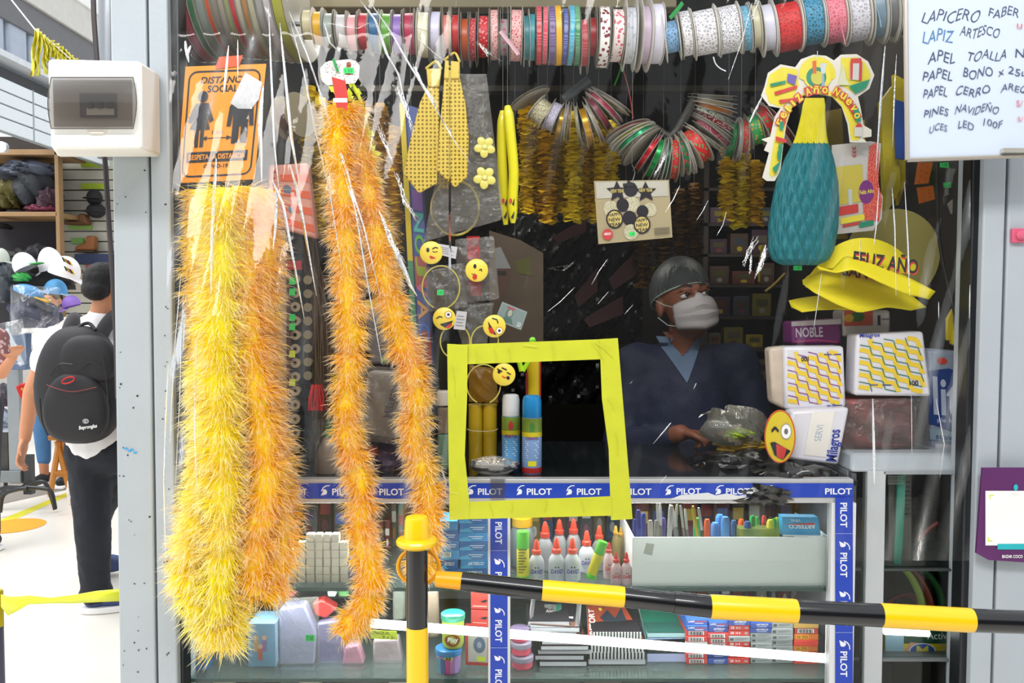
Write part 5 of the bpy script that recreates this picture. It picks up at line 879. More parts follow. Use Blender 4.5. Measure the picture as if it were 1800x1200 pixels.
# white open crate with pens
t = thing('pen_crate', 'white open-fronted crate panel holding pens and highlighters', 'crate', (W(1285, 1023, 2.07).x, 2.15, Z1)); CW = M('f8fbfa', .35, noise=.03, scale=4)
mb = MB(); pbox(mb, 1111, 944, 1458, 1024, 2.066, .005, CW, z0=Z1); mb.build('front_panel', t, bev=.001)
for x in (1112, 1455): mb = MB(); pbox(mb, x, 944, x+3, 1024, 2.071, .25, CW, z0=Z1); mb.build('side_panel', t)
mb = MB(); pbox(mb, 1111, 944, 1458, 1024, 2.32, .005, CW, z0=Z1); mb.build('rear_panel', t)
mb = MB(); c = Card.px([(1136, 954), (1150, 956), (1146, 976), (1131, 972)], 2.0655, mb); c.rectp(0, 0, 1, 1, M('b5b8b0', .6)); mb.build('old_sticker', t)
def pen(x0, y0, x1, y1, r, m, capm, label, Y, name='pen', grp='pens and highlighters in the white crate'):
    A_ = W(x0, y0, Y); B_ = W(x1, y1, Y); A_.z = Z1+.002 if y0 > 940 else A_.z; d = B_-A_; t = thing(name, label, 'pen', A_, grp)
    mb = MB(); mb.tube([A_, A_+d*.5, A_+d*.72], S(r, Y), m, 10); mb.build('barrel', t)
    mb = MB(); mb.tube([A_+d*.70, A_+d*.95, B_], [S(r*1.12, Y), S(r*1.1, Y), S(r*.75, Y)], capm, 10); mb.build('cap', t)
SLV = M('b5b5b2', .3, .4); GLD = M('b9a02c', .3, .4)
for i, (x0, x1, y1, m, lab) in enumerate(((1125, 1122, 896, '23307e', 'dark blue'), (1132, 1131, 902, '2a3a90', 'blue with yellow dot'), (1118, 1116, 912, '2c3c80', 'short dark blue'), (1145, 1143, 914, 'a09a90', 'clear capped'), (1153, 1154, 914, '8f8a84', 'second clear capped'), (1165, 1166, 910, '54469a', 'violet'), (1172, 1180, 888, 'a8a6a2', 'upright silver'))):
    pen(x0, 945, x1, y1, 4.5, M(m, .35), M(m, .3), f'{lab} pen standing at the left of the crate', 2.1+.02*(i % 3))
for i, (x0, x1, y1) in enumerate(((1162, 1155, 884), (1168, 1160, 884), (1174, 1178, 886), (1184, 1190, 886), (1196, 1180, 890), (1204, 1182, 892), (1212, 1196, 888), (1216, 1204, 894))):
    pen(x0, 945, x1, y1, 2.2, M('7c7c7e', .3), SLV, f'thin silver pen leaning in the crate, {["first", "second", "third", "fourth", "fifth", "sixth", "seventh", "last"][i]} of the silver ones', 2.12+.015*(i % 3), grp='thin silver pens')
pen(1240, 945, 1218, 889, 2.8, GLD, GLD, 'thin gold pen leaning left across the green marker', 2.09); pen(1247, 945, 1228, 892, 2.6, M('3a2d2a', .3), SLV, 'dark brown pen with silver cap leaning beside the gold one', 2.09)
for i, (x, y, m, lab, r) in enumerate(((1226, 910, '2fae62', 'bright green', 7), (1243, 912, 'e0562a', 'orange-red', 5), (1257, 918, '4a86c8', 'light blue', 7), (1265, 904, '3f7cc0', 'tall blue', 7), (1275, 908, '4585c4', 'blue cylinder', 7), (1290, 914, '2f5a8c', 'dim blue', 5), (1293, 922, '9c3060', 'magenta', 6), (1303, 912, 'e8622a', 'neon orange', 5), (1314, 916, '3c5c94', 'steel blue', 6), (1323, 906, '2fa048', 'green', 5), (1331, 908, '3aa84c', 'second green', 4), (1343, 906, 'c83222', 'red', 4), (1354, 913, 'dcd83c', 'neon yellow', 6), (1361, 911, '3fae3a', 'grass green', 4), (1366, 909, 'c6c828', 'lime', 4))):
    pen(x, 945, x, y, r, M(m, .35), M(m, .3), f'{lab} highlighter marker in the crate, body upright', 2.1+.02*(i % 4), 'highlighter')
mb = MB(); pbox(mb, 1300, 930, 1366, 945, 2.085, .04, film_mat('lime_cup', tint=(.75, .85, .35), bump=0, haze=.35, hazecol=(.55, .7, .2)), z0=Z1+.05); one(mb, 'marker_cup', 'translucent lime tub holding the neon markers', 'tub')
t = thing('clip_box', 'sky blue small carton with upside-down lettering in the crate', 'carton', W(1407, 944, 2.09)); mb = pxprism([(1375, 908), (1438, 909), (1443, 942), (1376, 942)], 2.085, .03, M('35a4dc', .4)); mb.build('carton', t)
mb = MB(); c = Card.px([(1375, 908), (1438, 909), (1443, 942), (1376, 942)], 2.0845, mb); c.text('ARTESCO', .18, .4, .9, .62, WHITE, rot=2, slant=-.03); c.poly([(.05, .62), (.9, .72), (.85, .6), (.1, .6)], M('c83a34', .5)); c.text('VINIL', .2, .75, .5, .9, M('c8e4f2', .5), rot=2); c.poly([(0, 0), (1, 0), (1, .05), (0, .08)], WHITE); mb.build('print', t)
# pencil box stacks, lower shelf
def pencilp(kind):
    def f(c):
        if kind == 'b': c.text('ARTESCO', .25, .5, .8, .85, WHITE, slant=.05); c.rectp(.3, .2, .75, .32, M('b9c6e0', .5))
        elif kind == 'l': c.text('LAPIZ', .08, .42, .38, .75, WHITE); c.rectp(.42, .5, .92, .65, RD); c.rectp(.4, .2, .8, .3, WHITE)
        elif kind == 'c': c.rectp(.12, .15, .82, .88, WHITE); [c.rectp(.14+.045*i, .2, .155+.045*i+.012*(i % 3), .8, INK) for i in range(14)]
        elif kind == 'r': c.text('2B', .08, .3, .26, .75, WHITE); c.text('N 0', .34, .3, .55, .7, WHITE); c.disc(.83, .5, .09, .22, M('a8a49c', .5))
        elif kind == 'g': c.rectp(.06, .25, .22, .7, M('4a4c4e', .5)); c.rectp(.3, .55, .85, .65, M('6a6c6e', .5)); c.rectp(.3, .35, .7, .43, M('6a6c6e', .5))
        elif kind == 'w': c.rectp(.2, .4, .7, .5, M('6a6c6e', .5))
        elif kind == 'p': c.rectp(.08, .1, .6, .9, M('e09a20', .5)); c.text('0.70', .12, .25, .55, .75, INK, False)
    return f
K = {'b': ('blue', '26479c'), 'l': ('blue lettered', '3560b0'), 'c': ('red barcoded', 'c83a38'), 'r': ('bright red', 'd4332c'), 'g': ('silver grey', '9ea3a4'), 'w': ('white', 'd8dad8'), 'p': ('orange', 'd8742a'), 'o': ('plain red', 'd23a28'), 'y': ('buff', 'c8a050')}
for ci, (x0, x1, ytop, st) in enumerate(((1217, 1256, 1089, 'ccwwccll'), (1257, 1294, 1094, 'bbbcccbl'), (1294, 1333, 1089, 'rrrrgrrb'), (1334, 1373, 1094, 'ggggggbb'), (1372, 1411, 1094, 'ggggggg'), (1413, 1457, 1094, 'oopopcy'))):
    n = len(st); h_ = (W(1300, ytop, 2.14).z-Z2)/n
    for k, s_ in enumerate(st):
        sitbox('pencil_box', f'{K[s_][0]} pencil box, {["bottom", "second", "third", "fourth", "fifth", "sixth", "seventh", "eighth"][k]} up in the {["first", "second", "third", "fourth", "fifth", "sixth"][ci]} stack', 'pencil box', x0+random.uniform(-1.5, .5), 0, x1-.5+random.uniform(-1, .5), 2.14+random.uniform(-.004, .004), .14, Z2+.0005+k*h_, M(K[s_][1], .4, noise=.06), 'pencil boxes stacked on the lower shelf', prints=pencilp(s_), h=h_*.96, bev=.0008)
# notebooks
def book(x0, x1, Y, D, z, h_, cover, label, spiral=None, grp='spiral notebooks stacked in the case', page='d9dae2', tilt=0):
    a = W(x0, 1000, Y).x; b = W(x1, 1000, Y).x; t = thing('spiral_notebook', label, 'notebook', ((a+b)/2, Y+D/2, z), grp)
    mb = MB(); mb.box((a+.002, Y+.001, z+.0012), (b-.002, Y+D, z+h_-.0014), M(page, .6, noise=.06, scale=200)); mb.build('pages', t)
    mb = MB(); mb.box((a, Y, z+h_-.0012), (b, Y+D, z+h_), cover); mb.build('cover', t); mb = MB(); mb.box((a, Y, z), (b, Y+D, z+.001), cover); mb.build('back_cover', t)
    if spiral:
        n = 16; mb = MB()
        for i in range(n):
            if spiral == 'front': cx_ = a+(b-a)*(i+.5)/n; mb.box((cx_-.0022, Y-.003, z-.001), (cx_+.0022, Y, z+h_+.001), M('e2e2e4', .3, .3))
            else:
                xx = a if spiral == 'left' else b; cy = Y+D*(i+.5)/n; mb.tube([(xx+.005*math.cos(q_), cy, z+h_/2+h_*.75*math.sin(q_)) for q_ in [2*pi*j/8 for j in range(9)]], .0008, M('2a2a2c', .3, .6), 4, cap=False)
        o = mb.build('spiral_wire', t, kind='stuff')
    return t
BKC = M('221f24', .35, noise=.2); z = Z2+.0006
for i, (x0, x1, h_, sp, lab) in enumerate(((948, 1033, .014, 'left', 'white-edged notebook at the bottom of the left pile'), (940, 1028, .013, 'left', 'notebook second up in the left pile'), (945, 1042, .013, 'right', 'notebook third up in the left pile with wire at right'), (950, 1036, .012, 'left', 'notebook fourth up in the left pile'), (952, 1030, .012, None, 'brown-covered notebook, fifth up in the left pile'), (938, 1015, .020, 'left', 'notebook sixth up in the left pile, bulging'), (932, 1020, .014, 'right', 'thick notebook just under the black one, left pile'), (929, 1002, .013, 'left', 'notebook with white page edge near the top of the left pile'))):
    book(x0, x1, 2.12+.004*(i % 3), .13, z, h_, M('5c3a2c', .4, noise=.3) if i == 4 else BKC, lab, sp); z += h_+.0006
def tilted_cover(name, q, Y0, Y1, m, label, fn=None):
    tl, tr, br, bl = [W(x, y, Y1 if i < 2 else Y0) for i, (x, y) in enumerate(q)]
    t = thing(name, label, 'notebook', bl.lerp(br, .5)); mb = MB(); d = Vector((0, 0, -.010)); mb.hexa([bl+d, br+d, br, bl], [tl+d, tr+d, tr, tl], M('dadbe2', .6)); mb.build('pages', t)
    mb = MB(); c = Card(tl, tr, br, bl, mb, eps=.0012); c.rectp(0, 0, 1, 1, m); fn and fn(c); mb.build('cover', t); return t, tl, tr, br, bl
def bkp(c): c.text('WESTERN', .25, .62, .62, .78, M('a8a8a4', .5)); c.text('ANGEL', .3, .46, .55, .58, M('a8a8a4', .5)); c.poly([(.5, .8), (.62, .85), (.6, .4), (.52, .45)], M('2a6a5a', .5)); c.rectp(0, 0, 1, .18, M('5c4036', .5)); c.text('Ano', .7, .3, .9, .4, WHITE)
t_, tl, tr, br, bl = tilted_cover('spiral_notebook', [(938, 1050), (1018, 1058), (1014, 1103), (932, 1098)], 2.12, 2.26, BKC, 'black-covered spiral notebook with faint lettering, top of the left pile', bkp)
mb = MB()
for i in range(18):
    for A_, B_ in ((bl, tl), (br, tr)):
        p = A_.lerp(B_, (i+.5)/18); mb.tube([p+Vector((.006*math.cos(q_), 0, .009*math.sin(q_)-.004)) for q_ in [2*pi*j/8 for j in range(9)]], .0009, M('c9c9cc', .3, .6), 4, cap=False)
mb.build('spiral_wire', t_, kind='stuff')
z = Z2+.0006
for i, (h_, sp) in enumerate(((.016, None), (.017, 'front'), (.017, 'front'), (.016, None), (.016, 'front'))):
    book(1034+2*i, 1137-2*i, 2.13, .12, z, h_, BKC, f'black spiral notebook, {["bottom", "second up", "third up", "fourth up", "fifth up"][i]} in the middle pile', sp, page='d6d6de' if sp is None else '26262a'); z += h_+.0006
def rdp(c): c.text('REPORT', .03, .1, .17, .85, WHITE, rot=1); c.poly([(.28, .6), (.5, .85), (.62, .6), (.88, .95), (.85, .4), (.7, .35), (.8, .15), (.55, .3), (.4, .2), (.36, .5)], M('26303c', .4)); c.poly([(.4, .3), (.5, .42), (.6, .3), (.7, .2), (.5, .1)], M('8a3a22', .4)); c.disc(.33, .85, .04, .05, YC)
tilted_cover('spiral_notebook', [(1031, 1062), (1098, 1066), (1132, 1124), (1034, 1122)], 2.13, 2.28, M('9a4028', .4, noise=.4, scale=20), 'rust-red covered notebook with dark dragon-like art and REPORT lettering', rdp)
z = Z2+.0006
for i, (h_, col, lab) in enumerate(((.022, 'aeb4dc', 'lilac-edged pad at the bottom of the green pile'), (.020, '20282a', 'dark pad second up in the green pile'), (.020, '98b0dc', 'pale blue pad in the middle of the green pile'), (.012, 'a0c4c8', 'thin mint pad under the green cover'))):
    a = W(1139, 1000, 2.15).x; b = W(1213, 1000, 2.15).x; t = thing('paper_pad', lab, 'pad', ((a+b)/2, 2.2, z), 'pads in the green pile'); mb = MB(); mb.box((a, 2.15, z), (b, 2.28, z+h_), M(col, .5, noise=.05)); mb.build('sheets', t); mb = MB(); mb.box((a, 2.15, z+h_-.001), (b, 2.28, z+h_+.0002), M('1f5048', .5)); mb.build('top_sheet', t); z += h_+.0006
tilted_cover('green_folder', [(1122, 1062), (1204, 1064), (1212, 1122), (1136, 1124)], 2.15, 2.3, M('14604e', .45, noise=.1), 'dark green cover of the pad pile under the striped bar')
# slime pots, dough jar, blister packs
def pot(px, zb, R, h_, m, lid, label, Y, grp, nm='slime_pot', f=.55, lt=.42):
    x = W(px, 1000, Y).x; t = thing(nm, label, 'pot', (x, Y, zb), grp); mb = MB(); mb.lathe((x, Y, zb), [(R*.8, 0), (R*.92, h_*.1), (R*.95, h_*f)], m, n=26); mb.build('pot', t); mb = MB(); mb.lathe((x, Y, zb+h_*f), [(R, 0), (R*1.04, h_*lt*.3), (R*1.02, h_*lt*.85), (R*.9, h_*lt), (0, h_*lt)], lid, n=26); mb.build('lid', t); return t, x
z = Z2+.0005
for i, lab in enumerate(('lowest pink slime pot of three under clear domed lids', 'middle pink slime pot of three', 'uppermost slime pot with dark dome')):
    pot(918-i*2, z, S(20-1.5*i, 2.12), .034, M('d8506a', .35), M('9a93a8' if i < 2 else '6a5c78', .2, noise=.1), lab, 2.12, 'slime pots stacked in the case'); z += .0345
t, x = pot(788, Z2+.0005, S(23, 2.1), .062, M('b889b8', .4), M('2f7fbe', .3), 'blue-lidded pot of modelling sticks behind the barrier post', 2.1, None, 'modelling_pot', .72, .26)
R = S(22.5, 2.1); mb = MB(); pj = lambda p: Vector((p.x, 2.1-math.sqrt(max(1e-8, R*R-(p.x-x)**2)), p.z))
for k in range(5): c = Card((x-R*.9+R*.36*k, 2.0, Z2+.04), (x-R*.56+R*.36*k, 2.0, Z2+.04), (x-R*.56+R*.36*k, 2.0, Z2+.003), (x-R*.9+R*.36*k, 2.0, Z2+.003), mb, proj=pj, eps=.0012); c.rectp(0, 0, 1, 1, M(['3c7a8c', '3a5a9a', 'c24a8c', 'b07ab0', '9a7cc0'][k], .4))
mb.build('stick_colours', t); price(788, 1158, 14, 11, 2.07, t, txt='8', m=YTAG)
t, x = pot(796, Z2+.0635, S(21, 2.1), .085, M('a6b84a', .35), M('2c9a7c', .3), 'green-lidded tub of modelling dough on the blue-lidded pot', 2.1, None, 'dough_tub', .8, .19)
R = S(20.5, 2.1); mb = MB(); pj = lambda p: Vector((p.x, 2.1-math.sqrt(max(1e-8, R*R-(p.x-x)**2)), p.z)); c = Card((x-R*.8, 2, Z2+.105), (x+R*.8, 2, Z2+.105), (x+R*.8, 2, Z2+.068), (x-R*.8, 2, Z2+.068), mb, proj=pj, eps=.0012); c.disc(.5, .5, .42, .4, M('8a3a2c', .4)); c.text('Play', .22, .3, .78, .72, WHITE, slant=.1); mb.build('label_print', t)
for i, (q, lab) in enumerate((([(828, 1040), (859, 1042), (859, 1071), (828, 1070)], 'red card pack at the top beside the blue upright tape'), ([(828, 1072), (859, 1073), (859, 1100), (828, 1098)], 'red card pack under the first one'), ([(818, 1096), (859, 1098), (859, 1170), (818, 1168)], 'red-edged blister card with a grey dial toy inside'))):
    mb = pxprism(q, 2.11+.006*(2-i), .003, M('c8382e', .4)); t = thing('blister_card', lab, 'blister pack', W(840, q[2][1], 2.11), 'red cards left of the blue tape'); mb.build('card', t); mb = MB(); c = Card.px(q, 2.1095+.006*(2-i), mb)
    if i < 2: c.poly([(.5, .45), (.8, .6), (.95, .55), (.8, .4)], INK); c.rectp(.1, .15, .9, .22, M('e8b0a8', .5))
    else: c.rectp(.12, .08, .95, .92, M('c2bfb6', .4)); c.disc(.6, .5, .26, .2, M('5a6a88', .3)); c.disc(.6, .5, .1, .08, M('98a4b8', .3)); c.rectp(.5, .1, .85, .22, YTAG)
    mb.build('card_print', t)
# left section, lower shelf: bags of felt and a light blue box
t = thing('blue_box', 'light blue cardboard box seen behind the bundle bottom', 'box', (W(462, 1172, 2.12).x, 2.16, Z2+.001)); mb = MB(); pbox(mb, 436, 1096, 484, 1172, 2.12, .09, M('7ba6c6', .5), z0=Z2+.001); mb.build('carton', t); mb = MB(); c = Card.rect(436, 1096, 484, 1172, 2.1195, mb)
for u, v, h_ in ((.3, .5, 'c8a070'), (.6, .5, '8a70a8'), (.45, .3, 'c86a50')): c.rectp(u-.08, v-.14, u+.08, v+.14, M(h_, .5)); c.disc(u, v+.18, .09, .06, M('d8b090', .5))
mb.build('carton_print', t)
t = thing('pencil_pack', 'small blue pack with crayon picture at the far left of the case', 'pack', (W(340, 1166, 2.1).x, 2.13, Z2+.001)); mb = MB(); pbox(mb, 326, 1108, 362, 1168, 2.1, .05, M('1f6aa8', .4), z0=Z2+.001); mb.build('carton', t); mb = MB(); c = Card.rect(326, 1108, 362, 1168, 2.0995, mb); c.disc(.4, .4, .22, .25, M('2fa07c', .4)); c.rectp(.5, .1, .62, .7, M('26302c', .4)); c.rectp(.1, .8, .9, .95, RD); mb.build('carton_print', t)
HZ = lambda h: M(h, .25, noise=.25, scale=25, bump=.7, bscale=30, coat=.4)
for q, col, lab in (([(490, 1070), (535, 1062), (555, 1110), (552, 1168), (490, 1168)], '8f93b8', 'crumpled clear bag of lavender foam pieces at the case left'), ([(556, 1095), (600, 1090), (606, 1168), (556, 1168)], '8480a0', 'grey violet bag next to the lavender foam bag'), ([(500, 1058), (532, 1062), (534, 1096), (494, 1098)], '6a84c0', 'folded cornflower blue foam bag on top of the lavender one'), ([(548, 1060), (566, 1053), (592, 1070), (572, 1088), (552, 1082)], 'c8403c', 'red rosette bag half hidden by the tinsel end'), ([(606, 1136), (630, 1132), (640, 1168), (600, 1168)], 'c890a8', 'pink wrapped pouch below the tinsel end'), ([(655, 1125), (700, 1122), (708, 1168), (655, 1168)], 'b0a0a8', 'pale pink packet behind the yellow price note'), ([(500, 1030), (535, 1026), (515, 1050), (488, 1056)], '9a3a40', 'dark red pouch high at the left, near the bundle'), ([(575, 1024), (590, 1024), (590, 1050), (575, 1050)], 'a8c4c0', 'small mint white box hanging behind the tinsel'), ([(592, 1026), (612, 1026), (612, 1050), (594, 1050)], '68a868', 'green small packet next to the mint white box'), ([(690, 1030), (712, 1028), (712, 1090), (690, 1092)], '7a8078', 'murky grey pouch left of the barrier post'), ([(750, 1040), (770, 1036), (772, 1120), (752, 1122)], '8a7a68', 'tan pouch right of the barrier post')):
    one(pxprism(q, 2.14+random.uniform(0, .04), .04, HZ(col)), 'craft_bag', lab, 'bag', bev=.006)
bag('clear_bag', [(482, 1052), (560, 1048), (562, 1166), (484, 1168)], 2.10, 'clear plastic bag around the lavender foam at the lower left', D=.02)
price(545, 1121, 16, 11, 2.09, txt='7.50').name = 'price_sticker'
for o in [o for o in C.objects if o.name.startswith('price_sticker') and not o.parent and 'label' not in o]: tag(o, 'green price sticker on the lavender foam bag', 'sticker')
t = thing('price_note', 'neon yellow handwritten price note in the left case section', 'note', W(675, 1124, 2.09)); q = [(650, 1107), (697, 1109), (699, 1124), (652, 1122)]; mb = pxprism(q, 2.09, .0008, YTAG); c = Card.px(q, 2.0895, mb); c.text('DSEQUIL', .05, .5, .75, .9, INK, False); c.text('9 x 2-', .45, .1, .9, .42, INK, False); mb.build('paper', t)
clutter(7, 330, 600, Z2-.22, 2.15, 2.25, .10, .19, [('pale grey', 'a8acaa'), ('cream', 'c8bfa0'), ('misty', '98a09e'), ('ochre', 'b08a3c')], 'wrapped_pack', 'on the lowest shelf left')
clutter(12, 600, 1450, Z2-.22, 2.15, 2.3, .12, .2, [('leaden', '3c4244'), ('brown', '5a4a34'), ('deep green', '2c4a40'), ('navy', '26386a'), ('charcoal', '2a2c30')], 'wrapped_pack', 'on the lowest shelf')
clutter(6, 1330, 1450, Z2, 2.42, 2.5, .17, .19, [('white', 'b8b8b4'), ('blue', '4a6a90'), ('red', '8a3a38')], 'folded_leaflet', 'behind the pencil boxes')
clutter(7, 1180, 1330, Z2, 2.4, 2.5, .17, .2, [('grey', '77777a'), ('navy', '3c4a70'), ('rust', '8a4a38')], 'folded_leaflet', 'above the striped bar')
# ---------------------------------------------------------------- goods standing on and hanging over the counter
def onz(o, z): return o
def pack(name, q, Y, D, m, label, fn=None, group=None, bev=.008, cat='pack', puff=0, hg=0):
    low = max(q, key=lambda p: p[1]); t = thing(name, label, cat, W(sum(p[0] for p in q)/4, low[1], Y+D/2), group)
    pxprism(q, Y, D, m).build('wrapper', t, bev=bev)
    if fn: mb = MB(); c = Card.px(q, Y-.0006, mb); fn(c); mb.build('print', t)
    if hg: hang(t, (q[0][0]+q[1][0])/2, q[0][1]+2, Y+D/2)
    return t
def stairs(c, v0, m, w, n=6, du=.145, dv=-.035, dd=-.125, u0=.05, ulo=.05, uhi=.95, vlo=.06, vhi=.94, thick=False):
    u, v = u0, v0; P = [(u, v)]
    for _ in range(n): u += du; v += dv; P.append((u, v)); u += .028; v += dd; P.append((u, v))
    cl = lambda p: (min(max(p[0], ulo), uhi), p[1])
    for a, b in zip(P, P[1:]):
        if ulo <= a[0] <= uhi and ulo <= b[0] <= uhi+.05 and vlo <= a[1] <= vhi and vlo <= b[1] <= vhi: c.line([cl(a), cl(b)], w, m); c.k -= .078
    c.k += .05
BLT = M('2c3c9a', .45); YZ = M('e8c83c', .45)
def zig(col, flip):
    def f(c):
        for k in range(9): stairs(c, 1.75-.2*k if True else 0, YZ, .07)
        for k in range(9): stairs(c, 1.83-.2*k, M(col, .45), .014, u0=.05)
        if flip: c.text('100', .28, .76, .4, .84, INK, rot=2); c.text('Milagros', .68, .0, .92, .07, BLT, rot=2); c.rectp(.66, .86, .78, .875, BLT); c.rectp(.82, .86, .94, .875, BLT)
        else: c.text('100', .72, .17, .84, .25, INK); c.text('Milagros', .04, .93, .34, 1.02, BLT); c.rectp(.2, .17, .3, .185, BLT); c.rectp(.36, .17, .48, .185, BLT)
    return f
PW = M('dedce4', .35, noise=.03, coat=.4)
pack('napkin_pack', [(1378, 609), (1484, 608), (1488, 716), (1380, 720)], 2.16, .07, PW, 'napkin pack with yellow and purple zigzags, turned upside down', zig('8a3c86', True), 'zigzag napkin packs')
pack('napkin_pack', [(1352, 612), (1379, 608), (1381, 720), (1358, 708)], 2.175, .05, M('c9b9a8', .4, noise=.3, scale=30), 'purple and gold printed short side of the upside-down napkin pack', None, cat='pack')
pack('napkin_pack', [(1506, 588), (1624, 582), (1638, 697), (1502, 695)], 2.15, .07, PW, 'napkin pack with yellow and green zigzags standing on the red pack', zig('2f7a62', False), 'zigzag napkin packs')
def mil(c): c.rectp(.35, .12, .75, .95, M('e9e4dc', .4)); c.text('Milagros', .72, .06, .98, .62, BLT, rot=1, slant=0, fn=lambda u, v: (u-.25*(.5-v)*-.3, v)); c.text('SERVI', .48, .4, .6, .7, M('9ab0c4', .5), False, rot=1)
t = pack('napkin_pack', [(1392, 722), (1494, 716), (1474, 818), (1378, 806)], 2.12, .06, PW, 'white napkin pack with slanted blue lettering beside the winking smiley', mil)
t = thing('smiley_headband', 'large winking smiley with red rim leaning on the white napkin pack', 'headband', W(1370, 812, 2.1)); q = [(1346, 722), (1397, 722), (1397, 812), (1346, 812)]
mb = MB(); mb.lathe(W(1371, 767, 2.10), [(0, -.004), (S(45, 2.1), -.003), (S(46, 2.1), 0), (S(45, 2.1), .003), (0, .0035)], M('d8c030', .35), (0, -1, 0), n=36)
for v in mb.v: v.x = W(1371, 767, 2.1).x+(v.x-W(1371, 767, 2.1).x)*.58
fc = mb.build('face', t); mb = MB(); pp = [W(1371+26.5*math.cos(a), 767+46*math.sin(a), 2.097) for a in [2*pi*i/36 for i in range(37)]]; mb.tube(pp, .0016, M('d0562c', .4), 6, cap=False); mb.build('rim', t)
mb = MB(); c = Card.px(q, 2.0955, mb); c.line([(.2, .6), (.32, .68), (.44, .6)], .06, INK); c.disc(.7, .6, .19, .16, M('a9a090', .4)); c.disc(.7, .6, .16, .135, WHITE); c.disc(.7, .6, .07, .06, M('6a6a6a', .5)); c.poly([(.15, .38), (.3, .4), (.85, .22), (.6, .05), (.3, .14)], INK); c.poly([(.35, .36), (.72, .27), (.62, .06), (.38, .1)], RD); mb.build('face_print', fc)
pack('red_wrapped_pack', [(1494, 702), (1606, 700), (1612, 788), (1500, 792)], 2.18, .09, M('c62f36', .3, noise=.2, scale=20, coat=.5), 'red wrapped pack in crinkled film under the green zigzag napkins', lambda c: c.poly([(.25, .15), (.9, .12), (.92, .85), (.3, .8), (.2, .5)], M('c08a8c', .4, noise=.3, scale=60)), bev=.012)
bag('clear_bag', [(1480, 702), (1628, 698), (1634, 792), (1482, 796)], 2.165, 'crinkled clear wrap stretched over the red pack', D=.025, amp=.008)
pack('paper_roll_pack', [(1391, 565), (1478, 560), (1482, 606), (1392, 606)], 2.24, .08, M('6e2a68', .4, noise=.1), 'purple NOBLE paper pack standing behind the zigzag napkins', lambda c: (c.rectp(0, .8, 1, 1, M('b8b0b4', .4)), c.text('NOBLE', .08, .32, .62, .72, M('c9bcc8', .4)), c.line([(.05, .12), (.5, .2), (.9, .1)], .04, M('c23a6a', .4))))
pack('paper_roll_pack', [(1482, 545), (1566, 545), (1566, 588), (1482, 592)], 2.24, .08, M('bdb9b6', .4), 'white paper pack with fruit picture behind the green zigzag napkins', lambda c: (c.rectp(.02, .4, .62, 1, M('b8503c', .4)), c.disc(.3, .75, .15, .2, M('3a6a34', .4)), c.disc(.12, .7, .1, .15, M('c8a030', .4)), c.text('1', .72, .4, .78, .8, M('2a2440', .5)), c.rectp(.8, .62, .98, .66, M('5a5468', .5))))
def eli(c):
    c.poly([(0, .80), (.5, .84), (1, .78), (1, .34), (.6, .28), (0, .34)], M('1c3c80', .4)); c.text('lite', .12, .42, 1.15, .76, M('b9c3d6', .4)); c.text('ple hoja', .2, .35, .8, .4, M('aab2d0', .4)); c.disc(.35, .90, .12, .03, M('c8402c', .5)); c.poly([(0, .30), (1, .27), (1, .2), (0, .2)], M('8fa8b8', .4)); c.text('suavidad', .15, .21, .95, .26, M('2c4a80', .4))
    c.rectp(.12, .06, .98, .17, M('c4c6ce', .5)); [c.rectp(.55+.03*i, .09, .565+.03*i, .14, INK) for i in range(12)]; c.rectp(.18, .12, .5, .13, M('6a6c78', .5)); c.rectp(.18, .09, .5, .1, M('6a6c78', .5))
pack('tissue_roll_pack', [(1628, 612), (1706, 618), (1704, 818), (1636, 812)], 2.2, .1, M('8e9aae', .4, noise=.08, coat=.3), 'blue and white toilet paper pack at the right end above the cabinet', eli, bev=.012)
# clear and black bags at the centre right of the counter
def lump(name, c_, r, m, label, cat='bag', seed=1, parent=None, amp=.25, n=30):
    rs = random.Random(seed); W_ = [(rs.uniform(2, 7), rs.uniform(2, 7), rs.uniform(0, 6), rs.uniform(.3, 1)) for _ in range(6)]
    mb = MB(); c_ = Vector(c_)
    def fn(u, v):
        th = pi*v; a = 2*pi*u; d = Vector((math.sin(th)*math.cos(a), math.sin(th)*math.sin(a), math.cos(th)))
        k = 1+amp*sum(w[3]*math.sin(w[0]*d.x*2+w[1]*d.z*2+w[2]+d.y*3) for w in W_)/3
        return c_+Vector((d.x*r[0]*k, d.y*r[1]*k, max(d.z*r[2]*k, -r[2]*.8)))
    mb.grid(fn, n, n//2, m); 
    return mb.build(name, parent) if parent else one(mb, name, label, cat)
lump('flower_bag', W(1290, 752, 2.3), (.085, .05, .055), film_mat('cloudy_bag', gloss=1, rough=.2, bump=1, bscale=50, ior=1.6, haze=.45, hazecol=(.42, .42, .36)), 'clear crumpled bag ballooning over yellow petals on the counter', seed=4)
lump('petal_pile', W(1302, 782, 2.32), (.07, .04, .022), M('c9a418', .5, noise=.4, scale=60, bump=.6), 'yellow petals packed at the bottom of the clear crumpled bag', 'petals', seed=8)
lump('petal_pile', W(1300, 762, 2.27), (.04, .02, .014), M('96b020', .5, noise=.3, scale=60, bump=.6), 'lime green petals in the middle of the clear crumpled bag', 'petals', seed=9)
BBG = M('0c0c0e', .18, noise=.3, bump=1, bscale=22, coat=.5)
lump('black_bag', W(1290, 822, 2.24), (.12, .09, .045), BBG, 'black plastic bag under the petals on the counter', seed=3, amp=.35)
lump('black_bag', W(1395, 845, 2.1), (.11, .07, .04), BBG, 'black plastic bag drooping over the right end of the counter', seed=5, amp=.4); lump('black_bag', W(1345, 868, 2.03), (.07, .02, .03), BBG, 'flap of black plastic hanging in front of the blue tape', seed=6, amp=.4)
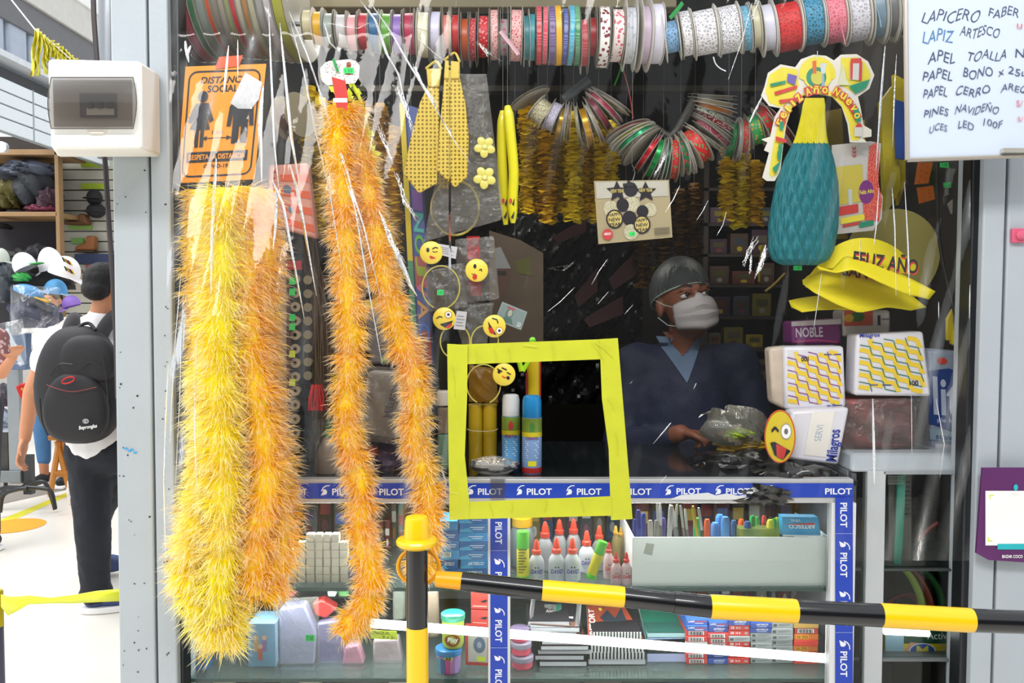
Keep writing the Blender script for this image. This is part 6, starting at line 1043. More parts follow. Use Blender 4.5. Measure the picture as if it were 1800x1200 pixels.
# spray cans, party tubes, soap dish
ZC1 = ZT+.0005
def can(px, Y, r, h_, capm, label, body, lab2):
    x = W(px, 800, Y).x; R = S(r, Y); t = thing('spray_can', label, 'spray can', (x, Y, ZC1))
    MB().lathe((x, Y, ZC1), [(R*.93, 0), (R, .004), (R, h_*.70), (R*.9, h_*.72)], M(body, .3, noise=.05), n=30).build('can', t)
    MB().lathe((x, Y, ZC1+h_*.715), [(R*.96, 0), (R*.96, h_*.2), (R*.85, h_*.26), (R*.6, h_*.275), (0, h_*.28)], capm, n=30).build('cap', t)
    MB().lathe((x, Y, ZC1+h_*.47), [(R*1.01, h_*.06), (R*1.01, h_*.235)], M('7f9a3c', .4, noise=.15), n=30).build('green_band', t)
    MB().lathe((x, Y, ZC1+h_*.47), [(R*1.015, 0), (R*1.015, h_*.06)], M('d8c828', .4), n=30).build('yellow_band', t)
    MB().lathe((x, Y, ZC1), [(R*.98, .002), (R*1.012, .005), (R*1.012, h_*.08)], M('a82a28' if lab2 else '22407c', .35), n=30).build('base_band', t)
    pj = lambda p: Vector((p.x, Y-math.sqrt(max(1e-8, R*R-(p.x-x)**2)), p.z)); mb = MB(); c = Card((x-R*.85, 2, ZC1+h_*.7), (x+R*.85, 2, ZC1+h_*.7), (x+R*.85, 2, ZC1+.01), (x-R*.85, 2, ZC1+.01), mb, proj=pj, eps=.0012)
    c.disc(.5, .84, .16, .09, RD if not lab2 else M('4f8a3c', .4)); 
    for k in range(9): c.rectp(.1+.04*(k % 3), .56-.04*k, .9-.07*((k*2) % 3), .572-.04*k, M('e4e6f2', .4)); c.k = 2
    c.text('CARNAVAL' if lab2 else 'FIESTA', .12, .60, .88, .66, M('8a3a7a', .4)); c.rectp(.25, .08, .75, .18, M('e0d82c', .4)) if lab2 else None; mb.build('can_print', t)
can(898, 2.16, 16, W(898, 691, 2.16).z-ZC1, M('d4d6d8', .3), 'spray can with white cap, left one inside the tape frame', '5f9fd0', 0)
can(935, 2.13, 17.5, W(935, 693, 2.13).z-ZC1, M('1f86c8', .3), 'spray can with blue cap, right one inside the tape frame', '7fa0d0', 1)
for px, lab in ((836, 'left'), (861, 'right')):
    Y = 2.2; x = W(px, 780, Y).x; t = thing('party_tube', f'yellow cardboard party tube, {lab} of the pair standing by the soap dish', 'party popper', (x, Y, ZC1), 'yellow party tubes'); R = S(12.5, Y); h_ = W(px, 710, Y).z-ZC1
    MB().lathe((x, Y, ZC1), [(R, 0), (R, h_)], M('b89a1c', .35, noise=.12, coat=.3), n=26).build('tube', t); MB().lathe((x, Y, ZC1+h_), [(R*1.03, -.004), (R*1.03, 0), (0, .0005)], M('c9b24a', .4), n=26).build('end_disc', t)
mb = MB(); mb.tube([W(848+27*math.cos(a), 753+5*math.sin(a), 2.17) for a in [pi*i/14 for i in range(15)]], .0008, M('d8d0c0', .5), 5); one(mb, 'rubber_band', 'pale rubber band around the pair of yellow party tubes', 'rubber band')
Y = 2.28; x = W(938, 700, Y).x; t = thing('party_tube', 'tall yellow and red party tube behind the spray cans', 'party popper', (x, Y, ZC1)); MB().lathe((x, Y, ZC1), [(S(12, Y), 0), (S(12, Y), W(938, 632, Y).z-ZC1)], M('d2b41c', .35, noise=.08), n=24).build('tube', t)
mb = MB(); pbox(mb, 924, 655, 928, 700, Y-.01, .003, M('8a2a20', .4)); pbox(mb, 946, 632, 951, 700, Y-.01, .003, M('a02c20', .4)); mb.build('red_print', t)
mb = MB(); mb.tube([W(912, 633, 2.2), W(917, 652, 2.2)], .007, M('b4e622', .35), 8); mb.tube([W(930, 633, 2.2), W(919, 652, 2.2)], .006, M('b4e622', .35), 8); one(mb, 'neon_clip', 'neon green plastic clip hanging at the top inside the frame', 'clip')
mb = MB(); mb.ell(W(936, 598, 1.925), (.0075, .004, .0075), M('7ac82c', .35)); one(mb, 'plastic_button', 'small green plastic knob peeking over the upper tape strip', 'knob')
t = thing('soap_dish', 'white oval dish wrapped in clear plastic inside the frame', 'dish', W(868, 838, 2.1)); cx = W(868, 815, 2.12)
mb = MB(); mb.lathe((cx.x, 2.12, ZC1), [(.038, 0), (.050, .008), (.060, .026), (.0575, .026), (.048, .010), (0, .007)], M('dcdcd8', .35), n=36)
for v in mb.v: v.y = 2.12+(v.y-2.12)*.55
mb.build('dish', t); lump('wrap', (cx.x, 2.12, ZC1+.022), (.062, .036, .022), film_mat('dish_wrap', gloss=1, rough=.15, bump=1, bscale=60, ior=1.6, haze=.25, hazecol=(.5, .5, .48)), None, seed=12, parent=t, amp=.08)
mb = MB(); c = Card.rect(862, 835, 888, 880, 2.0195, mb); c.rectp(0, 0, 1, 1, film_mat('sello_tape', gloss=.8, rough=.1, bump=.3, haze=.12, hazecol=(.6, .6, .8))); one(mb, 'clear_tape', 'strip of clear tape stuck across the blue taped rail', 'tape')
bag('orange_bag', [(824, 640), (872, 648), (876, 708), (824, 706)], 2.17, 'translucent orange gold bag hanging inside the frame', m=film_mat('amber_bag', tint=(.85, .6, .2), gloss=1, rough=.2, bump=1, bscale=50, haze=.4, hazecol=(.6, .36, .05)), D=.03)
# ---------------------------------------------------------------- left counter: thread rack, grasses, napkins
mb = pxprism([(475, 404), (502, 404), (502, 832), (475, 832)], 2.12, .012, M('b09a80', .6, noise=.1)); t = thing('thread_rack', 'wooden thread rack board standing at the left of the counter', 'rack', W(490, 832, 2.13)); mb.build('board', t)
mb = pxprism([(503, 455), (509, 455), (509, 832), (503, 832)], 2.13, .012, M('5a3220', .6)); mb.build('side_strip', t); mb = pxprism([(503, 458), (530, 458), (530, 474), (503, 474)], 2.12, .004, M('b02430', .5)); mb.build('red_label', t)
tc_ = ['5a4a3c', '2f7a5a', '7a2a44', '8c8478', 'b0a890', '2c4a70', '8a6a30', '44404a', '9a9488', '6a2a2a']
for k in range(14):
    y = 490+24.6*k; Y = 2.145; c0 = W(519, y, Y); t = thing('thread_spool', f'small thread spool end in the front rack column, {["topmost", "second", "third", "fourth", "fifth", "sixth", "seventh", "eighth", "ninth", "tenth", "eleventh", "twelfth", "thirteenth", "lowest"][k]} from the top', 'thread spool', c0-Vector((0, 0, .013)), 'thread spools in the wooden rack')
    MB().lathe(c0, [(.004, .001), (.0125, .001), (.0125, -.001), (.004, -.001)], M('b5a78c', .5), (0, -1, 0), n=18).build('disc', t); MB().lathe(c0, [(.0085, -.03), (.0085, 0)], M(tc_[k % 10], .6), (0, -1, 0), n=14).build('thread', t); MB().lathe(c0, [(.0045, .0015), (0, .0015)], M('4a3a2c', .6), (0, -1, 0), n=10).build('hole', t)
for k in range(8):
    y = 492+24*k; c0 = W(541, y, 2.2); t = thing('thread_spool', f'thread spool in the rear rack column, {["first", "second", "third", "fourth", "fifth", "sixth", "seventh", "last"][k]} downward', 'thread spool', c0-Vector((0, 0, .012)), 'thread spools in the rear column')
    MB().lathe(c0, [(0, .001), (.0115, .001), (.0115, -.001)], M('a09478', .5), (0, -1, 0), n=16).build('disc', t); MB().lathe(c0, [(.008, -.03), (.008, 0)], M(tc_[(k*3) % 10], .6), (0, -1, 0), n=12).build('thread', t)
for k in range(7):
    mb = MB(); mb.lathe(W(538, 668+23*k, 2.22), [(.0125, -.03), (.0125, .0), (0, .001)], M('222c3a', .4), (0, -1, 0), n=16); one(mb, 'thread_spool', f'dark blue thread spool low in the rear column, {["first", "second", "third", "fourth", "fifth", "sixth", "last"][k]} of the dark ones downward', 'thread spool', 'dark thread spools in the rear column')
for i, (y, m) in enumerate(((494, GREENTAG), (513, GREENTAG), (558, GREENTAG), (574, GREENTAG), (622, YTAG), (672, YTAG))):
    mb = MB(); c = Card.rect(508, y-6, 519, y+6, 2.125, mb); c.poly([(0, 0), (1, 0), (1, 1), (.1, 1)], m); one(mb, 'price_sticker', f'{"green" if m is GREENTAG else "yellow"} price sticker on the rack edge, {["first", "second", "third", "fourth", "fifth", "sixth"][i]} from the top', 'sticker')
t = thing('dried_grass', 'bundle of dried brown grasses hanging behind the film at left', 'dried grass', W(575, 830, 2.26)); mb = MB()
for k in range(150):
    x = random.gauss(566, 12); mb.tube([W(545+random.uniform(-14, 8), random.uniform(400, 470), 2.25), W(x, 560, 2.25+random.uniform(-.03, .03)), W(x+random.uniform(-8, 14), random.uniform(650, 830), 2.25)], .0011, M(random.choice(['6b5440', '54402f', '7d6a4c', '3c3026']), .7), 3, cap=False)
mb.build('stalks', t, kind='stuff')
t = thing('red_yarn', 'small bundle of bright red yarn hanging beside the thread spools', 'yarn', W(556, 722, 2.12)); mb = MB()
for k in range(26): x = random.gauss(556, 8); mb.tube([W(x*.6+556*.4, 676, 2.12), W(x, 698, 2.12+random.uniform(-.01, .01)), W(x+random.uniform(-4, 8), 721, 2.12)], .0016, M(random.choice(['c81c1c', 'e02a22', '9a1414']), .6), 4)
mb.build('strands', t, kind='stuff')
x = W(578, 800, 2.14).x; t = thing('glue_pot', 'white cone-shaped squeeze bottle with green label left of the tinsel', 'bottle', (x, 2.14, ZC1)); MB().lathe((x, 2.14, ZC1), [(.034, 0), (.036, .01), (.030, .05), (.014, .085), (.010, .09)], M('cfc8be', .4), n=26).build('bottle', t); MB().lathe((x, 2.14, ZC1+.088), [(.012, 0), (.010, .02), (.003, .045)], M('2f9a5a', .4), n=18).build('cap', t)
mb = MB(); mb.lathe((x, 2.14, ZC1), [(.037, .001), (.0375, .13)], film_mat('clear_cup', haze=.06, bump=0), n=26); mb.build('cup', t)
def mil2(c): c.text('Milagros', .56, .30, .86, .82, BLT, rot=1, fn=lambda u, v: (u-.12*(.5-v), v)); c.text('SERVI', .08, .55, .22, .9, M('b0aacb', .5), False, rot=1); [c.line([(.35+.03*k, .1), (.3+.04*k, .9)], .004, M('c9c4bc', .5)) for k in range(5)]
pack('napkin_pack', [(646, 652), (716, 656), (700, 772), (630, 760)], 2.14, .06, M('d9d6d0', .4, coat=.4), 'white napkin pack with upright blue lettering between the tinsel strands', mil2, bev=.010)
bag('clear_bag', [(640, 642), (722, 648), (704, 782), (624, 772)], 2.125, 'clear crinkled wrap around the napkin pack between the tinsel strands', D=.02)
lump('dark_bundle', W(684, 808, 2.2), (.075, .05, .05), M('4a3d55', .35, noise=.6, scale=18, bump=.8), 'dark purple clutter bag below the wrapped napkin pack', seed=21)
lump('red_bundle', W(650, 795, 2.16), (.022, .02, .02), M('a84a3c', .35, noise=.4, bump=.6), 'small red pouch beside the dark purple bag', seed=22)
pack('grey_box', [(642, 528), (682, 524), (690, 640), (650, 640)], 2.3, .05, M('7b7674', .6, noise=.15), 'grey box between the two dangling tinsel strands', lambda c: (c.rectp(.0, .88, .9, 1, YZ), c.rectp(.5, .02, .85, .12, M('3a8a4a', .5))), hg=1)
pack('doll_box', [(470, 290), (540, 285), (556, 420), (474, 396)], 2.12, .04, M('d89a88', .5, noise=.2, scale=30), 'pink and orange striped toy box behind the film right of the sign', lambda c: ([c.rectp(.3, .08+.22*k, .98, .18+.22*k, M('d8603a', .5)) for k in range(4)], c.disc(.45, .62, .1, .07, M('6a7488', .5)), c.disc(.5, .33, .07, .05, M('6a7488', .5)), [(c.disc(.12+.03*(k % 3), .08+.1*k, .03, .015, M('a83a34', .5)), setattr(c, 'k', 2)) for k in range(9)]))
spool_at(W(515, 205, 2.2), (1, -.55, .15), .022, .04, .057, M('6a4a34', .4), 'large beige-flanged roll of brown tape hanging left of the tinsel tag', None, M('8e8468', .5), name='tape_roll', n=44)
for px, y0, y1, m, lab in ((779, 686, 712, 'c8c4b8', 'cream bottle top left of the tape frame'), (781, 715, 760, '7a6a5c', 'murky glass jar left of the tape frame'), (781, 762, 822, '5f8a74', 'green-labelled tub standing at the left foot of the tape frame')):
    mb = MB(); x = W(px, y0, 2.1).x; mb.lathe((x, 2.1, W(px, y1, 2.1).z), [(.014, 0), (.016, .003), (.016, W(px, y0, 2.1).z-W(px, y1, 2.1).z-.004), (.012, W(px, y0, 2.1).z-W(px, y1, 2.1).z)], M(m, .4, noise=.15), n=18); one(mb, 'bottle', lab, 'bottle')
# ---------------------------------------------------------------- yellow flower garlands hung inside
def lei(px, y0, y1, Y, R, m, label, grp, n=None):
    t = thing('flower_lei', label, 'garland', W(px, y1, Y), grp); n = n or int((y1-y0)/5); mb = MB()
    for i in range(n):
        c0 = W(px+3*math.sin(i*.7), y0+(y1-y0)*(i+.5)/n, Y)
        for k in range(10):
            a = 2*pi*k/10+random.uniform(-.3, .3)+i; r = R*random.uniform(.75, 1.1); d = Vector((math.cos(a), math.sin(a), random.uniform(-.75, .55))); s_ = Vector((-math.sin(a), math.cos(a), 0))*R*.62
            mb.add([c0, c0+d*r*.6+s_, c0+d*r, c0+d*r*.6-s_], [(0, 1, 2, 3)], m)
    mb.build('petals', t, kind='stuff', smooth=False); mb = MB(); mb.tube([W(px, y0-8+(y1-y0+8)*k/14, Y) for k in range(15)], [R*.5*(1+.15*math.sin(k*2.1)) for k in range(15)], m, 8); mb.build('core', t); hang(t, px, y0, Y)
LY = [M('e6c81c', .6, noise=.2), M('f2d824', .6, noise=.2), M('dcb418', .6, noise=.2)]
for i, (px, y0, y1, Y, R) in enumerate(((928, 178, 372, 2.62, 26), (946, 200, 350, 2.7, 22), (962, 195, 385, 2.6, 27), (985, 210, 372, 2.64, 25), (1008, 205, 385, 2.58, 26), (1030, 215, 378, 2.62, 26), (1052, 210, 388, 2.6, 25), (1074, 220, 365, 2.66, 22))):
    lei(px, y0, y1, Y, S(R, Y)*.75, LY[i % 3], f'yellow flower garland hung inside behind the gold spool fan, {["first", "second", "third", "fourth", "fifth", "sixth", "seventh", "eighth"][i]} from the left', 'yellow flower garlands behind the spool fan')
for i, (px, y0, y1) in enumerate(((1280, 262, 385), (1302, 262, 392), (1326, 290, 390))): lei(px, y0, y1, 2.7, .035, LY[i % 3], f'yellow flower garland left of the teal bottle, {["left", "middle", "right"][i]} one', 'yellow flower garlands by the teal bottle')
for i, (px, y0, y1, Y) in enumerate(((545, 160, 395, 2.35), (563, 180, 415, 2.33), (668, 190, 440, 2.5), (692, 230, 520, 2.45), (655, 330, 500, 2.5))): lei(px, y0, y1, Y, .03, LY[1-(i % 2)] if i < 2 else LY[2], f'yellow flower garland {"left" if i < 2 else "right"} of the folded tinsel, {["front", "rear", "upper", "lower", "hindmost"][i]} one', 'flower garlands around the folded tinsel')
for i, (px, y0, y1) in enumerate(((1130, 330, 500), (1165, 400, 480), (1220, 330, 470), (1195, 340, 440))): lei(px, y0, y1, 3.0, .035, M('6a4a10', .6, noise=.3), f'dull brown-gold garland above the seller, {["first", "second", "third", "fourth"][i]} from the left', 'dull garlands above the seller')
# yellow hanging bags at right rear
for i, (q, Y) in enumerate((([(1500, 215), (1520, 210), (1524, 340), (1498, 340)], 2.5), ([(1548, 180), (1570, 150), (1584, 330), (1556, 380)], 2.45), ([(1572, 130), (1590, 140), (1592, 320), (1580, 360)], 2.5), ([(1430, 200), (1480, 190), (1490, 420), (1440, 420)], 2.6))):
    one(pxprism(q, Y, .02, M(['a08a18', 'b8a81c', 'c4b01c', '6e5e14'][i], .45, noise=.3, scale=20, bump=.5)), 'yellow_pennant', f'{["slim dull yellow", "folded mustard", "bright yellow", "broad olive yellow"][i]} cloth hanging at the right rear', 'cloth')
one(pxprism([(1574, 175), (1592, 180), (1590, 280), (1576, 278)], 2.42, .01, M('1c4a9a', .5)), 'blue_cloth', 'royal blue strip hanging behind the whiteboard edge', 'cloth')
# ---------------------------------------------------------------- hanging cards at the right window edge
def hcard(name, q, Y, m, label, cat='card', fn=None):
    t = thing(name, label, cat, W(sum(p[0] for p in q)/4, max(p[1] for p in q), Y)); pxprism(q, Y, .003, m).build('card', t)
    if fn: mb = MB(); c = Card.px(q, Y-.0006, mb); fn(c); mb.build('print', t)
dotp = lambda c: [(c.disc(.3+.4*(k % 2), .1+.13*k, .04, .03, M('6a2a10', .5)), setattr(c, 'k', 2)) for k in range(7)]
hcard('orange_card', [(1614, 285), (1640, 285), (1632, 322), (1608, 324)], 2.3, M('b86018', .5), 'upper orange dotted card below the whiteboard', fn=dotp); hcard('orange_card', [(1612, 330), (1640, 326), (1644, 350), (1616, 358)], 2.3, M('b86018', .5), 'lower orange dotted card below the whiteboard', fn=dotp)
hcard('green_card', [(1632, 284), (1650, 284), (1650, 345), (1636, 340)], 2.33, M('3a4a24', .5, noise=.4, scale=40), 'mossy green patterned card between the orange cards'); hcard('grey_card', [(1664, 290), (1684, 292), (1690, 334), (1660, 345)], 2.28, M('6a6862', .5, noise=.2), 'grey card with a green price sticker'); hcard('white_tag', [(1666, 358), (1684, 342), (1692, 368), (1672, 376)], 2.26, M('a8a498', .5), 'white cut tag hanging under the grey card')
for i, (x, y) in enumerate(((1660, 290), (1666, 325))): mb = MB(); c = Card.rect(x-8, y-5, x+8, y+5, 2.27, mb); c.poly([(0, .1), (1, 0), (.95, 1), (0, .9)], GREENTAG); c.text('2.50', .2, .25, .8, .8, INK, False); one(mb, 'price_sticker', f'green price sticker on the hanging cards, {["upper", "lower"][i]} one', 'sticker')
for i, q in enumerate(([(1666, 400), (1684, 400), (1684, 412), (1664, 412)], [(1688, 380), (1704, 378), (1704, 470), (1688, 480)], [(1664, 420), (1686, 420), (1690, 510), (1666, 520)], [(1634, 380), (1656, 380), (1652, 470), (1628, 470)], [(1668, 530), (1700, 520), (1702, 560), (1674, 570)])):
    hcard('dim_packet', q, 2.34, M(['3c3620', '4c443a', '544436', '4a3e34', '6a6a68'][i], .4, noise=.4, scale=30), f'{["tiny dark", "narrow taupe", "long brown", "dusky", "silvery"][i]} packet hanging at the right window edge', 'packet')
for i, (x, y) in enumerate(((1672, 404), (1668, 383))): mb = MB(); c = Card.rect(x-6, y-4, x+6, y+4, 2.33, mb); c.rectp(0, 0, 1, 1, YTAG); one(mb, 'price_sticker', f'small yellow price sticker at the right window edge, {["lower", "upper"][i]} one', 'sticker')
hcard('lime_cloth', [(1712, 290), (1719, 290), (1716, 365), (1706, 368)], 2.25, M('a8b41c', .5), 'thin lime strip beside the black window frame', 'cloth')
t = thing('yellow_toy', 'yellow toy in clear wrap hanging at the right above the tissue pack', 'toy', W(1688, 612, 2.2)); mb = pxprism([(1682, 568), (1700, 566), (1704, 606), (1690, 612), (1674, 604)], 2.2, .02, M('d2c01c', .4, noise=.15)); mb.build('body', t, bev=.003); mb = pxprism([(1664, 560), (1676, 540), (1680, 600), (1664, 598)], 2.21, .01, M('c8b41a', .4)); mb.build('wing', t, bev=.003)
bag('clear_bag', [(1672, 532), (1704, 528), (1706, 575), (1676, 580)], 2.19, 'shiny clear wrap above the yellow toy', D=.02)
mb = MB(); mb.tube(curve_pts([(1646, 280, 2.2), (1648, 360, 2.2), (1652, 430, 2.2), (1668, 510, 2.18), (1686, 580, 2.16), (1704, 680, 2.14)], 6), .0042, M('1c1b1a', .45), 8); one(mb, 'black_cable', 'black cable curving down at the right inside the window', 'cable')
# ---------------------------------------------------------------- dark drape and rear rack behind the seller
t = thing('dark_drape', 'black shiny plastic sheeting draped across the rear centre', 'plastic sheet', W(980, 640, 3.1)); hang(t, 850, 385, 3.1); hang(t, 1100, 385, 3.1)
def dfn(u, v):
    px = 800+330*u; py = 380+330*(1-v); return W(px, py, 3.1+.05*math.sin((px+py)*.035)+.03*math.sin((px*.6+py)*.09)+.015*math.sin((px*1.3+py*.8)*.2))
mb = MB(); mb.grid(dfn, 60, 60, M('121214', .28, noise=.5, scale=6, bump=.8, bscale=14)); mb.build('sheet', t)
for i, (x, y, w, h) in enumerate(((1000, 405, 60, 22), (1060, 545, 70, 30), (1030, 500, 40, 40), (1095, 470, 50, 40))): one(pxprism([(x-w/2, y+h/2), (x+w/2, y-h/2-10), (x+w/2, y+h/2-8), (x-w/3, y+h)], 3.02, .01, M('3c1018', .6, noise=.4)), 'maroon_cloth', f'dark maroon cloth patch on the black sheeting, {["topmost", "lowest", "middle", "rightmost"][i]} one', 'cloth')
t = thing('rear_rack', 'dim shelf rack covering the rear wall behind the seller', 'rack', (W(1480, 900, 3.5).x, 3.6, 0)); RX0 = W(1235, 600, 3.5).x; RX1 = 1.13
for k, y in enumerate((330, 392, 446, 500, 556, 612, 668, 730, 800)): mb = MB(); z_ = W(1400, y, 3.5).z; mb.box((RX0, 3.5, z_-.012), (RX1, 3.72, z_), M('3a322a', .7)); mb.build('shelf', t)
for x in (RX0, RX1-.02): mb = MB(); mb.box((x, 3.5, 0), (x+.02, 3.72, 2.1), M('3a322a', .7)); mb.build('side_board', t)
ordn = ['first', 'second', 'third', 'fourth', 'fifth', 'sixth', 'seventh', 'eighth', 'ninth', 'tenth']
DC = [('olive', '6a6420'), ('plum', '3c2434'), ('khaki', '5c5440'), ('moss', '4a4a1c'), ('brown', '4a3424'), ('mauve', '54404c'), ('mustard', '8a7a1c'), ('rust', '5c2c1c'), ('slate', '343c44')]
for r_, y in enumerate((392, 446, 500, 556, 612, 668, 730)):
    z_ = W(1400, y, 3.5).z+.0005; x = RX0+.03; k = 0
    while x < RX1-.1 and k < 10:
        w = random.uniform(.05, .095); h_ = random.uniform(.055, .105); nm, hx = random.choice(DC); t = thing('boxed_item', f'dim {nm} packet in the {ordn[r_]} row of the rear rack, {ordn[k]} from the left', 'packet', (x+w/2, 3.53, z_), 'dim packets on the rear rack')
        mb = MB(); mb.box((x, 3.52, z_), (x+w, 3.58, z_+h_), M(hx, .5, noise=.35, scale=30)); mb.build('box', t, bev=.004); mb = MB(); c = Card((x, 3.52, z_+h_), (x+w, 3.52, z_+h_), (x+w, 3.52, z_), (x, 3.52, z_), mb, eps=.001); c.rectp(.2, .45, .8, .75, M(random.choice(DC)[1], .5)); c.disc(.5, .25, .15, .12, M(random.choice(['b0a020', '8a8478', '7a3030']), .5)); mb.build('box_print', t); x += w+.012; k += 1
for i, (pts) in enumerate(([(1150, 470), (1140, 480), (1138, 495), (1146, 505)], [(1217, 455), (1216, 468), (1222, 476), (1230, 480)], [(1380, 480), (1360, 500), (1345, 512)], [(1342, 430), (1336, 460), (1334, 495)])):
    mb = MB(); mb.tube(curve_pts([(x, y, 3.0) for x, y in pts], 5), .0045, M('a8901c', .4), 6); one(mb, 'yellow_band', f'{["short yellow band left of the seller cap", "yellow band above the seller forehead", "thin yellow hoop below the teal bottle", "yellow strip beside the teal bottle foot"][i]}', 'band')
# ---------------------------------------------------------------- people
SKIN = M('7c4a34', .5, noise=.08, scale=20, sss=.08); SKIN2 = M('c98a66', .5, noise=.06, scale=20, sss=.08)
def remesh(prims, mat, name, parent, vox=.008, smooth=6, disp=0, dscale=.05):
    mb = MB()
    for p in prims:
        if p[0] == 'e': mb.ell(p[1], p[2], mat, 18, 12, p[3] if len(p) > 3 else None)
        elif p[0] == 'c':
            a, ra, b, rb = Vector(p[1]), p[2], Vector(p[3]), p[4]; n = 6; L_ = (b-a).length
            mb.tube([a+(b-a)*i/n for i in range(n+1)], [ra+(rb-ra)*i/n for i in range(n+1)], mat, 14); mb.ell(a, (ra,)*3, mat, 12, 8); mb.ell(b, (rb,)*3, mat, 12, 8)
        elif p[0] == 'b': mb.box(p[1], p[2], mat)
    ob = bpy.data.objects.new(name, mb.mesh(name, True, ORG[parent.name])); C.objects.link(ob)
    m = ob.modifiers.new('r', 'REMESH'); m.mode = 'VOXEL'; m.voxel_size = vox; m.use_smooth_shade = True
    s_ = ob.modifiers.new('s', 'SMOOTH'); s_.iterations = smooth; s_.factor = .5
    if disp:
        tx = bpy.data.textures.new('fold', 'CLOUDS'); tx.noise_scale = dscale; d = ob.modifiers.new('d', 'DISPLACE'); d.texture = tx; d.strength = disp; d.mid_level = .5
    dg = bpy.context.evaluated_depsgraph_get(); me = bpy.data.meshes.new_from_object(ob.evaluated_get(dg)); ob.modifiers.clear(); old = ob.data; ob.data = me; bpy.data.meshes.remove(old)
    if not me.materials: me.materials.append(mat)
    me.shade_smooth(); ob.parent = parent; ORG[ob.name] = ORG[parent.name]; return ob
def hand(wr, d, side, nrm, k=1.0, curl=.5):
    """wrist point, pointing direction, thumb side, palm normal -> palm, five unequal fingers"""
    wr = Vector(wr); d = Vector(d).normalized(); side = Vector(side); side = (side-d*side.dot(d)).normalized(); n = d.cross(side) if nrm is None else Vector(nrm).normalized(); P = []
    pc = wr+d*.045*k; R = Matrix((side, n, d)).transposed(); P.append(('e', pc, (.040*k, .017*k, .052*k), R))
    for i, (o, L_) in enumerate(((.030, .066), (.010, .075), (-.010, .070), (-.029, .055))):
        b = wr+d*.082*k+side*o*k; L_ *= k; fd = (d+side*(o*5)).normalized(); p1 = b+fd*L_*.42; f2 = (fd+n*curl).normalized(); p2 = p1+f2*L_*.34; f3 = (fd+n*curl*2.2).normalized(); p3 = p2+f3*L_*.28
        P += [('c', b-d*.02*k, .0085*k, p1, .0082*k), ('c', p1, .0082*k, p2, .0076*k), ('c', p2, .0076*k, p3, .0066*k)]
    t0 = wr+d*.022*k+side*.026*k; t1 = t0+(d*.7+side*.75+n*.2).normalized()*.038*k; t2 = t1+(d+side*.25+n*.45).normalized()*.030*k
    P += [('c', t0, .013*k, t1, .0105*k), ('c', t1, .0102*k, t2, .008*k)]; return P
def head_prims(c, R, k=1.0):
    g = lambda x, y, z: c+R @ Vector((x*k, y*k, z*k)); e = lambda p, r: ('e', g(*p), tuple(q*k for q in r), R)
    return [e((0, .012, .032), (.073, .09, .083)), e((0, -.018, -.02), (.062, .07, .085)), e((0, -.036, -.075), (.043, .042, .033)), e((0, -.084, .028), (.048, .014, .012)), e((0, -.097, -.012), (.011, .016, .02)), e((0, -.088, .008), (.008, .012, .02)),
            e((.036, -.066, -.02), (.022, .016, .02)), e((-.036, -.066, -.02), (.022, .016, .02)), e((.076, .012, -.005), (.009, .018, .03)), e((-.076, .012, -.005), (.009, .018, .03)), e((0, -.082, -.055), (.022, .010, .007))]
# the seller
Y = 2.72; hc = W(1203, 532, Y); Rh = (Matrix.Rotation(math.radians(-8), 3, 'Y') @ Matrix.Rotation(math.radians(13), 3, 'Z') @ Matrix.Rotation(math.radians(-8), 3, 'X')); kh = 1.08
seller = thing('person', 'person in navy jacket, hairnet and white face mask behind the counter', 'person', (hc.x+.02, Y+.05, 0)); cx_ = W(1212, 700, Y).x
sh = W(1212, 640, Y).z; neck = Vector((cx_-.008, Y+.03, sh+.045)); Ls = Vector((cx_-.165, Y+.05, sh)); Rs = Vector((cx_+.165, Y+.05, sh)); Le = Vector((cx_-.225, Y, sh-.27)); Re = Vector((cx_+.235, Y, sh-.27)); Lw = Vector((cx_-.07, Y-.22, ZT+.045)); Rw = Vector((cx_+.10, Y-.22, ZT+.045))
hg = lambda x, y, z: hc+Rh @ Vector((x*kh, y*kh, z*kh))
prims = head_prims(hc, Rh, kh)+[('c', hg(0, .02, -.06), .052, neck, .056), ('c', Ls, .05, Le, .04), ('c', Le, .038, Lw, .026), ('c', Rs, .05, Re, .04), ('c', Re, .038, Rw, .026), ('e', neck-Vector((0, -.02, .14)), (.16, .09, .14)), ('c', neck-Vector((0, 0, .1)), .1, (cx_, Y+.05, .95), .12)]
for sx in (-1, 1): prims += [('c', (cx_+.09*sx, Y+.05, .92), .085, (cx_+.1*sx, Y+.05, .5), .06), ('c', (cx_+.1*sx, Y+.05, .5), .055, (cx_+.1*sx, Y+.07, .09), .04)]
prims += hand(Lw, (.9, -.3, -.1), (0, -1, .2), (0, .2, -1), .95)+hand(Rw, (-.9, -.3, -.1), (0, -1, .2), (0, .2, -1), .95)
remesh(prims, SKIN, 'body', seller, .0065, 3)
NAVY = M('0f1a38', .7, noise=.2, scale=12)
jk = [('c', Ls+Vector((0, 0, -.01)), .072, Rs+Vector((0, 0, -.01)), .072), ('c', Ls, .070, Le, .058), ('c', Le, .058, Lw.lerp(Le, .2), .044), ('c', Rs, .070, Re, .058), ('c', Re, .058, Rw.lerp(Re, .2), .044), ('e', (cx_, Y+.05, sh-.12), (.20, .125, .20)), ('c', (cx_, Y+.05, sh-.1), .155, (cx_, Y+.05, .90), .16), ('c', Ls+Vector((.03, 0, .0)), .066, neck+Vector((-.05, .02, -.02)), .04), ('c', Rs+Vector((-.03, 0, .0)), .066, neck+Vector((.05, .02, -.02)), .04)]
remesh(jk, NAVY, 'jacket', seller, .012, 8, .014, .06)
tr = []
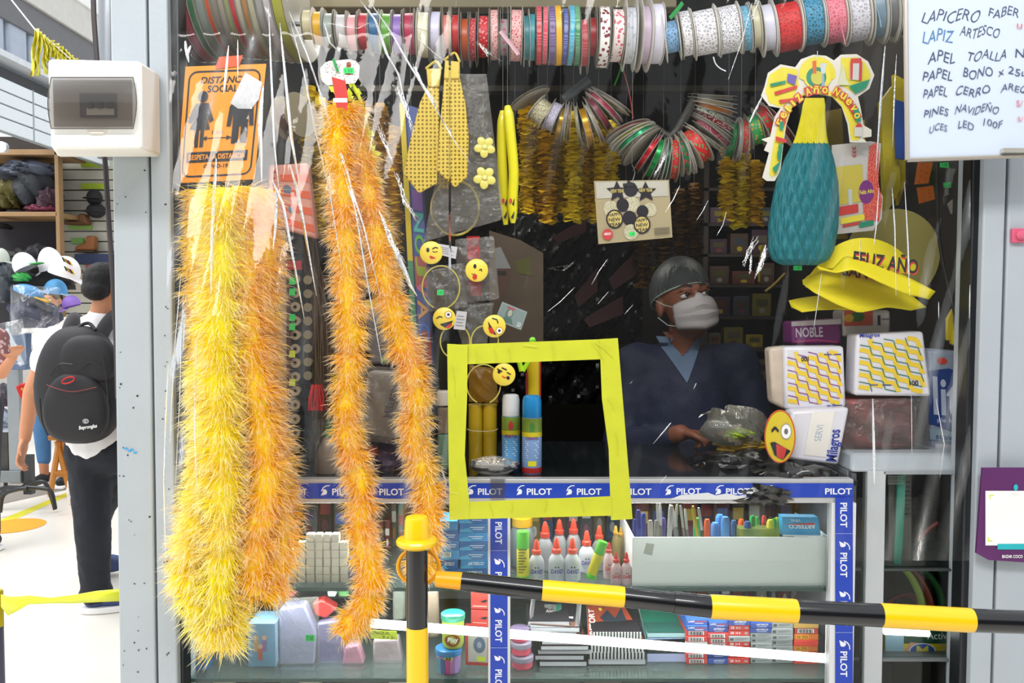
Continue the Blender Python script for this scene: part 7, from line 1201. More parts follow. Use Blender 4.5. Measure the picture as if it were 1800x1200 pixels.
for sx in (-1, 1): tr += [('c', (cx_+.085*sx, Y+.05, .93), .105, (cx_+.1*sx, Y+.05, .5), .078), ('c', (cx_+.1*sx, Y+.05, .5), .075, (cx_+.1*sx, Y+.07, .12), .06)]
remesh(tr, M('1c1c22', .8), 'trousers', seller, .014, 5)
for sx in (-1, 1): remesh([('c', (cx_+.1*sx, Y+.06, .045), .042, (cx_+.11*sx, Y-.08, .04), .036)], M('15151a', .5), 'shoe', seller, .01, 3)
# collar, v-neck shirt
mb = MB(); SB = M('5f7590', .7, noise=.1); yv = Y-.085
from mathutils.bvhtree import BVHTree
bpy.context.view_layer.update(); trs = [BVHTree.FromPolygons([v.co+seller.location for v in o.data.vertices], [tuple(p.vertices) for p in o.data.polygons]) for o in seller.children if o.name.startswith(('body', 'jacket'))]
def front(p, off):
    q = [tr.ray_cast(Vector((p.x, Y-.8, p.z)), Vector((0, 1, 0)))[0] for tr in trs]; y = min([h.y for h in q if h] or [Y]); return Vector((p.x, y-off, p.z))
def vgrid(L, R, T, m, n, off):
    mb = MB(); mb.grid(lambda u, v: front(W(L[0]+(R[0]-L[0])*u+(T[0]-L[0]-(R[0]-L[0])*u)*(1-v), L[1]+(R[1]-L[1])*u+(T[1]-L[1]-(R[1]-L[1])*u)*(1-v), Y-.08), off), 14, 14, m); return mb.build(n, seller)
vgrid((1160, 592), (1246, 596), (1206, 672), SB, 'shirt_collar', .005); vgrid((1172, 584), (1236, 588), (1206, 628), SKIN, 'neckline', .008)
# face details
EW = M('b8b0a8', .3); 
for sx in (-1, 1):
    mb = MB(); mb.ell(hg(.031*sx, -.078, .010), (.014, .010, .009), EW, R=Rh); e_ = mb.build('eye', seller)
    mb = MB(); mb.ell(hg(.031*sx+.004, -.087, .012), (.006, .004, .006), INK, R=Rh); mb.build('iris', e_)
    mb = MB(); mb.tube([hg(.013*sx, -.090, .017), hg(.030*sx, -.092, .022), hg(.047*sx, -.080, .016)], .0030, SKIN, 6); mb.build('eyelid', seller)
    mb = MB(); mb.tube([hg(.012*sx, -.098, .033), hg(.030*sx, -.099, .041), hg(.052*sx, -.085, .036)], [.0035, .0042, .002], M('2a1c16', .8), 6, flat=.6); mb.build('eyebrow', seller)
def mk(u, v):        # mask surface
    a = (u-.5)*2; z_ = .004-.100*(1-v); bulge = math.sin(pi*min(1, max(0, v)))**.5; top = -.013*abs(a)**1.2*(1-(1-v)*.2) if v > .5 else .016*abs(a)*(1-v)
    r_ = .118-.010*(1-v)*0+.004*math.sin(v*19)*bulge; return hg(.072*math.sin(a*1.25)*(.92+.1*bulge), -.02-(r_-.02)*math.cos(a*1.12)*(.86+.14*bulge), z_+top+(.008 if abs(a) < .15 and v > .9 else 0))
mb = MB(); mb.grid(mk, 24, 14, M('aaa6a6', .6, noise=.04, bump=.2, bscale=200)); mkob = mb.build('face_mask', seller); s_ = mkob.modifiers.new('t', 'SOLIDIFY'); s_.thickness = .0015
for sx, u in ((-1, 0), (1, 1)):
    for v, ez in ((.95, .022), (.12, -.03)):
        mb = MB(); mb.tube([mk(u, v), hg(.073*sx, -.02, mk(u, v).z*0+(.0 if v > .5 else -.06)), hg(.083*sx, .018, ez)], .0013, M('b4d0c8', .5), 5); mb.build('mask_strap', seller)
NET = film_mat('hairnet', tint=(.6, .68, .68), gloss=.3, rough=.5, bump=.6, bscale=60, haze=.22, hazecol=(.30, .36, .37)); HAIR = M('15120f', .7, noise=.3, scale=80, bump=.5)
def cap_(rx, ry, rz, cy, cz, z_cut, m, n):
    mb = MB(); mb.grid(lambda u, v: hg(rx*math.cos(2*pi*u)*math.sin(v*z_cut), cy+ry*math.sin(2*pi*u)*math.sin(v*z_cut), cz+rz*math.cos(v*z_cut)+(.020*math.sin(v*z_cut)*-math.sin(2*pi*u))), 36, 12, m); return mb.build(n, seller)
cap_(.078, .094, .086, .016, .036, 1.62, HAIR, 'hair'); cap_(.088, .105, .102, .022, .036, 1.72, NET, 'hairnet')
mb = MB(); mb.tube([hg(.087*math.cos(a), .022+.103*math.sin(a), .022-.022*math.sin(a)) for a in [2*pi*i/40 for i in range(41)]], .0016, M('9fc0bc', .5), 6, cap=False); mb.build('elastic_band', seller)
# ---- man with backpack
Y = 4.1; s_ = lambda n: S(n, Y); man = thing('person', 'man in white T-shirt and dark trousers walking away with a black backpack', 'person', (W(172, 1077, Y).x, Y, 0))
P_ = lambda x, y, dy=0: W(x, y, Y)+Vector((0, dy, 0))
hc2 = P_(183, 508); R2 = Matrix.Rotation(math.radians(180-18), 3, 'Z') @ Matrix.Rotation(math.radians(10), 3, 'X')
LsM = P_(98, 598, -.01); RsM = P_(238, 596, .03); LeM = P_(60, 690, -.02); LwM = P_(54, 768, -.05)
legA = [P_(158, 805, 0), P_(172, 925, -.05), P_(166, 1052, .02)]; legB = [P_(205, 805, .05), P_(168, 905, .30), P_(178, 990, .62)]
legB = [P_(200, 805, .05), Vector((W(170, 905, 4.35).x, 4.35, W(170, 905, 4.35).z)), W(165, 985, 4.62)]
pr = head_prims(hc2, R2, 1.0)+[('c', P_(183, 530, 0), .052, P_(178, 562, 0), .058), ('c', LsM, .052, LeM, .041), ('c', LeM, .040, LwM, .027), ('c', RsM, .052, P_(262, 690), .041), ('c', P_(262, 690), .04, P_(262, 768, -.1), .027), ('e', P_(170, 620), (.17, .09, .15)), ('c', P_(172, 640), .12, P_(176, 780), .12)]
for L3 in (legA, legB): pr += [('c', L3[0], .08, L3[1], .055), ('c', L3[1], .052, L3[2], .036)]
pr += hand(LwM, (-.10, -.25, -1), (.15, -1, .1), (1, .25, 0), 1.05, .75)+hand(P_(262, 768, -.1), (0, -.2, -1), (-.2, -1, 0), (-1, .1, 0), 1.0, .5)
remesh(pr, SKIN2, 'body', man, .0075, 3)
TS = M('f0eef0', .75, noise=.03)
remesh([('c', LsM+Vector((.02, 0, -.01)), .075, RsM, .075), ('e', P_(170, 650), (.195, .125, .2)), ('c', P_(170, 640), .15, P_(176, 765), .155), ('c', LsM, .073, LsM.lerp(LeM, .42), .07), ('c', RsM, .073, RsM.lerp(P_(262, 690), .42), .07), ('c', P_(178, 566), .075, P_(172, 600), .1), ('c', P_(120, 590), .066, P_(172, 568), .06), ('c', P_(230, 590), .066, P_(180, 568), .06)], TS, 't_shirt', man, .012, 6, .012, .08)
remesh([('c', P_(160, 790), .125, P_(200, 790), .125), ('c', legA[0], .105, legA[1], .082), ('c', legA[1], .082, legA[2].lerp(legA[1], .06), .068), ('e', legA[2]+Vector((0, 0, .025)), (.08, .085, .05)), ('c', legB[0], .10, legB[1], .075), ('c', legB[1], .074, legB[2], .06)], M('1c1f28', .8, noise=.12, scale=14), 'trousers', man, .012, 5, .014, .05)
hg2 = lambda x, y, z: hc2+R2 @ Vector((x, y, z))
remesh([('e', hg2(0, .02, .042), (.080, .092, .084), R2), ('e', hg2(0, .05, -.01), (.072, .06, .055), R2), ('e', hg2(0, .0, .1), (.05, .06, .03), R2)], M('121012', .75, noise=.3, scale=90, bump=.6), 'hair', man, .008, 3, .008, .02)
mb = MB(); mb.tube([hg2(.083, .01, .01), hg2(.084, -.004, -.01), hg2(.070, -.07, -.035)], .0015, M('e8e8ea', .5), 5); mb.build('mask_strap', man)
def shoe(h, d, nm='shoe', m='3c4a74'):
    h = Vector(h); d = Vector(d).normalized(); sd = Vector((-d.y, d.x, 0)); R = Matrix((d, sd, d.cross(sd))).transposed()
    so = MB(); n = 24; out = []
    for i in range(n): a = 2*pi*i/n; out.append(h+d*(.115+.145*math.cos(a))+sd*(.048*math.sin(a)*(1-.12*math.cos(a))))
    so.prism([p+Vector((0, 0, .032)) for p in out], (0, 0, -.030), WHITE); so.build('sole', man, bev=.004)
    remesh([('e', h+d*.04+Vector((0, 0, .065)), (.055, .042, .045), R), ('e', h+d*.14+Vector((0, 0, .05)), (.11, .042, .03), R)], M(m, .7), 'upper', man, .008, 3)
shoe((legA[2].x-.035, legA[2].y-.03, .0), (.95, .30, 0))
mb = MB(); bz = legB[2]; mb.ell(bz+Vector((.05, .05, -.03)), (.12, .045, .05), M('3c4a74', .7)); mb.build('shoe', man)
# backpack (its own thing)
BP = M('201e22', .65, noise=.2, scale=30, bump=.2, bscale=300); Yb2 = 3.92; bp = thing('backpack', 'black backpack with red zip pull and white logo on the walking man', 'backpack', W(145, 782, Yb2))
def bpf(cx, cy, hw, hh, dep, e=2.6, y0=Yb2, sq=.9):
    c0 = W(cx, cy, y0)
    def fn(u, v):
        th = pi*(v-.5); a = 2*pi*u; sgn = lambda q, p: math.copysign(abs(q)**p, q); cv = sgn(math.cos(th), 2/e)
        z_ = hh*sgn(math.sin(th), 2/e); tp = 1-.18*max(0, z_/hh)
        return c0+Vector((S(hw, y0)*cv*sgn(math.cos(a), 2/e)*tp, dep*cv*sgn(math.sin(a), 2/e), S(z_, y0)))
    mb = MB(); mb.grid(fn, 40, 24, BP); return mb
bpf(140, 676, 76, 104, .10).build('main_compartment', bp); bpf(134, 716, 58, 62, .045, y0=Yb2-.085).build('front_pocket', bp); bpf(155, 632, 52, 44, .05, y0=Yb2-.06).build('upper_pocket', bp)
mb = MB(); mb.tube(curve_pts([(132, 592, 3.86), (140, 574, 3.9), (156, 568, 3.92), (168, 580, 3.9)], 5), .008, BP, 8); mb.build('carry_handle', bp)
for pts in ([(118, 610, 3.93), (122, 580, 3.98), (132, 560, 4.05), (140, 556, 4.12)], [(172, 602, 3.93), (185, 575, 3.97), (200, 558, 4.02), (214, 556, 4.1)]):
    mb = MB(); mb.tube(curve_pts(pts, 5), .034, M('3a383c', .7, noise=.15), 8, flat=.35); mb.build('shoulder_strap', bp)
mb = MB(); mb.tube(curve_pts([(82, 676, 3.80), (104, 684, 3.775), (130, 688, 3.77), (170, 680, 3.78)], 6), .0018, M('8a2422', .5), 5); mb.build('red_piping', bp)
mb = MB(); pts = [W(120+11*math.cos(a), 668-3*math.cos(a)+5*math.sin(a), 3.772) for a in [2*pi*i/20 for i in range(21)]]; mb.tube(pts, .0035, M('c8282c', .4), 6, cap=False); mb.build('zip_pull', bp)
mb = MB(); c = Card.rect(138, 735, 172, 757, 3.772, mb, eps=.004); c.text('Bepronglas', .05, .0, .98, .38, WHITE, fn=lambda u, v: (u, v+.2*u)); c.disc(.4, .78, .16, .2, M('c8c8cc', .5)); c.k = 2; c.disc(.4, .78, .11, .14, BP); c.text('G', .34, .68, .46, .88, WHITE); mb.build('logo', bp)
for pts in ([(88, 660), (104, 640), (128, 640)], [(140, 650), (158, 636), (176, 648)], [(180, 620), (188, 680), (192, 740)], [(70, 700), (74, 740), (84, 765)]):
    mb = MB(); mb.tube(curve_pts([(x, y, 3.795) for x, y in pts], 5), .0025, M('121114', .5), 5); mb.build('seam', bp)
# ---- two people glimpsed farther back
def bystander(label, Y, px, top, pants, pc, sc_, arm=None, tall=1.65, cap=None):
    t = thing('person', label, 'person', (W(px, 900, Y).x, Y, 0)); x = W(px, 900, Y).x; k = tall/1.7; V_ = lambda a, b, c: Vector((x+a*k, Y+b*k, c*k)); R = Matrix.Rotation(0, 3, 'Z'); hd = V_(0, 0, 1.57)
    pr = head_prims(hd, R, k)+[('c', V_(0, .01, 1.5), .05, V_(0, .02, 1.42), .055), ('e', V_(0, .02, 1.25), (.16, .09, .16)), ('c', V_(0, .02, 1.3), .12, V_(0, .02, 1.0), .12)]
    for sx in (-1, 1):
        el = V_(.25*sx, 0, 1.12); wr = V_(.27*sx, -.08, .88)
        if arm and sx == arm[0]: el, wr = V_(*arm[1]), V_(*arm[2])
        sh_ = V_(.18*sx, .02, 1.38); pr += [('c', sh_, .045, el, .037), ('c', el, .036, wr, .025), ('c', V_(.085*sx, .02, .92), .08, V_(.1*sx, 0, .48), .055), ('c', V_(.1*sx, 0, .48), .052, V_(.1*sx, .02, .08), .035)]+hand(wr, (wr-el), (0, -1, .2), (-sx, 0, .1), .95)
        if sx == -1: e1 = (sh_, el)
        else: e2 = (sh_, el)
    remesh(pr, SKIN2, 'body', t, .010, 3)
    remesh([('c', V_(-.17, .02, 1.37), .07, V_(.17, .02, 1.37), .07), ('c', V_(0, .02, 1.25), .15, V_(0, .02, .95), .155)]+[('c', a, .065, a.lerp(b, .9), .052) for a, b in (e1, e2)], top, 'shirt', t, .016, 6)
    remesh([('c', V_(-.08, .02, .93), .11, V_(.08, .02, .93), .11)]+[('c', V_(.09*sx, .02, .9), .095, V_(.1*sx, 0, .48), .07) for sx in (-1, 1)]+[('c', V_(.1*sx, 0, .48), .068, V_(.1*sx, .02, pc), .055) for sx in (-1, 1)], pants, 'trousers', t, .016, 5)
    remesh([('e', hd+Vector((0, .02, .045)), (.08, .094, .082)), ('e', hd+Vector((0, .05, -.01)), (.072, .055, .06))], M('1a1512', .8), 'hair', t, .012, 3)
    for sx in (-1, 1):
        remesh([('c', V_(.1*sx, .05, .07), .045, V_(.11*sx, -.12, .055), .038)], M('17171a', .6), 'shoe', t, .011, 3); mb = MB(); q = V_(.1*sx, -.04, .0); mb.box((q.x-.048, q.y-.13, 0.002), (q.x+.052, q.y+.12, .03), WHITE); mb.build('sole', t, bev=.008)
        mb = MB(); 
        for a, r_ in (((.031*sx, -.078, .01), .009),): mb.ell(hd+Vector(a), (.013, .008, r_), WHITE)
        mb.build('eye', t)
    return t
bystander('shopper in cropped jeans and black shoes, mostly hidden behind the backpack', 7.0, 98, M('d8d4d0', .8), M('4a78a8', .8, noise=.15), .22, 1)
bystander('person in a striped top reaching in at the far left edge', 5.1, -48, pattern_mat('stripes', '7a4a48', 'b89a98', 30, 'blobs'), M('2a2c34', .8), .12, 1, arm=(1, (.24, -.05, 1.16), (.40, -.20, 1.27)), tall=1.6)
# ---------------------------------------------------------------- the hall on the left
XF = -4.0
def lw(px, py, X=XF):          # point on the long stall side (a vertical plane running away from the camera)
    a = (px-900)/F; Y = X/a; 
    for _ in range(6): w = W(px, py, Y); Y *= X/w.x
    return W(px, py, Y)
def zat(px, py): return lw(px, py).z
def strip(name, z0, z1, D, m, Ya=4.8, Yb_=12, X=XF, st=True, n=None):
    mb = MB(); mb.box((X-D, Ya, z0), (X, Yb_, z1), m); o = mb.build(name, bev=.004); return struct(o) if st else o
FAS = M('e3eaf0', .4, noise=.03)
zb = zat(0, 228); zt_ = zat(0, 133); n = 4
t = thing('fascia_panel', 'white horizontal metal slat fascia above the far stall on the left', 'fascia', (XF, 8, zb))
for k in range(4):
    z0 = zb+(zt_-zb)*k/4; mb = MB(); mb.box((XF-.05, 4.8, z0+.006), (XF, 12, z0+(zt_-zb)/4-.006), FAS); mb.build('slat', t, bev=.004)
mb = MB(); mb.box((XF-.06, 4.8, zb), (XF-.02, 12, zt_), M('8a9298', .6)); mb.build('backing', t)
for y_ in (7.2, 9.2, 11): mb = MB(); mb.box((XF-.01, y_, zb), (XF+.004, y_+.015, zt_), M('9aa2a8', .5)); mb.build('joint', t)
strip('trim_11', zt_, zat(0, 103), .25, M('4a4b4e', .7), X=XF-.12)
zr0 = zat(0, 92); zr1 = zat(0, -10)
t = thing('ribbed_panel', 'pale ribbed metal sheet panel high on the far stall', 'panel', (XF, 8, zr0)); RIB = M('aab4c4', .35, .2)
for k in range(22): y_ = 5.0+.32*k; mb = MB(); mb.box((XF-.15, y_, zr0), (XF-.02, y_+.27, zr1), RIB); mb.build('rib', t, bev=.03)
mb = MB(); mb.box((XF-.2, 4.8, zr0-.02), (XF+.01, 12, zr0+.03), M('d5dae0', .4)); mb.build('lower_lip', t)
zq0 = zat(40, 40); zq1 = zat(40, 0)
strip('trim_12', zq0-.05, zq1, .3, M('6e6e72', .6), X=XF+.0); strip('trim_13', zq1, zq1+.28, .35, M('cfcdc8', .5), X=XF+.03); strip('trim_14', zq1+.28, zq1+1.1, .05, M('f4f4f2', .5), X=XF+.05)
strip('trim_15', zq1+.62, zq1+.68, .02, M('d8603a', .5), X=XF+.09)
# stall interior beyond the fascia: timber shelf unit and slat wall
YS = 8.0; WD = M('8a6c48', .6, noise=.2, scale=6)
t = thing('timber_shelf', 'brown timber shelf unit stuffed with dark goods in the far stall', 'shelf', W(30, 700, YS)); 
def sb(x0, y0, x1, y1, D=.5, m=WD, n='board', Y=YS): mb = MB(); pbox(mb, x0, y0, x1, y1, Y, D, m); return mb.build(n, t, bev=.004)
sb(-60, 262, 104, 272); sb(99, 264, 106, 620, n='post', D=.08); sb(-60, 372, 100, 380); sb(-60, 470, 100, 478); sb(-60, 240, 110, 262, m=M('2c2420', .8), n='dark_header', D=.4)
mb = MB(); pbox(mb, -80, 262, 104, 640, YS+.5, .02, M('26242a', .8, noise=.4, scale=4)); mb.build('back_board', t)
for i, (x, y, w, h_, col) in enumerate(((18, 345, 26, 28, '4a4416'), (58, 330, 32, 40, '1c2026'), (88, 352, 18, 22, '3a2430'), (-8, 350, 20, 26, '3a3a40'), (50, 298, 50, 16, '3c4250'), (75, 367, 30, 8, '7a3a50'), (30, 456, 34, 18, '141416'), (70, 448, 22, 20, '1c1c22'), (5, 398, 10, 6, '17181a'))):
    lump('garment_pile', W(x, y, YS+.15), (S(w, YS), .15, S(h_, YS)), M(col, .7, noise=.5, scale=10, bump=.5, bscale=14), f'{["olive", "black", "plum", "grey", "blue grey", "pink", "large black", "dark", "tiny dark"][i]} heap of bagged clothing on the timber shelf', 'clothing', seed=30+i)
SLW = M('b0ada0', .6, noise=.05); YW = 8.55
t = thing('slat_wall', 'cream slotted display wall at the back of the far stall', 'wall panel', W(160, 640, YW))
for k in range(17):
    y0 = 262+22*k*.82; mb = MB(); pbox(mb, 106, y0+1.2, 300, y0+17, YW, .02, SLW); mb.build('slat', t)
mb = MB(); pbox(mb, 104, 240, 300, 620, YW+.02, .02, M('55524a', .8)); mb.build('backing', t)
AC = 'display items on the far slat wall'
for i, (x0, y0, x1, y1, col, lab) in enumerate(((142, 284, 180, 293, '98b020', 'lime shelf strip, upper'), (142, 322, 180, 332, '98b020', 'lime shelf strip, lower'), (120, 396, 160, 403, '7aa040', 'green shelf strip in the middle'), (125, 418, 146, 428, '6a9a40', 'green shelf strip near the boots'))):
    one(pxprism([(x0, y0), (x1, y0), (x1, y1), (x0, y1)], YW-.03, .03, M(col, .5)), 'shelf_strip', f'{lab}, on the cream slotted wall', 'shelf strip', AC)
for i, (x0, y0, x1, y1, Dx, col, lab) in enumerate(((150, 336, 182, 350, 0, '14141a', 'black cap on the slotted wall, upper'), (148, 360, 190, 373, 0, '17171c', 'black cap on the slotted wall, lower'))):
    t = thing('cap', lab, 'cap', W((x0+x1)/2, y1, YW-.1)); mb = MB(); mb.ell(W((x0+x1)/2, y1-3, YW-.1), (S((x1-x0)/2.6, YW), .09, S(y1-y0, YW)), M(col, .7)); mb.build('crown', t); mb = MB(); mb.ell(W((x0+x1)/2-4, y1-2, YW-.18), (S((x1-x0)/2, YW), .08, .012), M(col, .7)); mb.build('brim', t)
t = thing('boot', 'tan ankle boot on the far slat wall', 'boot', W(157, 440, YW-.1)); mb = pxprism([(150, 414), (165, 414), (164, 440), (130, 440), (130, 433), (148, 426)], YW-.14, .1, M('8a5426', .6)); mb.build('upper', t, bev=.02); mb = pxprism([(130, 440), (165, 440), (165, 443), (130, 443)], YW-.14, .1, M('3a2416', .6)); mb.build('sole', t)
t = thing('hat', 'brown felt hat on the far slat wall above the boot', 'hat', W(136, 395, YW-.1)); mb = pxprism([(122, 392), (130, 382), (140, 374), (148, 376), (153, 394)], YW-.16, .12, M('6a4426', .7)); mb.build('crown', t, bev=.02); mb = MB(); mb.ell(W(134, 393, YW-.1), (S(24, YW), .14, .015), M('5c3a20', .7)); mb.build('brim', t)
one(pxprism([(130, 446), (205, 446), (205, 462), (130, 464)], YW-.2, .2, M('1c2848', .7, noise=.2)), 'folded_cloth', 'navy folded cloth below the boot in the far stall', 'clothing', bev=.01)
one(pxprism([(150, 466), (160, 464), (158, 478), (148, 480)], YW-.3, .1, M('8a1c30', .6)), 'red_pouch', 'dark red pouch beside the head of the walking man', 'pouch', bev=.01)
t = thing('ceiling_spot', 'small bright spotlight at the left edge of the far stall', 'lamp', W(2, 262, 7.9)); mb = MB(); mb.ell(W(1, 258, 7.7), (.035, .03, .035), M('ffffff', .5, emis=14, noise=0)); mb.build('bulb', t); mb = MB(); mb.lathe(W(1, 258, 7.74), [(.05, 0), (.05, .05), (0, .06)], ALW, (0, 1, 0), n=16); mb.build('housing', t)
# wall behind everything so the hall ends somewhere
struct(MB().box((-9, 13, 0), (4, 13.1, 3.2), M('b9b6b0', .8)).build('wall_far'))
BAG2 = film_mat('thin_bag', gloss=1, rough=.12, bump=1, bscale=16, ior=1.5, haze=.03, hazecol=(.8, .8, .85))
# display rack, caps and bags
YR = 6.1
t = thing('display_rack', 'grey metal display rack with black curved feet at the far left', 'rack', (W(30, 890, YR).x, YR, 0)); RK = M('8e9498', .35, .4)
mb = MB(); a = W(22, 640, YR); b = W(24, 850, YR); mb.box((a.x-.045, YR, b.z), (a.x+.045, YR+.05, a.z+.3), RK); mb.build('post', t, bev=.004)
mb = MB(); pbox(mb, -60, 828, 36, 848, YR-.02, .03, M('7c8286', .4, .3)); mb.build('lower_rail', t, bev=.003); mb = MB(); pbox(mb, -60, 760, 14, 836, YR+.02, .02, M('3c3a36', .6, noise=.6, scale=12)); mb.build('basket_panel', t)
BT = M('26272b', .35); LG = lambda pts, Y=YR: [W(x, y, Y) for x, y in pts]
for pts, Y in (([(40, 855), (70, 846), (82, 852), (92, 878), (97, 896)], YR), ([(-20, 872), (5, 858), (30, 857), (48, 858)], YR), ([(45, 856), (75, 858), (90, 864), (97, 893)], YR-.1), ([(0, 900), (6, 870), (30, 860), (48, 858)], YR-.15), ([(10, 848), (8, 862), (-10, 878)], YR+.1)):
    P3 = curve_pts([(x, y, Y) for x, y in pts], 5); 
    for v in P3: v.z = max(v.z, .02)
    mb = MB(); mb.tube(P3, .015, BT, 10); mb.build('foot', t)
mb = MB(); mb.box((W(48, 850, YR).x-.03, YR, .13), (W(48, 850, YR).x+.03, YR+.05, W(48, 800, YR).z), BT); mb.build('black_post', t)
def capobj(px, py, w, h_, col, brimd, label, stripes=None, Y=YR, brimc=None, rot=0):
    t = thing('cap', label, 'cap', W(px, py+h_, Y), 'caps heaped on the display rack'); c0 = W(px, py, Y); R = Matrix.Rotation(math.radians(rot), 3, 'Y'); sw = S(w, Y); sh_ = S(h_, Y)
    mb = MB()
    def fn(u, v):
        th = v*pi*.56; a = 2*pi*u; p = Vector((sw*math.sin(th)*math.cos(a), sw*.8*math.sin(th)*math.sin(a), sh_*1.5*math.cos(th)-sh_*.5)); return c0+R @ p
    mb.grid(fn, 28, 12, M(col, .6, noise=.03)); mb.build('crown', t)
    mb = MB(); mb.grid(lambda u, v: c0+R @ Vector((brimd*sw*(.75+.75*v)+0*u, sw*.8*(u-.5)*1.5*(1-.45*v), -sh_*.75-.25*sh_*v)), 10, 5, M(brimc or col, .6)); o = mb.build('brim', t); s_ = o.modifiers.new('t', 'SOLIDIFY'); s_.thickness = .008
    if stripes:
        mb = MB()
        for (du, dv) in stripes:
            for k, hx in enumerate(('1c1c1c', '9ab020', 'd84a5a', '1c1c1c', 'c8b020')):
                x = px+du+k*3.2; y = py+dv+k*1.7; c = Card.px([(x, y-5), (x+3, y-4), (x+8, y+4), (x+4, y+4)], Y-sw*.82, mb, eps=.002); c.rectp(0, 0, 1, 1, M(hx, .5))
        mb.build('striped_badge', t)
capobj(116, 470, 27, 20, 'eeeaec', 1, 'white cap with two multicoloured striped badges on the heap', [(-8, -14), (-4, 2)], rot=18, Y=5.95)
capobj(88, 458, 22, 24, 'e9e2ea', -1, 'plain white cap leaning left of the badge cap', rot=-12)
capobj(40, 460, 20, 17, 'e2e0e8', 1, 'white cap with green brim on the left of the heap', brimc='2fa03c', rot=-25, Y=5.98)
capobj(52, 510, 26, 9, '4a92c8', 1, 'sky blue cap with yellow brim lying flat in the heap', brimc='e6b418', rot=20, Y=5.9)
capobj(98, 505, 20, 15, '5ca6dc', 1, 'light blue cap behind the flat one', brimc='b9cfe0', rot=5, Y=6.05)
capobj(124, 530, 16, 11, '8f6cc4', -1, 'purple cap beside the walking man', rot=-15, Y=5.95)
capobj(2, 450, 14, 14, 'b8c0b4', 1, 'pale green-white cap cut by the left photo edge', Y=6.0)
t_ = lump('green_band_toy', W(38, 487, 5.96), (S(16, 6), .04, S(9, 6)), M('2c9a40', .5, noise=.3, scale=20), 'bright green rumpled cloth under the white cap', 'cloth', seed=41)
lump('navy_bundle', W(62, 552, 6.0), (S(46, 6), .14, S(30, 6)), M('262a48', .6, noise=.4, scale=8), 'navy bundle of caps inside a clear bag', 'clothing', seed=42)
lump('black_bundle', W(10, 500, 6.05), (S(24, 6), .12, S(40, 6)), M('4a5058', .5, noise=.5, scale=12), 'grey black wrapped bundle at the far left of the heap', 'clothing', seed=43)
lump('black_bundle', W(75, 490, 6.15), (S(60, 6), .1, S(34, 6)), M('201c1e', .7, noise=.4, scale=12), 'dark bundle at the back of the cap heap', 'clothing', seed=44)
bag('clear_bag', [(18, 500), (106, 505), (104, 580), (20, 590)], 5.8, 'large shiny clear bag over the navy bundle on the rack', D=.2, amp=.03, m=BAG2)
bag('clear_bag', [(-10, 570), (40, 560), (48, 640), (0, 640)], 5.6, 'crumpled clear bag held at the far left edge', D=.1, amp=.02, m=BAG2)
pack('denim_bag', [(12, 590), (48, 585), (46, 650), (10, 650)], 6.0, .06, M('5a6e8c', .7, noise=.3, scale=10), 'hanging denim blue bag on the grey rack', cat='bag')
one(pxprism([(6, 580), (14, 576), (42, 640), (34, 644)], 5.7, .01, M('c4d0dc', .4)), 'white_strap', 'pale diagonal plastic strip on the grey rack', 'strip')
t = thing('red_purse', 'small red purse with gold clasp hanging at the rack', 'purse', W(38, 706, 5.6)); q = [(26, 680), (34, 674), (50, 672), (52, 700), (46, 706), (34, 700)]; mb = pxprism(q, 5.6, .05, M('c82420', .4)); mb.build('pouch', t, bev=.01); mb = MB(); mb.ell(W(39, 684, 5.59), (.009, .006, .009), M('c8a040', .3, .8)); mb.build('clasp', t)
for i, (x, y, col) in enumerate(((8, 700, '4c3c48'), (4, 735, 'a4aec0'), (8, 765, 'c4ccd4'), (12, 690, '3a3a44'))): lump('wrapped_goods', W(x, y, 6.3), (S(22, 6.3), .08, S(17, 6.3)), M(col, .5, noise=.4, scale=14), f'{["plum", "pale blue", "whitish", "charcoal"][i]} wrapped goods in the rack at the far left', 'goods', seed=50+i)
YT2 = 6.6; t = thing('wooden_stool', 'light wooden folding stool standing beyond the walking man', 'stool', (W(108, 860, YT2).x, YT2, 0)); WO = M('c8843a', .5, noise=.15, scale=8)
for a, b in (((104, 775), (88, 870)), ((100, 775), (122, 860)), ((112, 775), (128, 850))):
    mb = MB(); A_ = W(*a, YT2); B_ = W(*b, YT2); B_.z = max(B_.z, 0.012); mb.tube([A_, B_], .022, WO, 8, flat=1.6); mb.build('leg', t)
mb = MB(); mb.tube([W(98, 832, YT2), W(124, 832, YT2)], .022, WO, 8, flat=1.6); mb.build('crossbar', t); mb = MB(); pbox(mb, 84, 766, 136, 774, YT2-.1, .3, WO); mb.build('seat', t, bev=.004)
lump('white_sack', W(131, 862, 6.0), (S(12, 6), .06, S(33, 6)), M('e6e2e0', .6), 'white sack leaning beside the trouser leg of the walking man', 'sack', seed=61)
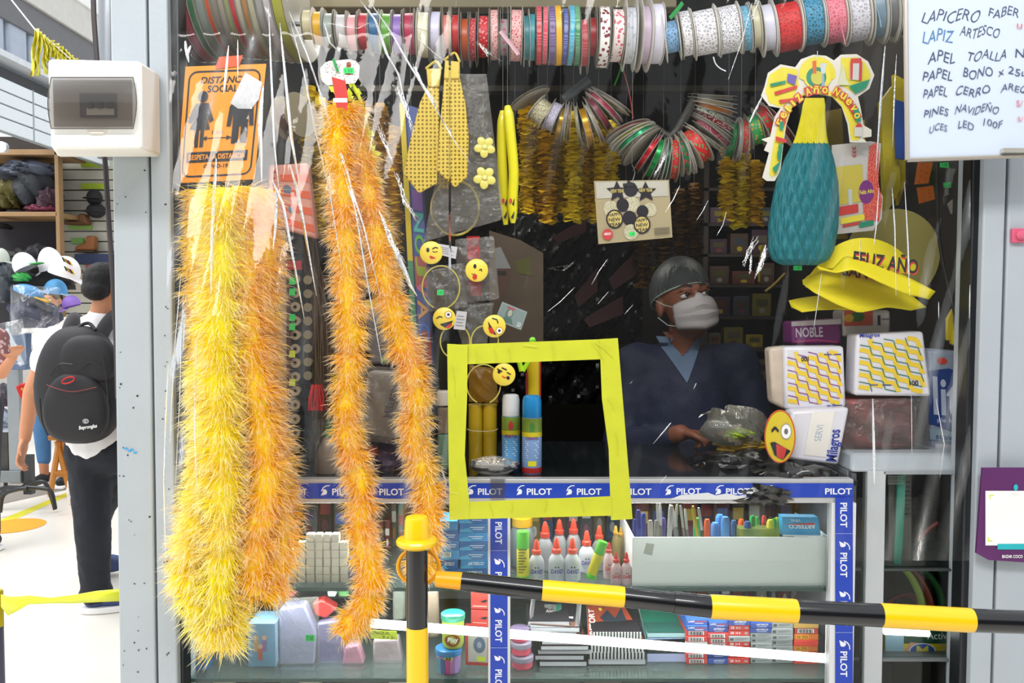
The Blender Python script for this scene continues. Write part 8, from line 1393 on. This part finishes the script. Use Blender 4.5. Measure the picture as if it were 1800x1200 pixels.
# floor markings
t = thing('floor_sticker', 'round orange-yellow distancing sticker on the pale floor', 'floor sticker', (W(18, 930, 5.7).x, 5.75, .001)); zc = Vector((W(20, 930, 5.7).x, 5.72, .0015)); mb = MB(); mb.lathe(zc, [(.20, 0), (.20, .001), (0, .0012)], M('f0a42a', .5, noise=.1), n=40); mb.build('disc', t)
def gp(px, py):       # ground point seen at this pixel
    Y = 5.0
    for _ in range(30): w = W(px, py, Y); Y *= 1.5/(1.5-w.z) if w.z < 1.5 else 1
    return W(px, py, Y)
a, b, c_, d = gp(-30, 938), gp(-30, 926), gp(150, 852), gp(150, 858); mb = MB(); mb.prism([Vector((p.x, p.y, .0015)) for p in (a, b, c_, d)], (0, 0, -.001), M('e0d82c', .5)); one(mb, 'floor_tape', 'yellow tape line across the pale floor of the aisle', 'floor tape')
mb = MB(); g1, g2, g3, g4 = gp(-60, 900), gp(-60, 845), gp(150, 832), gp(140, 856); mb.prism([Vector((p.x, p.y, .001)) for p in (g1, g2, g3, g4)], (0, 0, -.001), M('8e8880', .5, noise=.15, scale=3)); struct(mb.build('trim_16'))
# yellow barrier tape and its post
t = thing('tape_post', 'yellow-topped dark post cut by the lower left photo edge', 'post', (W(-6, 1100, 2.9).x, 2.9, 0)); x = W(-6, 1100, 2.9).x
MB().lathe((x, 2.9, 0), [(.022, 0), (.022, W(0, 1098, 2.9).z)], M('4a4a60', .4), n=20).build('pole', t); MB().lathe((x, 2.9, W(0, 1100, 2.9).z), [(.023, 0), (.023, .12), (.02, .125)], M('c8b418', .4), n=20).build('yellow_top', t)
NE = M('e8ee30', .35, noise=.06, coat=.2)
mb = MB(); P4 = [(2, 1066, 1044), (14, 1082, 1048), (30, 1074, 1048), (50, 1062, 1046), (90, 1060, 1050), (130, 1060, 1045), (170, 1058, 1038), (215, 1056, 1034)]
mb.add([W(x_, y_, 2.85-.0006*x_) for x_, a_, b_ in P4 for y_ in (a_, b_)], [(2*i, 2*i+1, 2*i+3, 2*i+2) for i in range(len(P4)-1)], NE); o = one(mb, 'barrier_tape', 'neon yellow plastic tape stretched low across the aisle at left', 'tape'); s_ = o.modifiers.new('t', 'SOLIDIFY'); s_.thickness = .001
# torn yellow fringe bunting on a cord
t = thing('yellow_bunting', 'torn yellow plastic fringe hanging from a white cord at top left', 'bunting', W(70, 135, 4.6)); mb = MB(); mb.tube([W(-10, -40, 4.6), W(22, 2, 4.6), W(60, 50, 4.6), W(95, 78, 4.6), W(140, 118, 4.6)], .004, WHITE, 6); mb.build('cord', t); YB2 = M('d8cf3a', .4, noise=.15, scale=20)
for i in range(11):
    x = 60+7*i; y = 50+i*5.2; L_ = [84, 78, 70, 42, 30, 34, 28, 20, 24, 22, 50][i]; dx = [-8, -6, 2, 0, 3, 0, 2, 0, 0, 0, -2][i]; mb = MB()
    mb.grid(lambda u, v: W(x+8*u+dx*(1-v)+2*math.sin(v*9+i), y+L_*(1-v), 4.6+.02*math.sin(u*5+v*7+i)), 3, 8, YB2); o = mb.build('strip', t); s_ = o.modifiers.new('t', 'SOLIDIFY'); s_.thickness = .001
for o in list(bpy.data.objects):
    if o.type == 'MESH' and len(o.data.polygons) == 0: bpy.data.objects.remove(o)
